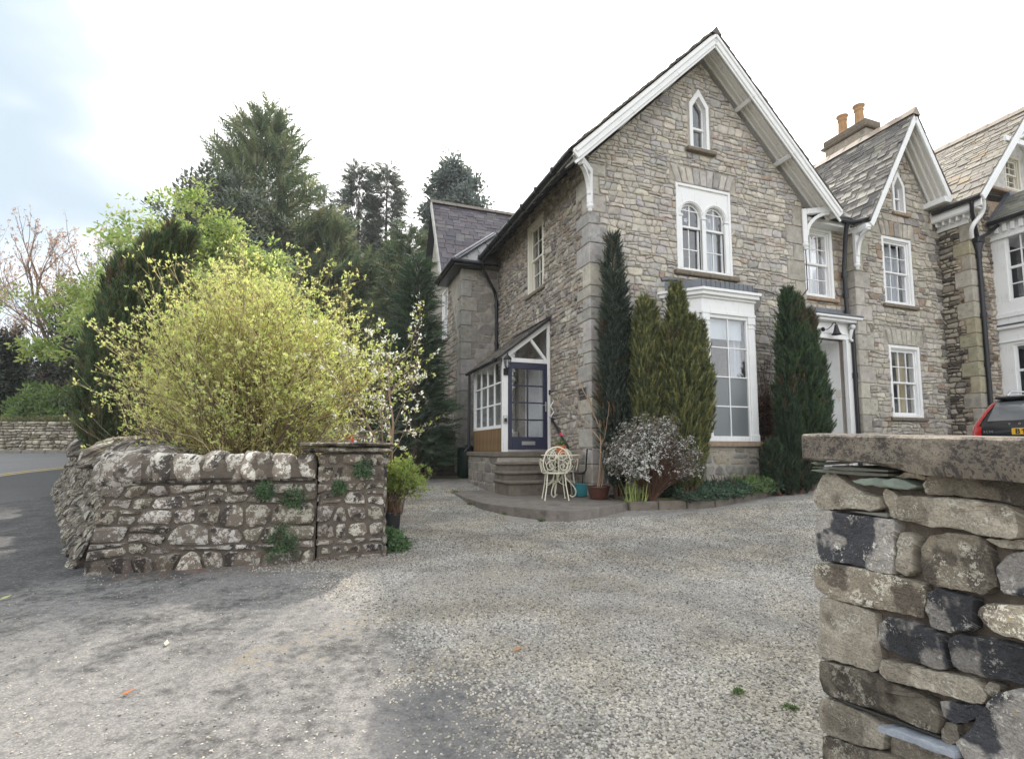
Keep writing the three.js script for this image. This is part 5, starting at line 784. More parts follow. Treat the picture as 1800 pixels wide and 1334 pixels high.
// patio and flower bed
const PATIO = [[-2.05, -15.1], [-1.13, -10.61], [-0.8, -9.5], [-0.46, -8.63], [0.04, -8.05], [0.49, -7.66], [0.8, -7.56], [1.29, -7.95], [1.93, -8.72], [2.0, -9.4], [1.4, -9.6], [-0.4, -14.3], [-0.6, -15.1]];
{
  const b = new MB(), n = 8, top = 0.49, out = [];
  PATIO.forEach((p, i) => { const q = PATIO[(i + 1) % PATIO.length]; for (let k = 0; k < 4; k++) { const t = k / 4; out.push([lerp(p[0], q[0], t) + (i < 8 ? 0.02 * n3(i + t, 3, 1) : 0), lerp(p[1], q[1], t) + (i < 8 ? 0.03 * n3(i + t, 7, 1) : 0)]); } });
  const s = new THREE.Shape(out.map((p) => new THREE.Vector2(p[0], -p[1]))), g = new THREE.ExtrudeGeometry(s, { depth: 0.2, bevelEnabled: true, bevelSize: 0.012, bevelThickness: 0.012, bevelSegments: 2 });
  b.geo(g, new THREE.Matrix4().makeRotationX(-Math.PI / 2).setPosition(0, top - 0.212, 0)); structure(b.build('patio', M.paving, scene));
}
{
  const b = new MB(), out = [[1.9, -8.75], [3.35, -8.98], [5.9, -10.75], [7.2, -11.6], [7.6, -13.2], [1.7, -9.9]];
  b.geo(new THREE.ExtrudeGeometry(new THREE.Shape(out.map((p) => new THREE.Vector2(p[0], -p[1]))), { depth: 0.3, bevelEnabled: false }), new THREE.Matrix4().makeRotationX(-Math.PI / 2).setPosition(0, 0.24, 0)); structure(b.build('flower_bed', std({ map: rep(texSoil, 1.5), bumpMap: rep(bumpRough, 2), bumpScale: 0.03, roughness: 1 }), scene));
  const kb = thing('bed_kerb', 'low grey stone kerb edging the flower bed below the bay window', 'kerb', [0, 0, 0]), R = rng(41), pts = [[1.88, -8.62], [3.35, -8.86], [5.95, -10.65], [7.3, -11.5]];
  for (let i = 0; i < 3; i++) { const p = pts[i], q = pts[i + 1], L = Math.hypot(q[0] - p[0], q[1] - p[1]), n = Math.round(L / 0.5), a = Math.atan2(-(q[1] - p[1]), q[0] - p[0]); for (let k = 0; k < n; k++) { const x = lerp(p[0], q[0], k / n), z = lerp(p[1], q[1], k / n), w = L / n; new MB().at(mat4(x, 0, z, a + (R() - 0.5) * 0.03)).box(0.006, w - 0.006, 0.2, ground(x, z) + 0.13 + 0.02 * R(), -0.1, 0.06, 0.018).build('kerbstone', M.step, kb); } }
}
// ---------------------------------------------------------------- rocks for the old walls
function addRock(mb, x0, x1, y0, y1, z0, z1, seed, col, rnd = 0.35, amp = 0.025, n = 5) {
  const cx = (x0 + x1) / 2, cy = (y0 + y1) / 2, cz = (z0 + z1) / 2, hx = (x1 - x0) / 2, hy = (y1 - y0) / 2, hz = (z1 - z0) / 2, g = new THREE.BoxGeometry(2, 2, 2, n, n, n), P = g.attributes.position, v = V3(0, 0, 0), hm = Math.min(hx, hy, hz);
  for (let i = 0; i < P.count; i++) {
    v.fromBufferAttribute(P, i); const e = 5 - 3.2 * rnd, l = Math.pow(Math.pow(Math.abs(v.x), e) + Math.pow(Math.abs(v.y), e) + Math.pow(Math.abs(v.z), e), 1 / e); v.divideScalar(l);
    const x = cx + v.x * hx, y = cy + v.y * hy, z = cz + v.z * hz, d = amp * (n3(x * 6 + seed, y * 6, z * 6) + 0.6 * n3(x * 15 + seed, y * 15, z * 15)) ; const k = 1 + d / hm; P.setXYZ(i, cx + v.x * hx * k, cy + v.y * hy * k, cz + v.z * hz * k);
  }
  g.computeVertexNormals(); const T = g.attributes.uv; for (let i = 0; i < P.count; i++) T.setXY(i, P.getX(i) + seed * 1.37 + 0.3 * P.getZ(i), P.getY(i) + 0.6 * P.getZ(i) + seed * 0.71);
  mb.color(col); mb.geo(g);
}
// a traced wall stone: worn arris, uneven face, smooth normals
function addFieldStone(mb, P0, depth, seed, col, bump = 0.0085) {
  let P = P0.slice(); if (area(P) < 0) P.reverse();
  const N = 48, L = P.map((p, i) => Math.hypot(P[(i + 1) % P.length][0] - p[0], P[(i + 1) % P.length][1] - p[1])), tot = L.reduce((a, b) => a + b), out = [];
  for (let k = 0; k < N; k++) { let s = k / N * tot, i = 0; while (s > L[i]) s -= L[i++]; const p = P[i], q = P[(i + 1) % P.length], t = s / L[i]; out.push([lerp(p[0], q[0], t), lerp(p[1], q[1], t)]); }
  P = out.map((p, i) => { const a = out[(i + N - 1) % N], b = out[(i + 1) % N]; return [p[0] * 0.92 + (a[0] + b[0]) * 0.04 + 0.005 * n3(p[0] * 45, p[1] * 45, seed), p[1] * 0.92 + (a[1] + b[1]) * 0.04 + 0.005 * n3(p[0] * 45, p[1] * 45, seed + 9)]; });
  let cx = 0, cy = 0; for (const p of P) { cx += p[0] / N; cy += p[1] / N; } let r = 9; for (const p of P) r = Math.min(r, Math.hypot(p[0] - cx, p[1] - cy));
  const e = Math.min(0.011, r * 0.4), rings = [[0, -0.05], [0.02, 0.25], [0.1, 0.78], [0.4, 0.96], [1, 1]], pts = [], tx = 0.14 * n3(seed, 1.3, 2), ty = 0.2 * n3(seed, 5.1, 2);
  const zf = (x, y) => bump * (1.2 * n3(x * 7, y * 9, seed) + 1.1 * (0.35 - Math.abs(n3(x * 13 + y * 4, y * 17, seed + 3))) + 0.7 * n3(x * 22, y * 27, seed) + 0.45 * n3(x * 55, y * 55, seed)) + tx * (x - cx) + ty * (y - cy);
  for (const [t, h] of rings) for (const p of P) { const l = Math.hypot(p[0] - cx, p[1] - cy), k = 1 - Math.min(0.6, t * e / l), x = cx + (p[0] - cx) * k, y = cy + (p[1] - cy) * k; pts.push([x, y, h < 0 ? -0.05 : depth * h + zf(x, y) * h]); }
  for (const f of [0.78, 0.52, 0.26]) for (const p of P) { const l = Math.hypot(p[0] - cx, p[1] - cy), k = (1 - Math.min(0.6, e / l)) * f, x = cx + (p[0] - cx) * k, y = cy + (p[1] - cy) * k; pts.push([x, y, depth * 1.05 + zf(x, y)]); }
  pts.push([cx, cy, depth * 1.05 + zf(cx, cy)]);
  const g = new THREE.BufferGeometry(), I = [], R = 8; g.setAttribute('position', new THREE.Float32BufferAttribute(pts.flat(), 3)); g.setAttribute('uv', new THREE.Float32BufferAttribute(pts.map((p) => [p[0] + seed * 0.618, p[1] + seed * 0.377 - p[2] * 0.5]).flat(), 2));
  for (let k = 0; k < R - 1; k++) for (let i = 0; i < N; i++) { const j = (i + 1) % N, a = k * N + i, b = k * N + j, c = (k + 1) * N + j, d = (k + 1) * N + i; I.push(a, b, c, a, c, d); }
  for (let i = 0; i < N; i++) I.push((R - 1) * N + i, (R - 1) * N + (i + 1) % N, R * N);
  g.setIndex(I); mb.color(col); mb.geo(toCreasedNormals(g, 0.42));
}
const pts = (s) => s.split(' ').map((p) => p.split(',').map(Number));
// ---------------------------------------------------------------- near right gate wall, stone by stone
{
  const A = 13 * Math.PI / 180, w = thing('gate_wall', 'foreground rubble wall of big buff and charcoal stones under a thick weathered coping', 'stone wall', [1.139, 0, -2], 0);
  const m = basis([Math.sin(A), 0, Math.cos(A)], [0, 1, 0], [-Math.cos(A), 0, Math.sin(A)], [0, 0, 0]), R = rng(77);
  const mb = () => new MB().at(m);
  { const c = mb(); c.box(0.02, 1.9, 0.05, 1.29, -0.5, -0.026, 0.02); const g = c.build('mortar_core', M.mortarDark, w); }
  const S = [
    ['buff', 0.05, '0.051,1.262 0.110,1.260 0.157,1.232 0.249,1.196 0.277,1.198 0.281,1.157 0.250,1.148 0.182,1.149 0.021,1.125 -0.007,1.164 0.024,1.219', 1],
    ['buff', 0.03, '0.288,1.225 0.316,1.217 0.337,1.199 0.331,1.143 0.317,1.133 0.302,1.138 0.298,1.167 0.279,1.194', 1.1],
    ['moss', 0.045, '0.427,1.245 0.444,1.272 0.464,1.286 0.697,1.281 0.70,1.205 0.591,1.220 0.425,1.218', 0.9],
    ['buff', 0.055, '0.339,1.203 0.361,1.211 0.566,1.214 0.647,1.207 0.661,1.189 0.663,1.138 0.655,1.124 0.578,1.117 0.500,1.131 0.441,1.123 0.330,1.135', 1.12],
    ['char', 0.05, '0.006,1.116 0.045,1.127 0.304,1.130 0.334,1.128 0.326,1.079 0.310,0.960 0.274,0.952 0.199,0.958 0.117,0.954 0.009,0.939 -0.003,0.986', 1.5],
    ['buff', 0.045, '0.333,1.088 0.357,1.096 0.391,1.088 0.383,1.031 0.377,0.981 0.354,0.962 0.312,0.969 0.328,1.040', 0.95],
    ['moss', 0.04, '0.407,1.066 0.424,1.091 0.484,1.115 0.559,1.117 0.582,1.109 0.596,1.029 0.601,0.998 0.566,0.962 0.437,0.954 0.404,0.964 0.400,1.016', 1.1],
    ['buff', 0.04, '0.580,1.111 0.614,1.116 0.685,1.126 0.684,1.104 0.630,1.095 0.592,1.103', 0.9],
    ['char', 0.04, '0.606,1.051 0.629,1.081 0.683,1.101 0.80,1.09 0.80,0.97 0.674,0.978 0.608,0.98 0.601,1.024', 1],
    ['moss', 0.05, '-0.007,0.922 0.039,0.940 0.199,0.954 0.403,0.953 0.411,0.926 0.398,0.851 0.352,0.845 0.181,0.827 0.092,0.820 -0.004,0.833', 1.35],
    ['char', 0.05, '0.415,0.931 0.440,0.949 0.487,0.950 0.546,0.946 0.534,0.860 0.471,0.833 0.421,0.835 0.405,0.874', 0.8],
    ['moss', 0.045, '0.548,0.925 0.571,0.943 0.673,0.960 0.78,0.95 0.78,0.876 0.667,0.876 0.625,0.872 0.578,0.870 0.555,0.887 0.545,0.904', 1.9],
    ['buff', 0.05, '0.009,0.805 0.042,0.818 0.180,0.821 0.228,0.818 0.238,0.757 0.247,0.652 0.215,0.626 0.105,0.611 -0.013,0.595 0.0,0.702', 0.95],
    ['char', 0.055, '0.245,0.791 0.283,0.820 0.351,0.828 0.446,0.825 0.465,0.789 0.472,0.739 0.439,0.721 0.343,0.712 0.258,0.716 0.237,0.740', 0.85],
    ['char', 0.05, '0.472,0.821 0.492,0.836 0.565,0.852 0.666,0.860 0.76,0.85 0.76,0.77 0.660,0.765 0.628,0.763 0.570,0.751 0.509,0.742 0.481,0.753 0.472,0.795', 0.7],
    ['buff', 0.06, '0.255,0.681 0.296,0.694 0.382,0.705 0.449,0.720 0.525,0.733 0.560,0.705 0.552,0.679 0.513,0.660 0.445,0.654 0.338,0.639 0.269,0.624 0.248,0.641', 1.05],
    ['buff', 0.04, '0.547,0.713 0.566,0.740 0.591,0.744 0.585,0.711 0.547,0.695', 0.8],
    ['moss', 0.05, '-0.014,0.579 0.104,0.602 0.224,0.628 0.316,0.622 0.417,0.626 0.429,0.589 0.424,0.538 0.400,0.533 0.244,0.518 0.097,0.484 0.008,0.471 -0.019,0.514', 0.62],
    ['char', 0.03, '0.425,0.629 0.485,0.646 0.542,0.668 0.534,0.638 0.492,0.599 0.457,0.582 0.429,0.589', 1.1],
    ['buff', 0.045, '-0.021,0.432 0.013,0.460 0.147,0.473 0.245,0.468 0.236,0.395 0.139,0.359 -0.007,0.327 -0.022,0.378', 0.8],
    ['buff', 0.035, '0.425,0.556 0.439,0.580 0.467,0.581 0.473,0.549 0.449,0.521 0.424,0.521', 0.85],
    ['buff', 0.03, '0.255,0.450 0.366,0.480 0.472,0.504 0.473,0.475 0.40,0.40 0.250,0.352', 0.65],
    ['moss', 0.05, '-0.008,0.323 0.139,0.355 0.231,0.389 0.321,0.405 0.319,0.30 0.10,0.2 -0.023,0.178', 0.8],
    ['char', 0.07, '0.507,0.583 0.551,0.659 0.592,0.728 0.634,0.752 0.74,0.755 0.74,0.52 0.644,0.50 0.507,0.487 0.475,0.546', 1.25],
  ];
  const tn = { buff: [1.02, 1.0, 0.96], char: [1, 1, 1.02], moss: [1, 0.97, 0.92] };
  S.forEach(([k, d, P, t], i) => { const b = mb(); addFieldStone(b, pts(P), (d - 0.035) * 0.7, i * 3.7 + 1.1, tn[k].map((v) => v * t)); b.build('stone', M[k], w); });
  const slates = [['0.012,1.301 0.203,1.312 0.205,1.306 0.038,1.292', 0.03], ['0.216,1.309 0.342,1.305 0.385,1.292 0.333,1.293', 0.025], ['0.017,1.285 0.192,1.292 0.336,1.285 0.332,1.279 0.176,1.277', 0.03], ['0.022,1.273 0.067,1.279 0.231,1.276 0.340,1.273 0.339,1.266 0.249,1.263 0.066,1.267', 0.035], ['0.158,1.138 0.301,1.147 0.302,1.134 0.240,1.134', 0.01], ['0.008,0.467 0.197,0.496 0.421,0.530 0.417,0.522 0.242,0.494 0.096,0.471', 0.0]];
  slates.forEach(([P, d], i) => { const b = mb(); addStone(b, pts(P).reverse(), d, R, i === 5 ? [0.05, 0.05, 0.045] : [0.20, 0.20, 0.165], 0.002, 0); b.build('packing_slate', M.slate, w); });
  { let b = mb(); addFieldStone(b, pts('0.337,1.265 0.397,1.289 0.441,1.272 0.438,1.262 0.364,1.262'), 0.02, 5, [0.8, 0.75, 0.66]); b.build('stone', M.buff, w); b = mb(); addFieldStone(b, pts('0.199,1.247 0.267,1.257 0.369,1.262 0.419,1.244 0.421,1.239 0.391,1.227 0.293,1.232 0.218,1.235'), 0.03, 6, [0.26, 0.30, 0.25], 0.004); b.build('green_slate', M.slate, w); b = mb(); addFieldStone(b, pts('0.248,0.481 0.328,0.501 0.460,0.525 0.487,0.522 0.482,0.505 0.440,0.494 0.326,0.474 0.247,0.463'), 0.035, 8, [0.36, 0.39, 0.44], 0.004); b.build('blue_slate', M.slate, w); }
  // stones out of the frame to the right and round the hidden end, so that the wall is whole
  masonry(R, { x0: 0.78, x1: 1.9, y0: 0.1, y1: 1.25, row: [0.1, 0.2], wid: [0.2, 0.4], gap: 0.01 }).forEach((P, i) => { const b = mb(); addStone(b, P, 0.02, R, [0.9, 0.85, 0.8], 0.02); b.build('stone', i % 3 ? M.buff : M.char, w); });
  // coping: one long slab with a rough underside, following the slope of the drive
  { const b = new MB().at(m); const n = 46, L0 = 0.035, L1 = 1.9, rows = [[0.07, 0], [0.079, 0.006], [0.08, 0.05], [0.079, 0.098], [0.068, 0.107], [0.0, 0.108], [-0.3, 0.108], [-0.56, 0.1], [-0.56, 0.0]], G = [], I = [], UV = []; let cum = [0]; for (let k = 1; k < rows.length; k++) cum.push(cum[k - 1] + Math.hypot(rows[k][0] - rows[k - 1][0], rows[k][1] - rows[k - 1][1]));
    for (let i = 0; i <= n; i++) { const x = lerp(L0, L1, i / n), top = 1.299 + 0.02 - 0.043 * (x - L0) + 0.01; rows.forEach(([z, y], k) => { const yy = top - 0.012 + y * 0.85 - (k === 0 || k === 8 ? 0.014 * Math.max(0, n3(x * 5, 2, 1)) + 0.018 * sstep(0.3, 0.5, x) : 0) + 0.0025 * n3(x * 14, k, 3), zz = z + 0.002 * n3(x * 9, k * 1.7, 5) + 0.002 * n3(x * 37, k * 3, 5); G.push(x + (i === 0 ? 0.008 * n3(k, 1, 2) : 0), yy, zz); UV.push(x, cum[k]); }); }
    const q = rows.length; for (let i = 0; i < n; i++) for (let k = 0; k < q; k++) { const k2 = (k + 1) % q, a = i * q + k, c = i * q + k2, d = (i + 1) * q + k2, e = (i + 1) * q + k; I.push(a, e, d, a, d, c); } for (let k = 1; k < q - 1; k++) I.push(0, k, k + 1);
    const g = new THREE.BufferGeometry(); g.setAttribute('position', new THREE.Float32BufferAttribute(G, 3)); g.setAttribute('uv', new THREE.Float32BufferAttribute(UV, 2)); g.setIndex(I); b.color([1.15, 1.1, 1.03]); b.geo(toCreasedNormals(g, 0.5)); b.build('coping', M.cope, w); }
}
// ---------------------------------------------------------------- left garden wall, its return along the road, and the gate pillar
const LW = 0.2725, lwm = mat4(-3.9, 0, -4.9, LW);
{
  const R = rng(55), w = thing('garden_wall', 'old lichen covered garden wall with rounded cock and hen coping below the yellow green shrub', 'stone wall', [-3.9, 0, -4.9], LW);
  wallCore(w, 'mortar_core', [[-0.01, 0], [1.98, 0], [1.98, 1.05], [0.13, 1.05]], [], 0.44, mat4(0, 0, -0.004), M.mortarPink);
  layStones(w, masonry(R, { x0: 0, x1: 1.98, y0: 0.16, y1: 1.02, clips: [[-1, 0.14, 0.03]], row: [0.09, 0.19], wid: [0.16, 0.42], gap: 0.009, wob: 0.04 }), I4, R, PAL.garden, { keep: 120, depth: [0.006, 0.042], mat: M.lichen, bev: 0.02, rough: 0.5 });
  { const b = new MB().color([0.3, 0.27, 0.24]); for (let x = 0.35; x < 1.95;) { const l = 0.2 + 0.3 * R(); b.at(mat4(x, 1.04 + 0.008 * R(), 0.012, 0, 0, (R() - 0.5) * 0.03)); b.box(0, Math.min(l, 1.96 - x), -0.01, 0.012, -0.2, 0.03, 0.004); x += l + 0.01; } b.at(null); b.build('slate_course', M.lichen, w); }
  const cut = [0.494, 0.657, 0.686, 0.921, 0.941, 1.081, 1.132, 1.275, 1.285, 1.399, 1.42, 1.493, 1.541, 1.76, 1.793, 1.951];
  new MB().box(0.4, 1.97, 1.045, 1.25, -0.4, 0.024, 0.03).build('coping_mortar', M.mortarPink, w);
  { const b = new MB(); addRock(b, 0.06, 0.44, 0.98, 1.32, -0.42, 0.05, 3.3, [1.1, 1.07, 1.04], 0.2, 0.035, 8); b.build('coping_stone', M.lichen, w); const c = new MB(); addRock(c, 0.435, 0.5, 1.03, 1.26, -0.3, 0.03, 8.3, [0.9, 0.87, 0.84], 0.4, 0.015, 4); c.build('coping_stone', M.lichen, w); }
  for (let i = 0; i < cut.length; i += 2) { const b = new MB(); addRock(b, cut[i] - 0.01, cut[i + 1] + 0.01, 1.03, 1.3 + 0.03 * R(), -0.36, 0.035 + 0.015 * R(), i * 2.1 + 1, ((k) => [1.3 * k, 1.27 * k, 1.23 * k])(1.0 + 0.5 * R()), 0.16, 0.02, 6); b.build('coping_stone', M.lichen, w); }
  // return wall going back along the road (world direction -0.68, -0.73)
  const d = [-0.68, -0.733], inv = new THREE.Matrix4().copy(mat4(-3.9, 0, -4.9, LW)).invert(), far = 8.9, lean = 0.42, mr = inv.clone().multiply(basis([0.68, 0, 0.733], [0.733 * lean, 1, -0.68 * lean], [-0.733, 0, 0.68], [-3.9 + d[0] * far - 0.733 * lean * 0.35, 0, -4.9 + d[1] * far + 0.68 * lean * 0.35]));
  const gy = (s) => ground(-3.9 + d[0] * (far - s), -4.9 + d[1] * (far - s));
  { const b = new MB().at(mr); for (let i = 0; i < 17; i++) { const s0 = i * 0.5, s1 = s0 + 0.5 - (i === 16 ? 0.02 : -0.004), y = gy(s0 + 0.25); b.box(s0, s1, y - 0.2, y + 0.86, -0.5, -0.004, 0); } b.build('mortar_core', M.mortarPink, w); }
  for (let i = 0; i < 9; i++) { const y = gy(i + 0.5), P = masonry(R, { x0: i, x1: Math.min(i + 1, 8.6), y0: y - 0.08, y1: y + 0.86, row: [0.1, 0.2], wid: [0.18, 0.4], gap: 0.012, wob: 0.04 }); layStones(w, P, mr, R, [[0.5, 0.8, 0.78, 0.72], [0.5, 0.6, 0.58, 0.5]], { keep: i > 3 ? 16 : 0, depth: [0.01, 0.05], mat: M.lichen, bev: 0.03, rough: 0.7 }); }
  for (let s = far - 0.32; s > 0; s -= 0.27 + 0.12 * R()) { const b = new MB().at(mr.clone().multiply(mat4(s, gy(s), -0.22, (R() - 0.5) * 0.3, (R() - 0.5) * 0.35, 0.25 * (R() - 0.3)))); addRock(b, -0.16, 0.16, 0.8, 1.12 + 0.1 * R(), -0.3, 0.27 + 0.05 * R(), s * 3.3, ((k) => [1.05 * k, 1.02 * k, 0.98 * k])(0.75 + 0.5 * R()), 0.4, 0.04, 5); b.build('coping_stone', M.lichen, w); }
  // moss on the coping
  const p = thing('gate_pillar', 'square stone gate pillar with slate slab cap at the end of the garden wall', 'gate pillar', [-3.9, 0, -4.9], LW);
  new MB().box(2.0, 2.65, 0.05, 1.31, -0.62, 0.03, 0.02).build('mortar_core', M.mortarPink, p);
  const P = masonry(R, { x0: 1.99, x1: 2.66, y0: 0.18, y1: 1.31, row: [0.07, 0.17], wid: [0.1, 0.3], gap: 0.012, wob: 0.03 });
  layStones(p, P, mat4(0, 0, 0.034), R, [[0.5, 0.85, 0.80, 0.76], [0.3, 0.6, 0.56, 0.53], [0.2, 1.2, 1.17, 1.12]], { keep: 80, depth: [0.004, 0.022], mat: M.lichen, bev: 0.018, rough: 0.4 });
  layStones(p, masonry(R, { x0: -0.03, x1: 0.6, y0: 0.18, y1: 1.31, row: [0.1, 0.2], wid: [0.12, 0.3], gap: 0.012 }), basis([0, 0, -1], [0, 1, 0], [1, 0, 0], [2.655, 0, 0]), R, [[1, 0.7, 0.67, 0.64]], { keep: 0, depth: [0.01, 0.03], mat: M.lichen });
  for (const [y0, y1, x0, x1, k] of [[1.315, 1.37, 1.86, 2.72, 0], [1.375, 1.425, 1.80, 2.74, 4]]) { const b = new MB(); addRock(b, x0, x1, y0, y1, -0.72, 0.1 + 0.02 * k / 4, k + 2, [0.75, 0.72, 0.64], 0.08, 0.006, 8); b.build('cap_slab', M.lichen, p); }
}
// far wall across the road
{
  const R = rng(66), w = thing('roadside_wall', 'long dry stone wall beyond the road topped with dry grass', 'stone wall', [-34, 0, -20.55], 0.0);
  new MB().box(0, 28, 0.9, 2.42, -0.5, -0.03).build('core', M.mortarDark, w);
  const P = masonry(R, { x0: 6, x1: 21, y0: 1.22, y1: 2.45, row: [0.06, 0.14], wid: [0.12, 0.4], gap: 0.012, wob: 0.03 }); layStones(w, P, mat4(0, 0, -0.03), R, PAL.dry, { keep: 160, depth: [0.03, 0.1], rough: 0.6 });
  layStones(w, masonry(R, { x0: 21, x1: 28, y0: 1.22, y1: 2.45, row: [0.1, 0.2], wid: [0.2, 0.5], gap: 0.014 }).concat(masonry(R, { x0: 0, x1: 6, y0: 1.22, y1: 2.45, row: [0.1, 0.2], wid: [0.2, 0.5], gap: 0.014 })), mat4(0, 0, -0.03), R, PAL.dry, { keep: 0, depth: [0.03, 0.1] });
}
// low garden walls by the wing
{
  const R = rng(67), w = thing('courtyard_wall', 'dark low stone wall between the conifer and the glazed porch', 'stone wall', [-2.6, 0, -14.55], 0.12);
  new MB().box(0, 1.45, 0.4, 1.8, -0.35, -0.004).build('mortar_core', M.mortarDark, w); layStones(w, masonry(R, { x0: 0, x1: 1.45, y0: 0.5, y1: 1.8, row: [0.09, 0.18], wid: [0.2, 0.5], gap: 0.01 }), I4, R, PAL.darkwall, { keep: 60, depth: [0.01, 0.03] });
  new MB().color([0.13, 0.12, 0.11]).box(-0.03, 1.48, 1.8, 1.87, -0.4, 0.05, 0.015).build('coping', M.stone, w);
  const s = thing('screen_wall', 'grey block screen wall with pierced square openings behind the potted sapling', 'screen wall', [-5.2, 0, -13.9], 0.05), g = std({ color: rgb(0.20, 0.175, 0.155), map: rep(texGrain, 1) });
  for (let i = 0; i < 9; i++) { const x = i * 0.31, f = new MB(); for (const y of [0.72, 1.03]) { f.box(x, x + 0.3, y, y + 0.045, -0.1, 0, 0.004).box(x, x + 0.3, y + 0.255, y + 0.3, -0.1, 0, 0.004).box(x, x + 0.045, y + 0.045, y + 0.255, -0.1, 0, 0.004).box(x + 0.255, x + 0.3, y + 0.045, y + 0.255, -0.1, 0, 0.004).box(x + 0.1, x + 0.2, y + 0.1, y + 0.14, -0.09, -0.01).box(x + 0.1, x + 0.2, y + 0.16, y + 0.2, -0.09, -0.01).box(x + 0.045, x + 0.1, y + 0.13, y + 0.17, -0.09, -0.01).box(x + 0.2, x + 0.255, y + 0.13, y + 0.17, -0.09, -0.01); } f.build('pierced_block', g, s); }
  for (let i = 0; i < 7; i++) for (let j = 0; j < 2; j++) new MB().box(i * 0.4 + (j ? 0.1 : 0), i * 0.4 + 0.39 + (j ? 0.1 : 0), 1.4 + j * 0.2, 1.59 + j * 0.2, -0.12, 0.005, 0.006).build('block', g, s);
  new MB().box(-0.05, 2.95, 1.34, 1.395, -0.16, 0.05, 0.01).box(-0.05, 2.95, 1.8, 1.85, -0.18, 0.06, 0.01).build('coping', std({ color: rgb(0.34, 0.31, 0.28), map: rep(texGrain, 1) }), s);
}
// ---------------------------------------------------------------- small things round the house
{ // wall lantern on the porch post
  const p = HW(-1.03, 0, 1.78), t = thing('wall_lantern', 'small black coach lantern fixed to the white porch post', 'lantern', [p.x, 3.0, p.z], HT);
  new MB().box(-0.05, 0.05, -0.12, 0.02, 0.005, 0.03, 0.008).tube([[0, -0.08, 0.03], [0, -0.1, 0.1], [0.0, -0.02, 0.12]], 0.012, 0.012, 6).build('bracket', M.iron, t);
  new MB().lathe([[0.0, 0], [0.045, 0], [0.05, 0.015], [0.045, 0.02]], 6, 0, 0.0, 0.12).lathe([[0.085, 0.2], [0.09, 0.21], [0.05, 0.26], [0.02, 0.28], [0.012, 0.31], [0.02, 0.325], [0.0, 0.35]], 6, 0, 0, 0.12).build('cap', M.iron, t);
  const f = new MB(); for (let i = 0; i < 6; i++) { const a = i / 6 * 6.283; f.tube([[0.042 * Math.sin(a), 0.02, 0.12 + 0.042 * Math.cos(a)], [0.08 * Math.sin(a), 0.2, 0.12 + 0.08 * Math.cos(a)]], 0.006, 0.006, 4); } f.build('cage', M.iron, t);
  new MB().lathe([[0.038, 0.02], [0.075, 0.2]], 6, 0, 0, 0.12).build('glass', M.glass, t); new MB().lathe([[0, 0.05], [0.018, 0.06], [0.02, 0.1], [0.0, 0.14]], 8, 0, 0, 0.12).build('bulb', M.curtain, t);
}
{ const p = HW(-1.04, 0, 1.785), t = thing('key_safe', 'small grey key safe on the white porch post beside the navy door', 'key safe', [p.x, 1.97, p.z], HT); new MB().box(-0.045, 0.045, -0.08, 0.08, 0, 0.045, 0.012).build('body', M.metal, t); new MB().box(-0.03, 0.03, -0.06, 0.02, 0.045, 0.052, 0.006).build('keypad', M.iron, t); }
{ const p = HW(-0.035, 0, 1.785), t = thing('doorbell', 'tiny black doorbell on the right porch post', 'doorbell', [p.x, 2.56, p.z], HT); new MB().box(-0.02, 0.02, -0.05, 0.05, 0, 0.02, 0.006).build('body', M.iron, t); new MB().tube([[0, 0, 0.018], [0, 0, 0.026]], 0.01, 0.01, 10).build('button', M.metal, t); }
{ const p = HW(-0.03, 0, 1.66), t = thing('white_coil_hook', 'wavy white metal hook hanging on the porch post right of the navy door', 'hook', [p.x, 2.2, p.z], HT), q = []; for (let i = 0; i <= 24; i++) q.push([-0.01 + 0.035 * Math.sin(i * 0.62), 0.22 - i * 0.022, 0.03]); new MB().tube(q, 0.012, 0.012, 6).build('rod', M.white, t); }
{ // handrail
  const a = HW(-0.06, 2.03, 1.68), b = HW(-0.06, 1.36, 0.86), t = thing('handrail', 'black handrail sloping down the side wall beside the porch steps', 'handrail', [a.x, 0, a.z]); new MB().tube([[0, a.y, 0], [b.x - a.x, b.y, b.z - a.z]], 0.024, 0.024, 8).build('rail', M.iron, t);
  const u = new MB(); for (const k of [0.1, 0.9]) { const q = [lerp(0, b.x - a.x, k), lerp(a.y, b.y, k), lerp(0, b.z - a.z, k)]; u.tube([q, [q[0] + 0.06 * HU[0], q[1] - 0.05, q[2] + 0.06 * HU[1]]], 0.012, 0.012, 6); u.tube([[q[0], q[1] - 0.04, q[2]], [q[0], q[1] + 0.03, q[2]]], 0.03, 0.03, 8); } u.build('bracket', M.iron, t);
}
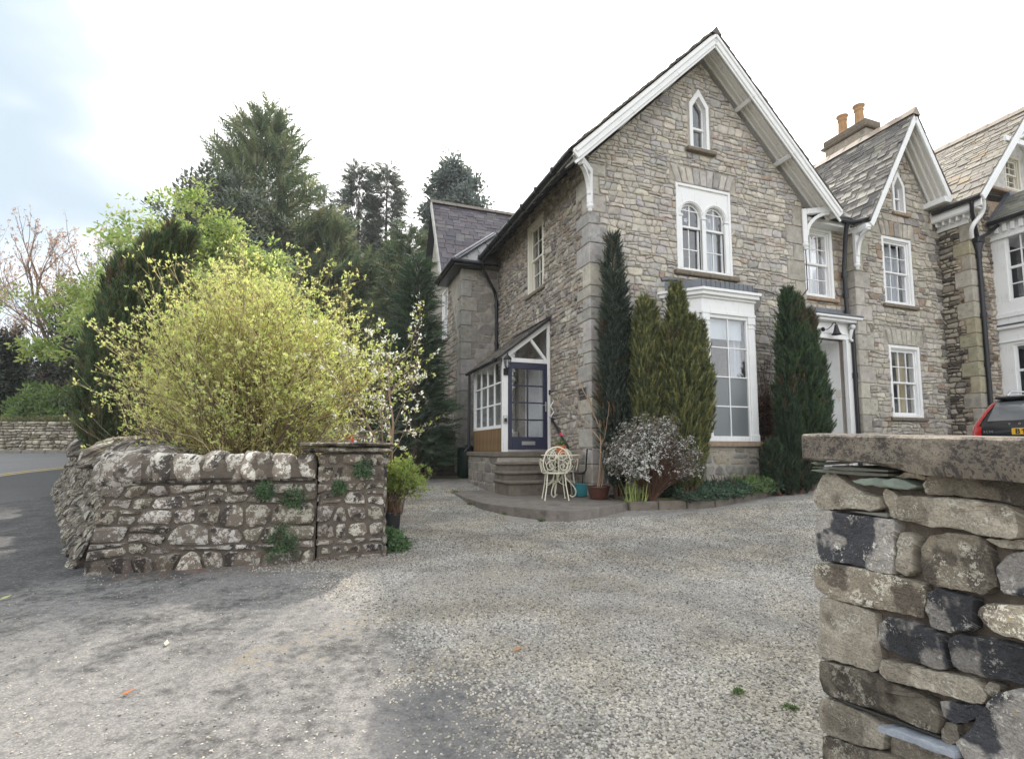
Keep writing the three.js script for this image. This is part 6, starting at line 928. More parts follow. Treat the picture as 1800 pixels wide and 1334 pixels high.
{ const p = HW(-0.006, 0, 0.31), t = thing('name_plaque', 'small dark slate plaque on the side wall near the corner', 'plaque', [p.x, 2.39, p.z], HT - Math.PI / 2);
  const c = document.createElement('canvas'); c.width = 256; c.height = 160; const x = c.getContext('2d'); x.fillStyle = '#5a564f'; x.fillRect(0, 0, 256, 160); x.fillStyle = '#3a3733'; x.fillRect(8, 8, 240, 144); x.fillStyle = '#8f8a80'; for (const [y, a, b] of [[48, 70, 186], [100, 40, 216]]) for (let k = a; k < b; k += 17) { x.fillRect(k, y, 9, 20); x.fillRect(k, y + 7, 13, 4); }
  const tx = new THREE.CanvasTexture(c); tx.colorSpace = THREE.SRGBColorSpace; new MB().box(-0.16, 0.16, -0.11, 0.11, 0.0, 0.03, 0.006).build('slab', M.stone.clone(), t).material = std({ color: rgb(0.12, 0.11, 0.10) }); const f = new MB(); const i0 = [[-0.145, -0.095, 0, 0], [0.145, -0.095, 1, 0], [0.145, 0.095, 1, 1], [-0.145, 0.095, 0, 1]].map((q) => f.vert(q[0], q[1], 0.0305, 0, 0, 1, q[2], q[3])); f.i.push(i0[0], i0[1], i0[2], i0[0], i0[2], i0[3]); f.build('lettering', std({ map: tx, roughness: 0.8 }), t); }
{ // bell lamp over the front door
  const p = HW(6.16, 0, 0.15), t = thing('bell_lamp', 'black bell shaped swan neck lamp over the white entrance', 'lamp', [p.x, 4.05, p.z], HT); new MB().tube([[-0.16, 0.0, 0.0], [-0.16, 0, 0.025]], 0.05, 0.05, 14).build('wall_plate', M.iron, t); new MB().tube([[-0.16, 0, 0.02], [-0.1, -0.01, 0.07], [-0.03, 0.06, 0.12], [0, 0.13, 0.14], [0.05, 0.15, 0.15], [0.08, 0.1, 0.15]], 0.011, 0.011, 6).build('arm', M.iron, t); new MB().lathe([[0.01, 0.1], [0.03, 0.09], [0.045, 0.02], [0.07, -0.08], [0.105, -0.13], [0.1, -0.13], [0.06, -0.06], [0.02, 0.06]], 16, 0.08, 0, 0.15).build('shade', M.iron, t);
}
{ const a = HW(3.75, 0, -0.03), t = thing('wall_cable', 'thin black cable looping across the facade above the bay window', 'cable', [a.x, 4.4, a.z], HT); const q = []; for (let i = 0; i <= 16; i++) { const s = i / 16; q.push([s * 1.62, 0.28 + 0.12 * Math.sin(s * 5) * (1 - s) - 0.42 * Math.sin(s * Math.PI) * 0.25 + (s > 0.85 ? (s - 0.85) * 1.2 : 0), 0.02]); } new MB().tube([[0, -0.05, 0.02], ...q], 0.012, 0.012, 5).tube([[1.62, 0.46, 0.02], [1.62, 1.3, 0.02], [1.63, 1.6, 0.02]], 0.012, 0.012, 5).build('wire', M.iron, t); }
{ const p = HW(-0.03, 0, -0.02), t = thing('wall_pipe', 'thin black pipe bending round the bottom of the house corner', 'pipe', [p.x, 0, p.z], HT); new MB().tube([[-0.05, 1.35, 0.12], [-0.12, 1.36, 0.06], [-0.12, 0.98, 0.0], [-0.12, 0.92, -0.1], [-0.12, 0.9, -0.6]], 0.014, 0.014, 6).build('run', M.iron, t); }
// ---- bistro set
const creamPaint = std({ color: rgb(0.74, 0.70, 0.56), roughness: 0.45 });
function spiral(cx, cy, z, r, turns, dir, start) { const q = []; for (let i = 0; i <= 22; i++) { const t = i / 22, a = start + dir * turns * 6.283 * t, rr = r * (1 - 0.82 * t); q.push([cx + rr * Math.cos(a), cy + rr * Math.sin(a), z]); } return q; }
function bistroChair(label, pos, turn) { // back at +z
  const t = thing('bistro_chair', label, 'chair', pos, turn, 'cream scrolled metal bistro chairs'), b = new MB(), zb = 0.2, r = 0.011, arc = [];
  for (let i = 0; i <= 20; i++) { const a = Math.PI * (i / 20), x = 0.235 * Math.cos(a), y = 0.60 + 0.30 * Math.sin(a); arc.push([x, y, zb + 0.03 + 0.06 * (y - 0.45)]); }
  b.tube([[0.15, 0.45, zb - 0.02], [0.21, 0.52, zb + 0.01], ...arc, [-0.21, 0.52, zb + 0.01], [-0.15, 0.45, zb - 0.02]], r * 1.15, r * 1.15, 6);
  const zz = (y) => zb + 0.03 + 0.06 * (y - 0.45);
  for (const s of [-1, 1]) {
    b.tube(spiral(s * 0.095, 0.76, zz(0.76), 0.095, 1.35, s, s > 0 ? Math.PI : 0), 0.007, 0.006, 5); b.tube(spiral(s * 0.105, 0.575, zz(0.57), 0.085, 1.4, -s, Math.PI / 2), 0.007, 0.006, 5);
    const h = []; for (let i = 0; i <= 14; i++) { const a = Math.PI * i / 14; h.push([s * 0.115 + 0.1 * Math.cos(a), 0.70 + 0.165 * Math.sin(a), zz(0.8)]); } b.tube(h, 0.007, 0.007, 5);
    b.tube([[s * 0.03, 0.46, zb - 0.01], [s * 0.03, 0.7, zz(0.7)], [s * 0.02, 0.8, zz(0.8)]], 0.007, 0.007, 5); b.tube([[s * 0.14, 0.46, zb - 0.01], [s * 0.2, 0.66, zz(0.66)]], 0.007, 0.007, 5);
  }
  b.build('backrest', creamPaint, t);
  for (const s of [-1, 1]) { new MB().tube([[s * 0.225, 0.66, zz(0.66)], [s * 0.27, 0.69, 0.12], [s * 0.275, 0.67, -0.02], [s * 0.25, 0.6, -0.1], [s * 0.215, 0.46, -0.1]], r, r, 6).tube([[s * 0.27, 0.69, 0.1], [s * 0.24, 0.55, 0.13], [s * 0.2, 0.46, 0.12]], 0.007, 0.007, 5).build('arm', creamPaint, t); }
  const s = new MB(); s.lathe([[0.0, 0.44], [0.19, 0.44], [0.215, 0.445], [0.22, 0.455], [0.21, 0.462], [0.0, 0.462]], 28); s.build('seat', creamPaint, t);
  for (const [x, z] of [[-1, 1], [1, 1], [-1, -1], [1, -1]]) { const l = new MB(); l.tube([[x * 0.15, 0.45, z * 0.13], [x * 0.165, 0.25, z * 0.165], [x * 0.20, 0.03, z * 0.2], [x * 0.205, 0.0, z * 0.205]], [0.012, 0.011, 0.011, 0.014], 0, 6); l.build('leg', creamPaint, t); }
  const br = new MB(); for (const [x, z] of [[-1, 1], [1, 1], [-1, -1], [1, -1]]) { const q = []; for (let i = 0; i <= 8; i++) { const a = i / 8 * Math.PI / 2; q.push([x * (0.155 - 0.13 * Math.sin(a)), 0.26 + 0.16 * (1 - Math.cos(a)) , z * (0.155 - 0.13 * Math.sin(a))]); } br.tube(q, 0.006, 0.006, 5); } br.build('leg_brace', creamPaint, t);
  return t;
}
bistroChair('nearer cream scrolled metal bistro chair with its back to the drive', [0.745, 0.49, -9.18], 0.06);
bistroChair('farther cream scrolled metal bistro chair behind the round table beside the steps', [0.97, 0.49, -9.97], Math.PI + 0.1);
{
  const t = thing('bistro_table', 'round cream metal bistro table holding the terracotta pot', 'table', [0.875, 0.49, -9.56], 0.3); new MB().lathe([[0, 0.745], [0.34, 0.745], [0.35, 0.75], [0.35, 0.76], [0.33, 0.765], [0.0, 0.76]], 36).build('tabletop', creamPaint, t);
  for (let i = 0; i < 3; i++) { const a = i * 2.094 + 0.5, q = []; for (const [r, y] of [[0.08, 0.74], [0.06, 0.6], [0.055, 0.45], [0.1, 0.34], [0.2, 0.24], [0.27, 0.13], [0.26, 0.05], [0.2, 0.02], [0.16, 0.05]]) q.push([r * Math.cos(a), y, r * Math.sin(a)]); new MB().tube(new THREE.CatmullRomCurve3(q.map((p) => V3(...p))).getPoints(24), 0.012, 0.011, 6).build('leg', creamPaint, t); }
  new MB().lathe([[0.06, 0.44], [0.068, 0.45], [0.06, 0.46]], 16).build('collar', creamPaint, t);
}
{
  const t = thing('terracotta_pot', 'orange terracotta pot with a pink flower on the bistro table', 'plant pot', [0.885, 1.255, -9.58], 0); new MB().lathe([[0, 0], [0.06, 0], [0.065, 0.01], [0.085, 0.12], [0.098, 0.12], [0.1, 0.165], [0.088, 0.168], [0.08, 0.14], [0, 0.13]], 22).build('pot', M.terracotta, t);
  const R = rng(9), st = new MB().color([0.08, 0.16, 0.03]); for (let i = 0; i < 40; i++) { const a = R() * 6.28, e = 0.4 + R(), l = 0.1 + 0.08 * R(); st.tube([[0, 0.13, 0], [0.05 * Math.cos(a), 0.17 + 0.05 * e, 0.05 * Math.sin(a)], [l * 0.7 * Math.cos(a), 0.17 + l * e * 0.7, l * 0.7 * Math.sin(a)]], 0.005, 0.002, 4); } st.build('foliage', M.twig, t);
  const f = new MB(); f.tube([[0, 0.15, 0], [0.0, 0.33, 0.01]], 0.004, 0.004, 4); f.build('stalk', M.needle, t).material = std({ color: rgb(0.08, 0.16, 0.04) }); const g = new MB(); for (let i = 0; i < 34; i++) { const a = R() * 6.28, e = R() * 1.6 - 0.3, c = [0.0, 0.345, 0.01], d = [Math.cos(a) * Math.cos(e), Math.sin(e), Math.sin(a) * Math.cos(e)], s = 0.045; g.face(c, [c[0] + d[0] * s + 0.012, c[1] + d[1] * s, c[2] + d[2] * s], [c[0] + d[0] * s, c[1] + d[1] * s + 0.014, c[2] + d[2] * s - 0.012]); } g.build('flower', new THREE.MeshPhysicalMaterial({ color: rgb(0.75, 0.13, 0.2), roughness: 0.9, side: THREE.DoubleSide, transmission: 0.2 }), t);
}
{ const t = thing('brown_pot', 'glazed brown pot with a bare twisted shrub beside the juniper', 'plant pot', [1.5, 0.49, -9.22], 0); new MB().lathe([[0, 0], [0.13, 0], [0.15, 0.02], [0.185, 0.16], [0.19, 0.2], [0.205, 0.205], [0.21, 0.225], [0.195, 0.235], [0.18, 0.2], [0, 0.19]], 30).build('pot', new THREE.MeshPhysicalMaterial({ color: rgb(0.085, 0.03, 0.02), roughness: 0.3, clearcoat: 0.6, clearcoatRoughness: 0.2 }), t);
  const R = rng(17), b = new MB().color([0.36, 0.25, 0.17]); const grow = (p, d, l, r, n) => { const q = [p]; let c = V3(...p), v = V3(...d).normalize(); for (let i = 0; i < 6; i++) { v.add(V3((R() - 0.5) * 0.35, (R() - 0.35) * 0.25, (R() - 0.5) * 0.35)).normalize(); c = c.clone().addScaledVector(v, l / 6); q.push([c.x, c.y, c.z]); } b.tube(q, r, r * 0.55, 6); if (n > 0) for (let i = 0; i < 2 + (n > 2 ? 1 : 0); i++) { const k = 3 + Math.floor(R() * 4); grow(q[k], [v.x + (R() - 0.5) * 1.7, v.y * 0.8 + 0.25, v.z + (R() - 0.5) * 1.2], l * (0.5 + 0.2 * R()), r * 0.55, n - 1); } };
  grow([0.0, 0.18, 0.0], [0.1, 1, 0], 1.25, 0.024, 3); grow([-0.03, 0.18, 0.02], [0.12, 1, -0.05], 0.9, 0.016, 2); grow([0.04, 0.18, 0.0], [0.25, 1, 0.05], 0.6, 0.012, 1); b.build('branches', M.twig, t); }
{ const t = thing('turquoise_pot', 'turquoise glazed pot behind the brown pot', 'plant pot', [1.27, 0.49, -9.75], 0); new MB().lathe([[0, 0], [0.1, 0], [0.12, 0.02], [0.14, 0.15], [0.145, 0.22], [0.155, 0.225], [0.155, 0.24], [0.14, 0.24], [0.13, 0.2], [0, 0.2]], 26).build('pot', new THREE.MeshPhysicalMaterial({ color: rgb(0.04, 0.24, 0.28), roughness: 0.3, clearcoat: 0.5 }), t); new MB().tube([[0.02, 0.2, 0], [0.03, 0.42, 0]], 0.008, 0.008, 5).lathe([[0.0, 0.45], [0.06, 0.43], [0.065, 0.42], [0.0, 0.42]], 10, 0.03, 0, 0).build('solar_light', M.iron, t); }
{ const t = thing('black_pot', 'tall black plastic pot beside the gate pillar', 'plant pot', [-1.46, 0.27, -6.35], 0); new MB().lathe([[0, 0], [0.105, 0], [0.11, 0.01], [0.135, 0.32], [0.145, 0.325], [0.145, 0.345], [0.13, 0.345], [0.125, 0.3], [0, 0.3]], 28).build('pot', std({ color: rgb(0.014, 0.014, 0.015), roughness: 0.5 }), t); }
{ const t = thing('water_butt', 'dark green plastic water butt beside the porch gutter', 'water butt', [-1.22, 0.5, -13.95], 0); new MB().lathe([[0, 0], [0.2, 0], [0.23, 0.4], [0.23, 0.8], [0.21, 0.86], [0.24, 0.88], [0.24, 0.92], [0.12, 0.97], [0, 0.98]], 20).build('barrel', std({ color: rgb(0.012, 0.03, 0.022), roughness: 0.5 }), t); }
{ const t = thing('blue_mug_pot', 'small pale blue pot on top of the low wall by the porch', 'plant pot', [-1.16, 1.862, -14.6], 0); new MB().lathe([[0, 0], [0.07, 0], [0.075, 0.02], [0.06, 0.14], [0.055, 0.2], [0.05, 0.2], [0.05, 0.05], [0, 0.04]], 18).build('pot', std({ color: rgb(0.33, 0.46, 0.52), roughness: 0.5 }), t); }
{ const t = thing('garden_log', 'dark log lying at the foot of the low stone wall', 'log', [-2.0, 0.49, -14.05], 0.08); const b = new MB().color([0.05, 0.045, 0.04]); b.tube([[0, 0.13, 0], [0.4, 0.14, 0.01], [0.9, 0.12, 0]], [0.12, 0.13, 0.115], 0, 12); b.build('trunk', M.bark, t); new MB().color([0.25, 0.22, 0.18]).tube([[-0.2, 0.09, 0.1], [-0.1, 0.1, 0.1]], 0.09, 0.08, 10).build('cut_end', M.bark, t); }
{ const t = thing('red_box', 'small red and white plastic object on the screen wall behind the gate pillar', 'lantern', [-3.9, 1.51, -12.9], 0.2); new MB().box(-0.1, 0.03, 0.06, 0.2, -0.06, 0.06, 0.012).box(-0.02, 0.1, -0.05, 0.08, -0.05, 0.07, 0.012).build('red_body', std({ color: rgb(0.6, 0.03, 0.02), roughness: 0.35 }), t); new MB().box(0.04, 0.11, -0.0, 0.06, 0.07, 0.085, 0.008).build('white_patch', M.white, t); new MB().box(-0.04, 0.04, -0.9, -0.05, -0.03, 0.03, 0.006).build('post', M.iron, t); }  // indistinct red plastic object with a white patch
// ---- parked car, seen from behind over the wall
{
  const p = HW(6.42, 0.70, -3.2), t = thing('parked_car', 'black estate car with tall red tail light and yellow plate parked before the right house', 'car', [p.x, p.y, p.z], HT);
  // local x = forward, z = to the car's right; length 4.6
  const paint = new THREE.MeshPhysicalMaterial({ color: rgb(0.010, 0.010, 0.013), roughness: 0.3, clearcoat: 1, clearcoatRoughness: 0.05 }), red = new THREE.MeshPhysicalMaterial({ color: rgb(0.5, 0.012, 0.012), roughness: 0.15, clearcoat: 1 }), tint = new THREE.MeshPhysicalMaterial({ color: rgb(0.16, 0.17, 0.18), roughness: 0.04, clearcoat: 1, clearcoatRoughness: 0.02, ior: 2.2 });
  // body: rounded horizontal sections [height, rear x, front x, half width, corner radius]
  const SEC = [[0.28, 0.2, 4.45, 0.84, 0.2], [0.45, 0.1, 4.58, 0.92, 0.22], [0.72, 0.05, 4.6, 0.945, 0.24], [0.95, 0.045, 4.5, 0.945, 0.24], [1.06, 0.09, 3.9, 0.93, 0.22], [1.12, 0.13, 3.3, 0.91, 0.2], [1.3, 0.25, 2.95, 0.84, 0.18], [1.46, 0.36, 2.6, 0.765, 0.17], [1.56, 0.44, 2.35, 0.70, 0.2], [1.62, 0.62, 2.1, 0.6, 0.2], [1.645, 0.95, 1.8, 0.42, 0.2]];
  const sec = (y) => { let k = 0; while (k < SEC.length - 2 && SEC[k + 1][0] < y) k++; const t = clamp((y - SEC[k][0]) / (SEC[k + 1][0] - SEC[k][0])); return SEC[k].map((v, q) => lerp(v, SEC[k + 1][q], t)); };
  const loop = (s, off = 0) => { const [y, x0, x1, w, r] = s, q = [], n = 7; for (const [cx, cz, a0] of [[x0 + r, w - r, Math.PI / 2], [x0 + r, -(w - r), Math.PI], [x1 - r, -(w - r), Math.PI * 1.5], [x1 - r, w - r, 0]]) for (let k = 0; k <= n; k++) { const a = a0 + k / n * Math.PI / 2; q.push([cx + (r + off) * Math.cos(a), y, cz + (r + off) * Math.sin(a)]); } return q; };
  const skin = (ys, off, pick) => { const g = [], I = []; const L = ys.map((y) => pick(loop(sec(y), off))), n = L[0].length; L.forEach((l) => l.forEach((p) => g.push(...p))); for (let k = 0; k < L.length - 1; k++) for (let q = 0; q < n - 1; q++) { const a = k * n + q; I.push(a, a + n, a + 1, a + 1, a + n, a + n + 1); } const geo = new THREE.BufferGeometry(); geo.setAttribute('position', new THREE.Float32BufferAttribute(g, 3)); geo.setIndex(I); geo.computeVertexNormals(); return geo; };
  { const ys = []; for (let k = 0; k < SEC.length - 1; k++) for (let q = 0; q < 3; q++) ys.push(lerp(SEC[k][0], SEC[k + 1][0], q / 3)); ys.push(1.645); const b = new MB().geo(skin(ys, 0, (l) => [...l, l[0]])); const tp = loop(sec(1.645)); b.face(...tp.reverse()); b.build('body', paint, t); }
  { const b = new MB(); const P = (y, z) => [sec(y)[1] - 0.008, y, z]; for (let k = 0; k < 4; k++) { const a = 1.15 + k * 0.085, c = a + 0.085, wa = 0.66 - 0.1 * (a - 1.15), wc = 0.66 - 0.1 * (c - 1.15); b.face(P(a, -wa), P(a, wa), P(c, wc), P(c, -wc)); } b.build('rear_window', tint, t); }
  new MB().box(0.3, 0.75, 1.54, 1.59, -0.62, 0.62, 0.02).build('spoiler', paint, t);
  for (const s of [-1, 1]) { // tall lamp wrapped round the corner, with a foot turning in below
    new MB().geo(skin([0.92, 1.0, 1.06, 1.14, 1.24, 1.34, 1.44, 1.5], 0.014, (l) => (s > 0 ? l.slice(2, 7) : l.slice(9, 14)))).geo(skin([0.78, 0.84, 0.9, 0.96, 1.02, 1.05], 0.016, (l) => (s > 0 ? l.slice(2, 8) : l.slice(8, 14)))).build('tail_light', red, t); }
  for (const s of [-1, 1]) new MB().tube([[0.7, 1.62, s * 0.62], [0.8, 1.7, s * 0.62], [2.0, 1.73, s * 0.62], [2.2, 1.66, s * 0.62]], 0.018, 0.018, 8).build('roof_rail', M.metal, t);
  for (const x of [0.95, 3.7]) for (const s of [-1, 1]) { const g = new THREE.Group(); g.name = 'wheel'; t.add(g); new MB().tube([[x, 0.34, s * 0.72], [x, 0.34, s * 0.94]], 0.34, 0.34, 28).build('tyre', M.iron, g); new MB().tube([[x, 0.34, s * 0.93], [x, 0.34, s * 0.95]], 0.22, 0.22, 20).build('rim', M.metal, g); }
  new MB().box(0.03, 0.07, 0.90, 1.01, -0.27, 0.27, 0.008).build('number_plate', std({ color: rgb(0.72, 0.42, 0.03), roughness: 0.5 }), t);
  const font = await new FontLoader().loadAsync('fonts/droid/droid_sans_bold.typeface.json'), face = basis([0, 0, 1], [0, 1, 0], [-1, 0, 0], [0, 0, 0]); // readable from behind the car
  const word = (s, size, z, y, x, mat, name, gap = 0) => { let at = z; const b = new MB(); for (const ch of s) { const g = new TextGeometry(ch, { font, size, depth: 0.004, curveSegments: 4 }); g.computeBoundingBox(); const w = g.boundingBox.max.x; b.geo(g, new THREE.Matrix4().multiplyMatrices(new THREE.Matrix4().makeTranslation(x, y, at), face)); at += w + size * 0.18 + gap; } b.build(name, mat, t); };
  word('B18', 0.085, -0.22, 0.915, 0.029, M.iron, 'plate_lettering'); word('VOLVO', 0.035, -0.33, 1.07, 0.088, M.metal, 'tailgate_lettering', 0.1); word('XC90', 0.04, -0.68, 0.94, 0.042, M.metal, 'badge_lettering');
}
// ---- fallen leaves on the drive
{
  const R = rng(31), mk = (label, x, z, s, col, ry) => { const t = thing('fallen_leaf', label, 'leaf', [x, ground(x, z) + 0.012, z], ry), b = new MB(); b.face([-0.5 * s, 0, 0], [0, 0.12 * s, 0.3 * s], [0.55 * s, 0.02, 0]); b.face([0.55 * s, 0.02, 0], [0, 0.16 * s, -0.28 * s], [-0.5 * s, 0, 0]); b.face([0.5 * s, 0.01, 0.02 * s], [0.8 * s, 0.03, 0.02 * s], [0.8 * s, 0.03, -0.01 * s]); b.build('blade', new THREE.MeshPhysicalMaterial({ color: rgb(...col), roughness: 0.8, side: THREE.DoubleSide }), t); };
  mk('small orange fallen leaf on the sunlit tarmac at lower left', -1.93, -2.76, 0.06, [0.45, 0.14, 0.04], 0.4); mk('curled tan fallen leaf in the middle of the gravel', 0.03, -3.27, 0.075, [0.36, 0.2, 0.10], 0.2); mk('pale green fallen leaf on the dark asphalt at the left edge', -3.95, -4.22, 0.08, [0.4, 0.38, 0.16], 1.2); mk('pale cream fallen leaf on the tarmac below the wall corner', -2.13, -3.36, 0.05, [0.55, 0.5, 0.36], 2.0);
}
// ---------------------------------------------------------------- plants
const orient = (() => { const x = V3(0, 0, 0), y = V3(0, 0, 0), z = V3(0, 0, 0); return (p, d, roll, s, sx = s) => { y.set(d[0], d[1], d[2]).normalize(); x.set(Math.abs(y.y) > 0.9 ? 1 : 0, Math.abs(y.y) > 0.9 ? 0 : 1, 0).cross(y).normalize(); z.crossVectors(x, y); const c = Math.cos(roll), n = Math.sin(roll), m = new THREE.Matrix4(); m.set((x.x * c + z.x * n) * sx, y.x * s, (z.x * c - x.x * n) * sx, p[0], (x.y * c + z.y * n) * sx, y.y * s, (z.y * c - x.y * n) * sx, p[1], (x.z * c + z.z * n) * sx, y.z * s, (z.z * c - x.z * n) * sx, p[2], 0, 0, 0, 1); return m; }; })();
function frondGeo(n, wide, droop, seed, tw = 0.05) { // flat spray, 1 long
  const b = new MB(), R = rng(seed); b.face([-0.012, 0, 0], [0.012, 0, 0], [0, 1, -droop * 0.4]);
  for (let i = 0; i < n; i++) for (const s of [-1, 1]) { const t = (i + 0.3 + 0.5 * R()) / n, y = t * 0.95, w = wide * (1 - 0.75 * t) * (0.7 + 0.5 * R()), z0 = -droop * 0.4 * t * t, z1 = z0 - droop * w + 0.12 * (R() - 0.5); b.face([0, y - tw, z0], [0, y + tw, z0 + 0.02], [s * w, y + 0.22 + 0.1 * R(), z1]); }
  return b.geometry();
}
function shootGeo(n, len, seed, wid = 0.045) { // upright shoot with needles all round
  const b = new MB(), R = rng(seed); for (let i = 0; i < n; i++) { const a = i * 2.4 + R(), t = i / n, y = t * 0.8, c = Math.cos(a), s = Math.sin(a), l = len * (1 - 0.4 * t) * (0.8 + 0.4 * R()), px = -s * wid, pz = c * wid; b.face([px, y, pz], [-px, y, -pz], [c * l, y + 0.28 + 0.1 * R(), s * l]); } return b.geometry();
}
function leavesGeo(n, l, w, spread, seed, up = 0.3) { // a tuft of small pointed leaves, each folded along its midrib
  const b = new MB(), R = rng(seed); for (let i = 0; i < n; i++) { const a = R() * 6.283, e = up + (R() - 0.5) * 1.6, d = V3(Math.cos(a) * Math.cos(e), Math.sin(e), Math.sin(a) * Math.cos(e)), x = V3(0, 1, 0).cross(d).normalize(), z = new THREE.Vector3().crossVectors(x, d), o = d.clone().multiplyScalar(spread * (0.2 + R())).add(V3((R() - 0.5) * spread, (R() - 0.5) * spread, (R() - 0.5) * spread)), L = l * (0.7 + 0.6 * R()), P = (u, v, k) => [o.x + d.x * u + x.x * v + z.x * k, o.y + d.y * u + x.y * v + z.y * k, o.z + d.z * u + x.z * v + z.z * k]; const A = P(0, 0, 0), B = P(L, 0, -0.15 * L); b.face(A, P(L * 0.45, w, 0.1 * w), B); b.face(B, P(L * 0.45, -w, 0.1 * w), A); } return b.geometry();
}
const vary = (R, c, k = 0.25) => { const f = 1 - k + 2 * k * R(), h = (R() - 0.5) * k * 0.6; return [c[0] * f * (1 + h), c[1] * f, c[2] * f * (1 - h)]; };
const GEO = { cypress: frondGeo(8, 0.42, 0.5, 3), fir: frondGeo(9, 0.34, 0.35, 5, 0.04), lump: leavesGeo(14, 0.34, 0.1, 0.3, 7, 0.2), yew: shootGeo(20, 0.26, 9, 0.035), juniper: shootGeo(16, 0.2, 13, 0.03), leaf5: leavesGeo(6, 1, 0.27, 0.5, 11), leaf3: leavesGeo(4, 1, 0.24, 0.25, 12, 0.9), petals: leavesGeo(7, 0.7, 0.3, 0.5, 15, 0.4) };
// cone-shaped conifer: prof(t) gives the branch length at relative height t
function conifer(o) {
  const { name, label, x, z, H, prof, nb, size, colors, geo = GEO.cypress, base = ground(x, z), up = 0.25, droop = 0.5, first = 0.08, seed, per = 26, lean = 0, group, trunk = 0.014, top = 0 } = o, R = rng(seed);
  const t = thing(name, label, 'tree', [x, base, z], 0, group), tr = new MB().color([0.13, 0.095, 0.07]), list = [];
  tr.tube([[0, -0.2, 0], [lean * H * 0.3, H * 0.5, 0], [lean * H, H * 0.98, 0]], [H * trunk, H * trunk * 0.6, 0.02], 0, 8);
  for (let i = 0; i < nb; i++) {
    const q = (i + R()) / nb, f = lerp(first, 0.985, 1 - Math.pow(1 - q, 1.0)), az = i * 2.39996 + R() * 0.9, L = prof(f) * (0.62 + 0.55 * R()) * (1 + 0.2 * n3(Math.cos(az) * 1.5, f * 5, Math.sin(az) * 1.5 + seed)), y0 = f * H, c = Math.cos(az), s = Math.sin(az), u = up + (f - 0.5) * 0.5 * up, br = (k) => [c * L * k + lean * y0 * f, y0 + L * (u * k - droop * k * k * 0.6), s * L * k];
    if (L > 0.5) tr.tube([br(0), br(0.4), br(0.75)], Math.max(0.012, L * 0.012), 0.006, 3, false);
    const n = Math.ceil(per * Math.pow(L, 0.9) * 0.35) + 2;
    for (let k = 0; k < n; k++) { const w = 0.15 + 0.85 * Math.pow(R(), 0.65), p = br(w), j = size * 0.55 + L * 0.1; const side = (R() - 0.5) * 2; const d = [c * 0.8 - s * side * 0.9 + (R() - 0.5) * 0.5, u - droop * w * 0.9 + (R() - 0.5) * 0.6 + top, s * 0.8 + c * side * 0.9 + (R() - 0.5) * 0.5]; list.push([orient([p[0] - s * side * j * 0.8 + (R() - 0.5) * j * 0.5, p[1] + (R() - 0.55) * j, p[2] + c * side * j * 0.8 + (R() - 0.5) * j * 0.5], d, R() * 6.28, size * (0.6 + 0.7 * R())), vary(R, colors[Math.floor(R() * colors.length)])]); }
  }
  for (let k = 0; k < 10; k++) list.push([orient([lean * H, H * (0.93 + 0.006 * k), 0], [(R() - 0.5) * 0.9, 1, (R() - 0.5) * 0.9], R() * 6, size * 0.7), vary(R, colors[0])]);
  tr.build('trunk', M.bark, t); instanced('crown', geo, M.needle, t, list); return t;
}
// upright clump of pointed columns (Irish yew, cypress): fingers = [tipX, tipY, tipZ, radius, baseX, baseZ] about the foot
function columnar(o) {
  const { name, label, pos, turn = 0, foot = 0.3, fingers, colors, tips, dens = 900, size = 0.2, geo = GEO.yew, seed, category = 'shrub', group, outw = 0.45, bare = 0 } = o, R = rng(seed), t = thing(name, label, category, pos, turn, group), st = new MB().color([0.12, 0.07, 0.045]), list = [];
  for (const [tx, ty, tz, r, bx, bz] of fingers) {
    const ax = (k) => [lerp(bx, tx, k * (0.55 + 0.45 * k)), foot + (ty - foot) * k, lerp(bz, tz, k * (0.55 + 0.45 * k))], rad = (k) => r * Math.pow(Math.sin(Math.PI * Math.pow(clamp(1 - k, 0.0, 1), 0.72)), 0.8) * (0.8 + 0.2 * k) + 0.02 * (1 - k);
    st.tube([ax(0).map((v, i) => (i === 1 ? 0 : v * 0.6)), ax(0.1), ax(0.4), ax(0.8)], [0.05, 0.04, 0.03, 0.01], 0, 5, false);
    const n = Math.round(dens * r * (ty - foot) * 2.2);
    for (let i = 0; i < n; i++) { const k = Math.pow(R(), 0.9), a = R() * 6.283, bump = 1 + 0.55 * n3(Math.cos(a) * 1.6 + tx * 3, k * 11, Math.sin(a) * 1.6 + seed) + 0.3 * n3(Math.cos(a) * 4 + tx, k * 30, Math.sin(a) * 4 + seed), q = Math.sqrt(0.15 + 0.85 * R()), rr = rad(k) * q * bump, p = ax(k); if (k < bare && R() > k / bare) continue; const c = Math.cos(a), s = Math.sin(a), d = [c * outw * (0.5 + R()) + (tx - bx) / ty, 0.9 + (R() - 0.3) * 0.3, s * outw * (0.5 + R())]; const tip = tips && q > 0.8 && R() < 0.55, dead = n3(p[0] * 2.2 + c * 1.4, p[1] * 1.6, s * 1.4 + seed) > 0.43 && R() < 0.7; list.push([orient([p[0] + c * rr, p[1] - size * 0.4, p[2] + s * rr], d, R() * 6.28, size * (0.65 + 0.6 * R())), vary(R, dead ? [0.15, 0.10, 0.05] : tip ? tips : colors[Math.floor(R() * colors.length)])]); }
    for (let i = 0; i < 8; i++) { const p = ax(0.985 - 0.01 * i); list.push([orient(p.map((v, j) => (j === 1 ? v - size * 0.5 : v + (R() - 0.5) * 0.04)), [(R() - 0.5) * 0.3, 1, (R() - 0.5) * 0.3], R() * 6, size), vary(R, colors[0])]); }
  }
  st.build('stems', M.bark, t); instanced('foliage', geo, M.needle, t, list); return t;
}
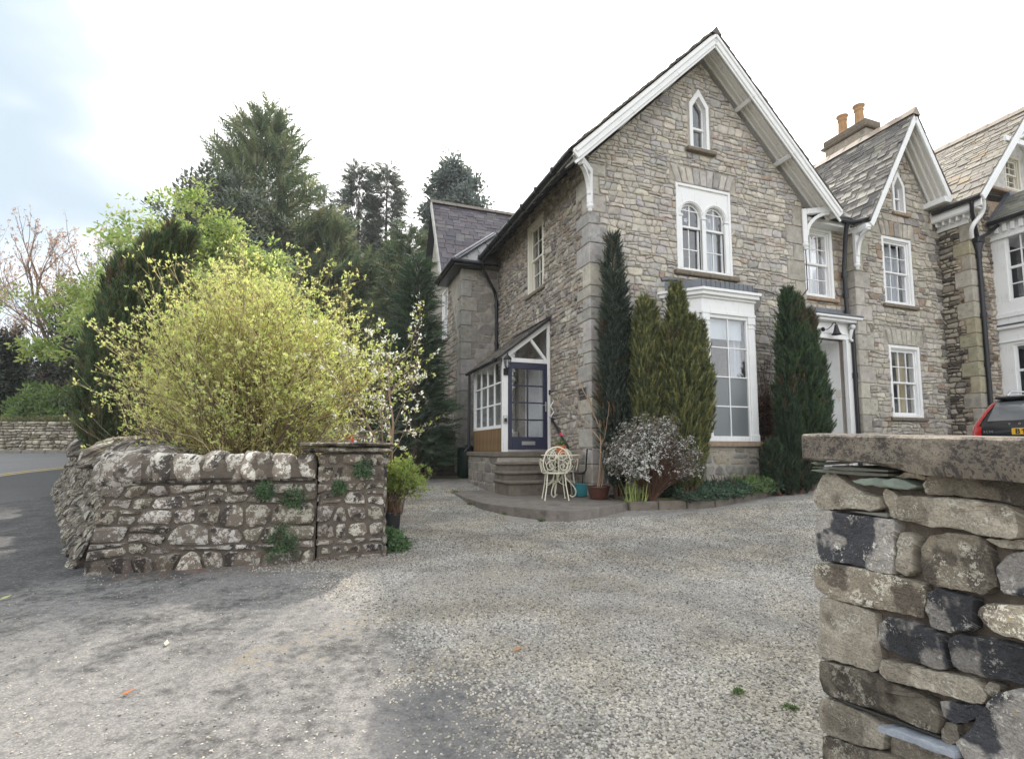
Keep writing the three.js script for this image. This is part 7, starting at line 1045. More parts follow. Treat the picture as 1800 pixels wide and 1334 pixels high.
// branching tree: returns nothing, fills limbs and leaf places
function limbs(b, R, p, d, len, r, depth, o, tips) {
  const n = o.seg ?? 5, q = [p.clone()], v = d.clone(), c = p.clone();
  for (let i = 0; i < n; i++) { v.x += (R() - 0.5) * o.wig; v.y += (R() - 0.5) * o.wig * 0.7 + o.rise; v.z += (R() - 0.5) * o.wig; v.normalize(); c.addScaledVector(v, len / n); q.push(c.clone()); }
  b.tube(q, r, r * (depth ? 0.62 : 0.35), depth > 2 ? 7 : depth > 0 ? 4 : 3, false);
  if (depth === 0) { tips.push([c.clone(), v.clone()]); for (let i = 2; i < n; i++) tips.push([q[i], v.clone()]); return; }
  const k = o.kids[Math.min(depth, o.kids.length - 1)];
  for (let i = 0; i < k; i++) { const at = i === 0 ? n : 1 + Math.floor(R() * n), a = R() * 6.283, sp = i === 0 ? 0.25 : o.spread * (0.6 + 0.7 * R()), x = V3(0, 1, 0).cross(v); if (x.lengthSq() < 1e-4) x.set(1, 0, 0); x.normalize(); const z = new THREE.Vector3().crossVectors(v, x), nd = v.clone().addScaledVector(x, Math.cos(a) * sp).addScaledVector(z, Math.sin(a) * sp).normalize(); limbs(b, R, q[at], nd, len * (o.short ?? 0.72) * (0.75 + 0.5 * R()), r * (i === 0 ? 0.62 : 0.5), depth - 1, o, tips); }
}
function broadleaf(o) {
  const { name, label, x, z, base = ground(x, z), trunks = [[0, 1, 0]], len, r, depth, leaf, colors, per = 2, geo = GEO.leaf5, seed, bark = [0.16, 0.125, 0.10], group, category = 'tree', part2 = 'crown', mat = M.leaf, jit = 0.15 } = o, R = rng(seed), t = thing(name, label, category, [x, base, z], 0, group), b = new MB().color(bark), tips = [];
  for (const d of trunks) limbs(b, R, V3(0, -0.1, 0), V3(...d).normalize(), len, r, depth, o, tips);
  b.build(category === 'tree' ? 'trunk' : 'stems', M.twig, t);
  if (per > 0) { const list = []; for (const [p, d] of tips) for (let k = 0; k < per; k++) { if (R() > (o.fill ?? 1)) continue; list.push([orient([p.x + (R() - 0.5) * jit * 2, p.y + (R() - 0.5) * jit * 1.4, p.z + (R() - 0.5) * jit * 2], [d.x + (R() - 0.5) * 0.8, d.y + (R() - 0.3) * 0.8, d.z + (R() - 0.5) * 0.8], R() * 6.28, leaf * (0.6 + 0.8 * R())), vary(R, colors[Math.floor(R() * colors.length)])]); } instanced(part2, geo, mat, t, list); }
  return t;
}
// a mound or crown of leaf tufts filling an uneven ellipsoid
function bushMass(o) {
  const { name, label, pos, rad, n, size, colors, geo = GEO.lump, seed, category = 'shrub', group, mat = M.needle, stems = 14, up = 0.4, bump = 0.35, freq = 1.4, low = -0.35, kind } = o, R = rng(seed), t = thing(name, label, category, pos, 0, group), st = new MB().color([0.13, 0.095, 0.07]), list = [];
  const surf = (d) => 1 + bump * n3(d[0] * freq * 1.5 + seed, d[1] * freq * 1.5, d[2] * freq * 1.5) + bump * 0.5 * n3(d[0] * freq * 4, d[1] * freq * 4 + seed, d[2] * freq * 4);
  for (let i = 0; i < n; i++) { const a = R() * 6.283, e = Math.asin(lerp(low, 1, R())), d = [Math.cos(a) * Math.cos(e), Math.sin(e), Math.sin(a) * Math.cos(e)], k = surf(d) * Math.pow(0.35 + 0.65 * R(), 0.6); if (n3(d[0] * 5 + seed, d[1] * 5, d[2] * 5 + k * 3) < -0.38) continue; const p = [d[0] * rad[0] * k, rad[1] * (0.3 + d[1] * k) , d[2] * rad[2] * k]; list.push([orient(p, [d[0] + (R() - 0.5), d[1] + up + (R() - 0.5) * 0.6, d[2] + (R() - 0.5)], R() * 6.28, size * (0.6 + 0.7 * R())), vary(R, colors[Math.floor(R() * colors.length)], 0.3)]); }
  for (let i = 0; i < stems; i++) { const a = R() * 6.283, e = 0.3 + R() * 1.1, l = 0.75; st.tube([[0, 0, 0], [rad[0] * 0.3 * Math.cos(a), rad[1] * 0.6 * Math.sin(e), rad[2] * 0.3 * Math.sin(a)], [rad[0] * l * Math.cos(a) * Math.cos(e), rad[1] * (0.3 + l * Math.sin(e)), rad[2] * l * Math.sin(a) * Math.cos(e)]], 0.02 * Math.max(1, rad[1] * 0.7), 0.006, 4, false); }
  st.build('stems', M.bark, t); const c = instanced('foliage', geo, mat, t, list); return t;
}
// ---- conifers behind
const DK = [[0.14, 0.185, 0.09], [0.19, 0.23, 0.11], [0.10, 0.14, 0.08], [0.27, 0.29, 0.16]], GR = [[0.14, 0.16, 0.13], [0.11, 0.135, 0.105], [0.19, 0.20, 0.155]];
conifer({ name: 'cypress_tree', label: 'tallest dark feathery conifer behind the bright green tree', x: -13.7, z: -28, H: 18.4, prof: (t) => 5.2 * Math.pow(1 - t, 0.72) * (0.55 + 0.45 * Math.min(1, t * 3)) + 0.25, nb: 210, size: 0.85, colors: DK, seed: 71, up: 0.75, droop: 0.35, per: 24, top: 0.25, trunk: 0.012, first: 0.1 });
conifer({ name: 'cypress_tree', label: 'lower grey green conifer on the right flank of the tallest conifer', x: -10.4, z: -29, H: 12.8, prof: (t) => 3.0 * Math.pow(1 - t, 0.7) + 0.2, nb: 150, size: 0.9, colors: DK, seed: 72, up: 0.6, droop: 0.4, per: 26, top: 0.2 });
conifer({ name: 'cypress_tree', label: 'left of the pair of narrow tall conifers on the skyline', x: -12.1, z: -40, H: 22.2, prof: (t) => 2.7 * Math.pow(1 - t, 0.55) * (0.8 + 0.25 * Math.sin(t * 40)) + 0.15, nb: 190, size: 0.95, colors: GR, seed: 73, up: 0.35, droop: 0.7, per: 20, group: undefined });
conifer({ name: 'cypress_tree', label: 'right of the pair of narrow tall conifers on the skyline', x: -9.9, z: -40, H: 22.3, prof: (t) => 2.6 * Math.pow(1 - t, 0.55) * (0.8 + 0.25 * Math.sin(t * 37 + 1)) + 0.15, nb: 190, size: 0.95, colors: GR, seed: 74, up: 0.35, droop: 0.7, per: 20 });
conifer({ name: 'cypress_tree', label: 'small slender conifer next left of the narrow pair', x: -15.6, z: -42, H: 21.4, prof: (t) => 1.5 * Math.pow(1 - t, 0.6) + 0.15, nb: 130, size: 0.9, colors: GR, seed: 75, up: 0.3, droop: 0.6, per: 14 });
conifer({ name: 'cypress_tree', label: 'thin conifer between the slender one and the narrow pair', x: -14.0, z: -43, H: 19.6, prof: (t) => 1.7 * Math.pow(1 - t, 0.6) + 0.15, nb: 110, size: 0.9, colors: GR, seed: 76, up: 0.3, droop: 0.6, per: 13 });
conifer({ name: 'giant_redwood', label: 'broad lumpy conifer rising behind the slate roofed rear wing', x: -4.2, z: -36, H: 20.4, prof: (t) => 4.6 * Math.pow(1 - t, 0.5) * (0.8 + 0.2 * n3(t * 9, 1, 2)) + 0.3, nb: 170, size: 0.8, colors: [[0.14, 0.175, 0.155], [0.12, 0.155, 0.14], [0.18, 0.205, 0.17]], geo: GEO.lump, seed: 77, up: 0.7, droop: 0.4, per: 27, first: 0.12 });
conifer({ name: 'cypress_tree', label: 'dark conifer in shadow between the shrub and the narrow pair', x: -8.9, z: -31, H: 11.2, prof: (t) => 3.6 * Math.pow(1 - t, 0.6) + 0.2, nb: 150, size: 0.95, colors: DK, seed: 78, up: 0.4, droop: 0.5, per: 22 });
conifer({ name: 'cypress_tree', label: 'dark drooping conifer left of the rear wing gable', x: -5.6, z: -28, H: 12.2, prof: (t) => 3.1 * Math.pow(1 - t, 0.6) + 0.2, nb: 150, size: 0.85, colors: DK, seed: 79, up: 0.35, droop: 0.6, per: 22 });
conifer({ name: 'fir_tree', label: 'dark green fir growing against the rear wing left of the porch', x: -2.42, z: -13.2, H: 5.7, base: 0.55, prof: (t) => 0.98 * Math.pow(1 - t, 0.85) * (0.7 + 0.3 * Math.min(1, t * 6)) + 0.05, nb: 210, size: 0.34, colors: [[0.045, 0.085, 0.042], [0.065, 0.11, 0.05], [0.036, 0.062, 0.036]], geo: GEO.fir, seed: 80, up: 0.5, droop: 0.5, per: 46, first: 0.07, trunk: 0.012 });
bushMass({ name: 'holly_tree', label: 'rounded dark evergreen with shiny leaves left of the tallest conifer', pos: [-13.6, 4.0, -24], rad: [3.6, 7.2, 3.0], n: 9000, size: 0.6, colors: [[0.13, 0.155, 0.10], [0.10, 0.125, 0.075], [0.24, 0.26, 0.20]], seed: 81, category: 'tree', bump: 0.4, freq: 1.8 });
// ---- bright spring tree
broadleaf({ name: 'maple_tree', label: 'bright green spring tree in new leaf behind the yellow shrub', x: -11.0, z: -17.2, trunks: [[0.1, 1, 0.05], [-0.25, 1, 0.1], [0.3, 1, -0.1]], len: 2.75, r: 0.15, depth: 5, kids: [3, 3, 4, 3, 4, 3], spread: 0.7, wig: 0.22, rise: 0.025, short: 0.71, leaf: 0.125, per: 6, fill: 0.9, jit: 0.34, colors: [[0.35, 0.46, 0.12], [0.44, 0.52, 0.14], [0.27, 0.38, 0.10], [0.5, 0.54, 0.2]], seed: 82 });
// ---- trees beyond the road
for (const [x, z, s, label] of [[-25.5, -24.5, 1, 'tall bare tree with pale upswept twigs at the far left'], [-22.4, -25.5, 2, 'bare tree with ivy clad trunk right of the far left tree'], [-20.0, -27, 3, 'slim bare tree nearest the dark upright yew'], [-28.5, -27, 4, 'bare tree at the very left edge beyond the road']])
  broadleaf({ name: 'bare_tree', label, x, z, base: 2.2, trunks: s === 2 ? [[0, 1, 0], [0.15, 1, 0.1]] : [[0, 1, 0]], len: 4.0, r: 0.15, depth: 5, kids: [2, 3, 3, 3, 3, 3], spread: 0.6, wig: 0.22, rise: 0.06, short: 0.68, leaf: 0.09, per: 1, fill: 0.8, jit: 0.06, geo: GEO.leaf3, colors: [[0.42, 0.26, 0.18], [0.5, 0.36, 0.24]], bark: [0.24, 0.17, 0.13], seed: 90 + s, part2: 'buds' });
for (const [x, z, r, n, c, label, s] of [[-27.0, -23.0, [2.2, 2.6, 1.2], 3600, [[0.34, 0.19, 0.09], [0.26, 0.15, 0.075], [0.38, 0.27, 0.13]], 'russet brown shrub above the roadside wall at the left edge', 1], [-23.2, -23.6, [1.3, 3.4, 1.0], 3000, [[0.035, 0.05, 0.028], [0.06, 0.075, 0.04]], 'dark ivy covered stump above the roadside wall', 2], [-19.0, -23.4, [2.2, 3.6, 1.3], 5200, [[0.045, 0.06, 0.035], [0.07, 0.085, 0.045], [0.10, 0.07, 0.05]], 'dark evergreen thicket beside the upright yew', 3], [-14.5, -22.5, [3.6, 4.4, 1.6], 6000, [[0.04, 0.06, 0.03], [0.07, 0.09, 0.04]], 'dark evergreen thicket behind the yellow shrub', 4], [-19.2, -21.8, [1.6, 1.2, 0.8], 1400, [[0.14, 0.22, 0.05], [0.2, 0.28, 0.07]], 'low pale green bramble on top of the roadside wall', 5], [-20.2, -25.4, [2.4, 6.2, 1.8], 2600, [[0.16, 0.26, 0.05], [0.22, 0.32, 0.07]], 'loose fresh green tree left of the dark upright yew', 6]])
  bushMass({ name: 'roadside_shrub', label, pos: [x, 2.3, z], rad: r, n, size: s === 6 ? 0.34 : 0.42, colors: c, seed: 100 + s, bump: 0.5, freq: 2.2, mat: s > 4 ? M.leaf : M.needle });
{ const R = rng(120), list = []; for (let i = 0; i < 2600; i++) { const x = -30 + R() * 20, s = 0.16 + 0.2 * R(); list.push([orient([x, 2.38 + 0.1 * R(), -20.65 - 0.4 * R()], [(R() - 0.5) * 0.8, 0.7, 0.3 + R() * 0.8], R() * 6, s), vary(R, x < -21.5 || R() < 0.3 ? [0.46, 0.36, 0.19] : [0.16, 0.2, 0.06])]); } const o = instanced(numbered('dry_grass'), shootGeo(9, 0.3, 4, 0.02), M.leaf, scene, list, 'stuff'); o.userData.label = 'dry straw coloured grass along the top of the roadside wall'; o.userData.category = 'grass'; }
// wooded bank closing the view
{ const R = rng(121), list = []; for (let i = 0; i < 16000; i++) { const x = -62 + R() * 78, h = 3.5 + 3 * (0.5 + n3(x * 0.12, 1, 1)) , y = 1.2 + h * R(), z = -50 - 6 * R(); list.push([orient([x, y, z], [R() - 0.5, 0.6, R() - 0.2], R() * 6, 0.9 + 0.6 * R()), vary(R, R() < 0.5 ? [0.07, 0.085, 0.045] : [0.16, 0.13, 0.075], 0.35)]); } const o = instanced(numbered('distant_wood'), GEO.lump, M.needle, scene, list, 'stuff'); o.userData.label = 'hazy mass of woodland far behind the trees'; o.userData.category = 'woodland'; }
// trees across the road that the bay window mirrors
bushMass({ name: 'mirrored_tree', label: 'broad dark tree across the road, mirrored in the bay window', pos: [-8.5, 2.0, 19], rad: [2.6, 5.2, 2.2], n: 3000, size: 0.6, colors: [[0.07, 0.09, 0.04], [0.11, 0.12, 0.06]], seed: 310, category: 'tree', bump: 0.5, freq: 2 });
bushMass({ name: 'mirrored_tree', label: 'slim dark tree across the road, mirrored in the bay window', pos: [-13.5, 2.0, 17.5], rad: [1.6, 5.6, 1.6], n: 2200, size: 0.55, colors: [[0.06, 0.08, 0.04], [0.10, 0.11, 0.055]], seed: 311, category: 'tree', bump: 0.5, freq: 2 });
// ---- Irish yews
columnar({ name: 'irish_yew', label: 'large dark leaning Irish yew behind the left end of the garden wall', pos: [-6.85, 0.35, -9.0], foot: 0.75, seed: 131, size: 0.21, dens: 620, colors: [[0.085, 0.14, 0.05], [0.115, 0.17, 0.06], [0.06, 0.10, 0.04], [0.15, 0.15, 0.06]], fingers: [[0.85, 4.95, 0, 0.228, 0.1, 0], [1.08, 4.9, -0.2, 0.198, 0.15, -0.1], [0.62, 4.7, 0.15, 0.243, 0.05, 0.1], [0.35, 4.75, -0.1, 0.228, 0, -0.1], [0.12, 4.35, 0.15, 0.258, -0.02, 0.1], [-0.08, 3.85, 0, 0.258, -0.05, 0], [-0.3, 3.3, 0.1, 0.243, -0.08, 0.1], [-0.45, 2.7, 0, 0.228, -0.1, 0], [-0.38, 2.2, 0.2, 0.198, -0.12, 0.15], [0.45, 4.2, 0.3, 0.274, 0.05, 0.15], [0.8, 4.3, -0.4, 0.258, 0.1, -0.2], [0.2, 3.6, 0.35, 0.274, 0, 0.2], [0.9, 3.9, 0.2, 0.258, 0.15, 0.1]] });
const local = (u, v, y = 0.5) => { const p = HW(u, y, v); return [p.x, y, p.z]; };
columnar({ name: 'golden_yew', label: 'narrow twin pointed golden yew left of the bay window', pos: local(0.62, -0.72), turn: HT, foot: 0.25, seed: 132, size: 0.17, dens: 1500, category: 'shrub', colors: [[0.16, 0.175, 0.06], [0.115, 0.135, 0.05], [0.085, 0.11, 0.042]], tips: [0.27, 0.27, 0.09], group: undefined, fingers: [[0.018, 3.5, 0, 0.18, 0, 0], [0.18, 3.42, -0.02, 0.171, 0.1, 0], [-0.054, 2.9, 0.08, 0.162, -0.05, 0.05], [0.252, 2.7, 0.05, 0.162, 0.15, 0.05]] });
columnar({ name: 'golden_yew', label: 'wider golden yew of several pointed columns before the bay window', pos: local(1.28, -0.86), turn: HT, foot: 0.25, seed: 133, size: 0.17, dens: 1500, colors: [[0.165, 0.18, 0.06], [0.12, 0.14, 0.05], [0.09, 0.115, 0.042]], tips: [0.28, 0.28, 0.09], fingers: [[-0.044, 3.75, 0, 0.194, -0.05, 0], [0.053, 3.58, -0.05, 0.176, 0, 0], [-0.246, 3.0, 0.02, 0.194, -0.15, 0], [0.264, 3.22, 0.02, 0.176, 0.1, 0], [0.44, 3.12, -0.02, 0.176, 0.2, 0], [0.334, 2.5, 0.12, 0.194, 0.15, 0.1], [0.044, 2.6, 0.14, 0.211, 0, 0.1], [-0.176, 2.3, 0.1, 0.194, -0.1, 0.1], [0.51, 2.3, 0.06, 0.176, 0.25, 0.05]] });
columnar({ name: 'dark_yew', label: 'tall dark green yew of pointed columns beside the white entrance', pos: local(4.08, -0.82), turn: HT, foot: 0.2, seed: 134, size: 0.18, dens: 1300, colors: [[0.04, 0.08, 0.034], [0.058, 0.105, 0.042], [0.03, 0.06, 0.028]], tips: [0.09, 0.14, 0.05], fingers: [[-0.172, 3.95, 0, 0.224, -0.1, 0], [0.052, 3.85, -0.02, 0.215, 0, 0], [0.327, 3.6, 0, 0.215, 0.15, 0], [-0.361, 2.7, 0.04, 0.224, -0.2, 0], [0.473, 2.7, 0.05, 0.224, 0.25, 0], [0.0, 2.8, 0.16, 0.241, 0, 0.1], [0.258, 2.5, 0.15, 0.241, 0.15, 0.1], [0.619, 2.0, 0, 0.189, 0.3, 0]], bare: 0.18 });
columnar({ name: 'dark_yew', label: 'small young dark yew at the left foot of the tall dark yew', pos: local(3.55, -1.0), turn: HT, foot: 0.1, seed: 135, size: 0.16, dens: 1400, colors: [[0.03, 0.06, 0.024], [0.042, 0.078, 0.03]], fingers: [[0.02, 1.85, 0, 0.17, 0, 0], [0.1, 1.3, 0.05, 0.17, 0.08, 0], [-0.45, 1.0, 0.05, 0.17, -0.4, 0], [0.3, 0.8, 0.1, 0.17, 0.25, 0.1], [-0.12, 0.7, 0.1, 0.15, -0.1, 0.1]] });
columnar({ name: 'juniper', label: 'tall slim grey green juniper growing at the house corner', pos: local(0.3, -0.32), turn: HT, foot: 0.25, seed: 136, size: 0.22, dens: 1000, geo: GEO.juniper, outw: 0.75, colors: [[0.055, 0.08, 0.053], [0.08, 0.105, 0.068], [0.04, 0.06, 0.042]], fingers: [[0.0, 4.75, 0, 0.16, 0, 0], [0.08, 4.0, 0.02, 0.192, 0.03, 0], [-0.08, 3.5, 0.03, 0.192, -0.03, 0], [0.112, 2.9, 0.05, 0.224, 0.05, 0], [-0.112, 2.4, 0.06, 0.224, -0.05, 0.05], [0.16, 2.0, 0.08, 0.224, 0.08, 0.05]] });
// ---- arching shrubs of bare stems and young leaf
function archShrub(o) {
  const { name, label, pos, stems, rad, cy, r0, twigs, leaf, colors, bark, seed, sub = 2, tl = 0.5, low = -0.6, baseR = 0.4, leafGeo = GEO.leaf3, fill = 1, partName = 'leaves', group, mat = M.leaf, wig = 0.12, lf = 1 } = o, R = rng(seed), t = thing(name, label, o.category ?? 'shrub', pos, 0, group), list = [], big = new MB(), tw = new MB();
  const bez = (a, b, c, k) => [0, 1, 2].map((i) => (1 - k) * (1 - k) * a[i] + 2 * k * (1 - k) * b[i] + k * k * c[i]);
  const leafAt = (p, d, s) => { if (o.leafFrom && R() > 0.12 + sstep(o.leafFrom * 0.25, o.leafFrom * 1.15, p[1])) return; for (let q = 0; q < lf; q++) if (R() < fill) list.push([orient([p[0] + (q ? (R() - 0.5) * 0.08 : 0), p[1] + (q ? (R() - 0.5) * 0.08 : 0), p[2] + (q ? (R() - 0.5) * 0.08 : 0)], d, R() * 6.28, leaf * s * (0.6 + 0.8 * R())), vary(R, colors[Math.floor(R() * colors.length)])]); };
  for (let i = 0; i < stems; i++) {
    const a = R() * 6.283, e = Math.asin(lerp(low, 1, Math.pow(R(), 0.8))), k = (0.62 + 0.4 * R()) * (1 + 0.14 * n3(Math.cos(a) * 2, e * 2, Math.sin(a) * 2 + seed)), ba = R() * 6.283, br = baseR * Math.sqrt(R()), A = [br * Math.cos(ba), 0, br * Math.sin(ba)], C = [rad[0] * k * Math.cos(a) * Math.cos(e), cy + rad[1] * k * Math.sin(e), rad[2] * k * Math.sin(a) * Math.cos(e)], B = [lerp(A[0], C[0], 0.25 + 0.2 * R()), Math.max(C[1], 0.4) * (0.6 + 0.35 * R()), lerp(A[2], C[2], 0.25 + 0.2 * R())], q = [], ph = R() * 9;
    for (let j = 0; j <= 9; j++) { const s = j / 9, p = bez(A, B, C, s); q.push([p[0] + wig * Math.sin(s * 7 + ph) * s, p[1] + wig * 0.6 * Math.sin(s * 9 + ph * 2) * s, p[2] + wig * Math.cos(s * 6 + ph) * s]); }
    const c = vary(R, bark[Math.floor(R() * bark.length)], 0.25); big.color(c); tw.color(c); const rr = r0 * (0.6 + 0.7 * R()); big.tube(q, rr, rr * 0.3, 5, false); leafAt(q[9], [q[9][0] - q[8][0], q[9][1] - q[8][1] + 0.02, q[9][2] - q[8][2]], 1.1);
    for (let w = 0; w < twigs; w++) { const j = 3 + Math.floor(R() * 6.99), p = q[j], dm = V3(q[Math.min(9, j + 1)][0] - q[j - 1][0], q[Math.min(9, j + 1)][1] - q[j - 1][1], q[Math.min(9, j + 1)][2] - q[j - 1][2]).normalize().add(V3((R() - 0.5) * 1.7, (R() - 0.3) * 1.3, (R() - 0.5) * 1.7)).normalize(), L = tl * (0.5 + R()), pts = [p]; let cu = V3(...p); for (let s = 0; s < 4; s++) { dm.y += 0.12; dm.x += (R() - 0.5) * 0.3; dm.z += (R() - 0.5) * 0.3; dm.normalize(); cu = cu.clone().addScaledVector(dm, L / 4); pts.push([cu.x, cu.y, cu.z]); if (s > 0 && R() < 0.6) leafAt([cu.x, cu.y, cu.z], [dm.x + (R() - 0.5), dm.y, dm.z + (R() - 0.5)], 0.8); } tw.tube(pts, rr * 0.4, rr * 0.18, 3, false); leafAt(pts[4], [dm.x, dm.y + 0.3, dm.z], 1);
      for (let s = 0; s < sub; s++) { const b0 = pts[1 + Math.floor(R() * 3)], dd = dm.clone().add(V3((R() - 0.5) * 1.6, (R() - 0.3) * 1.2, (R() - 0.5) * 1.6)).normalize(), l2 = L * 0.45, e1 = [b0[0] + dd.x * l2, b0[1] + dd.y * l2 + 0.02, b0[2] + dd.z * l2]; tw.tube([b0, e1], rr * 0.2, rr * 0.1, 3, false); leafAt(e1, [dd.x, dd.y + 0.3, dd.z], 1); } }
  }
  big.build('stems', M.twig, t); tw.build('twigs', M.twig, t); instanced(partName, leafGeo, mat, t, list); return t;
}
archShrub({ name: 'golden_shrub', label: 'big dome of arching stems with yellow green young leaves above the garden wall', pos: [-3.55, 0.45, -7.2], stems: 430, rad: [1.66, 1.74, 1.25], cy: 1.55, r0: 0.0125, twigs: 7, sub: 3, tl: 0.5, leaf: 0.032, leafFrom: 1.6, colors: [[0.68, 0.74, 0.24], [0.74, 0.76, 0.28], [0.58, 0.68, 0.2], [0.72, 0.68, 0.3]], bark: [[0.42, 0.35, 0.16], [0.55, 0.47, 0.27], [0.30, 0.26, 0.1], [0.16, 0.11, 0.07]], seed: 141, low: -0.75, baseR: 0.55, lf: 2, fill: 0.95 });
broadleaf({ name: 'blossom_sapling', label: 'thin sapling with white blossom and pale leaves beside the gate pillar', x: -1.52, z: -6.3, base: 0.5, trunks: [[0.02, 1, 0.02]], len: 1.25, r: 0.022, depth: 4, kids: [2, 3, 3, 4, 4], spread: 0.95, wig: 0.28, rise: 0.03, short: 0.66, seg: 5, leaf: 0.034, per: 2, fill: 0.55, jit: 0.04, geo: GEO.leaf3, colors: [[0.42, 0.45, 0.10], [0.36, 0.42, 0.09], [0.72, 0.72, 0.62], [0.78, 0.78, 0.70]], bark: [0.24, 0.17, 0.11], seed: 143, category: 'sapling', part2: 'blossom' });
archShrub({ name: 'willow_plant', label: 'fine feathery green plant growing in the black pot', pos: [-1.4, 0.58, -6.33], stems: 80, rad: [0.34, 0.32, 0.3], cy: 0.22, r0: 0.004, twigs: 4, sub: 1, tl: 0.16, leaf: 0.035, colors: [[0.30, 0.40, 0.06], [0.22, 0.32, 0.05], [0.36, 0.40, 0.09]], bark: [[0.16, 0.1, 0.06]], seed: 144, low: 0.0, baseR: 0.1, category: 'potted plant', lf: 2, wig: 0.03 });
bushMass({ name: 'geranium_plant', label: 'low round leafy green plant at the foot of the gate pillar', pos: [-1.32, 0.24, -5.86], rad: [0.17, 0.17, 0.14], n: 260, size: 0.055, colors: [[0.075, 0.17, 0.04], [0.11, 0.22, 0.055]], geo: GEO.leaf5, seed: 145, category: 'plant', mat: M.leaf, stems: 8, bump: 0.2 });
{ // ferny tufts rooted in the joints of the wall
  const q = new THREE.Vector3(); for (const [x, y, z, r, s, label, pillar] of [[1.66, 0.42, 0.05, 0.15, 1, 'largest fern tuft rooted low in the wall beside the pillar'], [1.76, 0.86, 0.05, 0.09, 2, 'fern tuft in the joint between wall and pillar under the coping'], [1.5, 0.94, 0.05, 0.08, 3, 'flat fern tuft under the coping stones'], [2.43, 1.14, 0.07, 0.08, 4, 'fern tuft high on the gate pillar under its cap'], [2.2, 0.96, 0.07, 0.05, 5, 'smallest fern tuft on the gate pillar face']]) { q.set(x, y, z).applyMatrix4(lwm); bushMass({ name: 'wall_fern', label, pos: [q.x, q.y - r * 0.3, q.z], rad: [r, r * 1.15, 0.06], n: 90 + r * 900, size: 0.027, colors: [[0.08, 0.17, 0.05], [0.11, 0.21, 0.06], [0.05, 0.11, 0.04]], geo: GEO.leaf5, seed: 150 + s, category: 'fern', mat: M.leaf, stems: 5, low: -0.9, bump: 0.9, freq: 2 }); }
}
// ---- flower bed plants
{
  const R = rng(160), p = local(0.55, -1.0, 0.5), t = thing('white_blossom_bush', 'round twiggy bush covered in small white blossom before the house corner', 'shrub', p, HT), st = new MB(), fl = [], lv = [];
  for (let i = 0; i < 420; i++) { const a = R() * 6.283, e = Math.asin(lerp(-0.25, 1, R())), k = 0.78 + 0.28 * R() + 0.12 * n3(Math.cos(a) * 2, e * 3, Math.sin(a) * 2), C = [0.84 * k * Math.cos(a) * Math.cos(e), 0.66 + 0.8 * k * Math.sin(e), 0.74 * k * Math.sin(a) * Math.cos(e)], B = [C[0] * 0.35, C[1] * 0.55 + 0.15, C[2] * 0.35]; const q = []; for (let j = 0; j <= 6; j++) { const s = j / 6; q.push([2 * s * (1 - s) * B[0] + s * s * C[0] + 0.03 * (1 - s) * Math.cos(a), 2 * s * (1 - s) * B[1] + s * s * C[1], 2 * s * (1 - s) * B[2] + s * s * C[2]]); } st.color(vary(R, [0.13, 0.07, 0.045], 0.3)).tube(q, 0.007, 0.003, 4, false);
    const hole = Math.hypot(C[0] - 0.08, C[1] - 0.62) < 0.42 && C[2] > 0; for (let j = 0; j < 15; j++) { const s = 0.6 + 0.4 * R(), k2 = Math.min(5, Math.floor(s * 6)), P = q[k2].map((v, c) => lerp(v, q[k2 + 1][c], s * 6 - k2) + (R() - 0.5) * 0.1); if (hole && R() < 0.88) continue; (R() < 0.45 ? fl : lv).push([orient(P, [C[0] + (R() - 0.5), C[1] + R() - 0.3, C[2] + (R() - 0.5)], R() * 6, 0.028 * (0.6 + 0.8 * R())), null]); } }
  for (const f of fl) f[1] = vary(R, [0.70, 0.68, 0.64], 0.12); for (const f of lv) f[1] = vary(R, [0.16, 0.18, 0.12], 0.25);
  st.build('stems', M.twig, t); instanced('blossom', GEO.petals, M.petal, t, fl); instanced('leaves', GEO.leaf3, M.leaf, t, lv);
}
{ const R = rng(161), list = []; for (let i = 0; i < 5200; i++) { const u = 1.0 + 3.9 * R(), v = -1.35 + 0.75 * R() + 0.22 * Math.max(0, u - 2), h = 0.03 + 0.26 * R() * (0.6 + 0.5 * n3(u * 2.2, v * 2, 1)), p = HW(u, 0, v); if (n3(u * 1.7, v * 2.3, 8) < -0.32) continue; list.push([orient([p.x, ground(p.x, p.z) + 0.1 + h, p.z], [R() - 0.5, 0.5, R() - 0.2], R() * 6, 0.05 * (0.6 + 0.8 * R())), vary(R, u > 2.4 && u < 3.1 ? [0.12, 0.2, 0.05] : [0.06, 0.125, 0.06], 0.35)]); } const o = instanced(numbered('ground_cover'), GEO.leaf5, M.leaf, scene, list, 'stuff'); o.userData.label = 'low leafy ground cover along the flower bed kerb'; o.userData.category = 'ground cover'; }
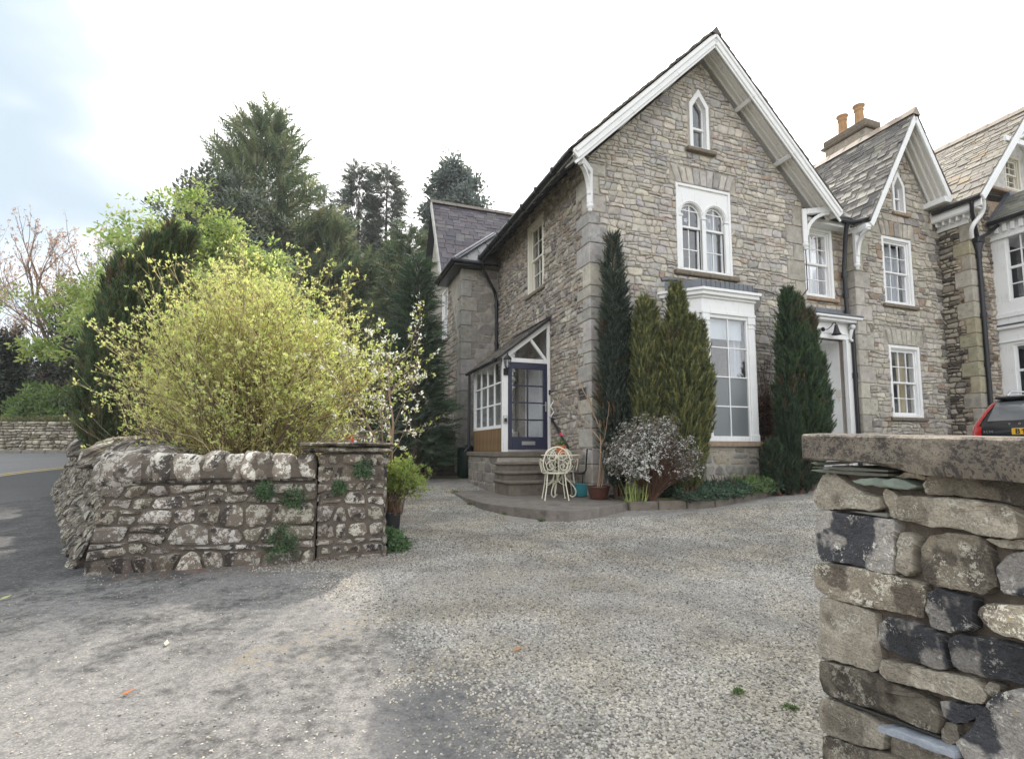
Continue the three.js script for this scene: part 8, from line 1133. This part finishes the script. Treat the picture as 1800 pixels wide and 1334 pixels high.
for (const [u, v, n, c, label, s] of [[2.75, -0.75, 130, [0.15, 0.24, 0.05], 'clump of strappy green leaves below the bay window', 1], [2.2, -0.8, 60, [0.10, 0.09, 0.07], 'brown withered strappy clump below the left of the bay window', 2], [0.25, -0.95, 50, [0.28, 0.33, 0.1], 'pale green strappy clump behind the brown pot', 3]]) { const R = rng(170 + s), t = thing('strappy_plant', label, 'plant', local(u, v, 0.5), HT), b = new MB(); for (let i = 0; i < n; i++) { const a = R() * 6.283, l = 0.22 + 0.26 * R(), o = [(R() - 0.5) * 0.4, 0, (R() - 0.5) * 0.2], x = Math.cos(a), z = Math.sin(a), w = 0.007; b.color(vary(R, c, 0.3)); const A = [o[0], 0, o[2]], B = [o[0] + x * l * 0.35, l * 0.85, o[2] + z * l * 0.35], C = [o[0] + x * l * 0.8, l * 0.8, o[2] + z * l * 0.8]; b.face([A[0] - z * w, 0, A[2] + x * w], [A[0] + z * w, 0, A[2] - x * w], [B[0] + z * w, B[1], B[2] - x * w], [B[0] - z * w, B[1], B[2] + x * w]); b.face([B[0] - z * w, B[1], B[2] + x * w], [B[0] + z * w, B[1], B[2] - x * w], C); } b.build('leaves', M.twig, t); }
{ // leafless climber with last year's brown leaves
  const R = rng(180), t = thing('wall_climber', 'brown withered climber on the wall right of the bay window', 'climber', local(3.98, 0.0, 0.5), HT), st = new MB(), list = []; for (let i = 0; i < 46; i++) { let x = (R() - 0.5) * 0.35, y = 0.0, q = [[x, 0, 0.05]]; const H = 1.0 + 2.0 * R(), sp = (R() - 0.5) * 0.55; for (let j = 1; j <= 12; j++) { y = H * j / 12; q.push([x + sp * j / 12 + 0.05 * Math.sin(j * 1.3 + i), y, 0.035 + 0.02 * R()]); if (j > 1) for (let k = 0; k < (y < 1.9 ? 6 : 1); k++) { const p = q[q.length - 1]; list.push([orient([p[0] + (R() - 0.5) * 0.14, p[1] + (R() - 0.5) * 0.18, 0.05 + 0.07 * R()], [R() - 0.5, R() - 0.6, 0.4], R() * 6, 0.04 * (0.6 + 0.7 * R())), vary(R, R() < 0.25 ? [0.34, 0.20, 0.11] : [0.11, 0.055, 0.035], 0.35)]); } } st.color(vary(R, [0.12, 0.085, 0.06], 0.3)).tube(q, 0.009, 0.003, 4, false); } st.build('stems', M.twig, t); instanced('dead_leaves', GEO.leaf3, M.leaf, t, list);
}
for (const [u, v, n, label, s] of [[5.6, -1.35, 4, 'red tulips showing over the gate wall by the entrance', 1], [7.35, -0.95, 3, 'red tulips showing over the gate wall below the lower window', 2]]) { const R = rng(190 + s), t = thing('tulip_clump', label, 'flowers', local(u, v, 0.55), HT), g = new MB().color([0.10, 0.19, 0.05]), f = new MB(); for (let i = 0; i < 26; i++) { const a = R() * 6.283, x = (R() - 0.5) * 0.8, l = 0.75 + 0.15 * R(); g.face([x - 0.012, 0, 0], [x + 0.012, 0, 0], [x + 0.12 * Math.cos(a), l, 0.1 * Math.sin(a)]); } for (let i = 0; i < n; i++) { const x = -0.35 + 0.7 * i / (n - 1) + 0.05 * R(), y = 0.86 + 0.14 * R(); g.tube([[x, 0, 0], [x + 0.01, y, 0.02]], 0.006, 0.005, 4); f.lathe([[0, -0.01], [0.022, 0.0], [0.034, 0.03], [0.03, 0.06], [0.02, 0.085], [0.012, 0.06]], 8, x + 0.01, y, 0.02); } g.build('leaves', M.twig, t); f.build('petals', std({ color: rgb(0.62, 0.03, 0.02), roughness: 0.6 }), t); }
// small weeds in the gravel and along the patio edge
for (const [x, z, r, label, s] of [[1.14, -2.77, 0.04, 'small green weed in the gravel near the gate wall, upper one', 1], [1.33, -2.62, 0.035, 'small green weed in the gravel closest to the gate wall', 2], [-0.72, -9.2, 0.09, 'weed tuft against the left edge of the patio', 3], [-0.1, -8.22, 0.08, 'weed tuft at the front edge of the patio left of the chair', 4], [0.42, -7.62, 0.07, 'weed tuft at the front edge of the patio below the chair', 5], [-1.15, -10.75, 0.12, 'weed tuft with a pale flower at the far left patio edge', 6]]) bushMass({ name: 'weed_tuft', label, pos: [x, ground(x, z), z], rad: [r * 0.6, r * 0.35, r * 0.6], n: 14 + r * 500, size: 0.016, colors: [[0.10, 0.18, 0.04], [0.16, 0.24, 0.06]], geo: GEO.leaf5, seed: 200 + s, category: 'weed', mat: M.leaf, stems: 4 });
// loose pebbles on the drive
{
  const R = rng(210), g = new THREE.IcosahedronGeometry(1, 0), P = g.attributes.position; for (let i = 0; i < P.count; i++) { const k = 1 + 0.25 * n3(P.getX(i) * 2, P.getY(i) * 2, P.getZ(i) * 2); P.setXYZ(i, P.getX(i) * k, P.getY(i) * 0.6 * k, P.getZ(i) * 0.8 * k); } g.computeVertexNormals();
  const list = [], e = new THREE.Euler(), q = new THREE.Quaternion(), s = V3(1, 1, 1), p = V3(0, 0, 0);
  const put = (x, z, r) => { const loc = 0.84 + 0.3 * n3(x * 0.8, z * 0.8, 1.7) + 0.28 * n3(x * 2.6, z * 3.1, 6.2), br = clamp(0.5 + 1.4 * n3(x * 1.7 + 9, z * 1.7, 4.4)); p.set(x, ground(x, z) + 0.004 + r * 0.12, z); e.set((R() - 0.5) * 0.9, R() * 6.28, (R() - 0.5) * 0.9); q.setFromEuler(e); s.set(r * (0.8 + 0.5 * R()), r * (0.8 + 0.4 * R()), r); const t = R(), v = t < 0.17 ? 0.13 + 0.1 * R() : t < 0.8 ? 0.32 + 0.18 * R() : 0.46 + 0.18 * R(), w = R(); const V = v * loc * 0.98; list.push([new THREE.Matrix4().compose(p, q, s), [V, V * (0.935 + 0.02 * w - 0.04 * br), V * (0.80 + 0.1 * w - 0.1 * br)]]); };
  const solid = (x, z) => { const t = (x + 3.9) * 0.963 + (z + 4.9) * -0.269, wz = (x + 3.9) * 0.269 + (z + 4.9) * 0.963; if (wz < 0.02 && t < 2.7) return true; if (z < -7.5) { const u = (x - HC[0]) * HU[0] + (z - HC[2]) * HU[1], v = (x - HC[0]) * HV[0] + (z - HC[2]) * HV[1]; if (v > -1.15 && u > 0.2) return true; if (u > -2.0 + 0.25 * Math.max(0, v) && v > -1.55) return true; } return x > 1.1 + (z + 2) * 0.225 && z > -2.05; };
  for (let i = 0; i < 460000 && list.length < 260000; i++) { const d = 1.6 + 10.5 * Math.pow(R(), 1.55), x = lerp(-Math.min(4, d), Math.min(6.5, d * 1.0), R()), z = -d; if (solid(x, z)) continue; const gv = gravelAt(x, z); if (R() > 0.03 + 0.97 * Math.pow(gv, 1.3)) continue; const rough = 0.5 + 0.5 * n3(x * 0.7, z * 0.7, 12) + (d < 3.4 && x > 0.3 ? 0.35 : 0); put(x, z, gv < 0.25 ? 0.003 + 0.005 * R() : (0.0042 + 0.0055 * R()) * (0.8 + 0.55 * clamp(rough)) * (d > 6 ? 1.15 : 1)); }
  console.log('pebbles', list.length); const o = instanced('gravel', g, M.pebble, scene, list, 'stuff'); o.userData.label = 'loose pale grey pebbles spread over the drive'; o.userData.category = 'gravel';
}
renderer.render(scene, camera);
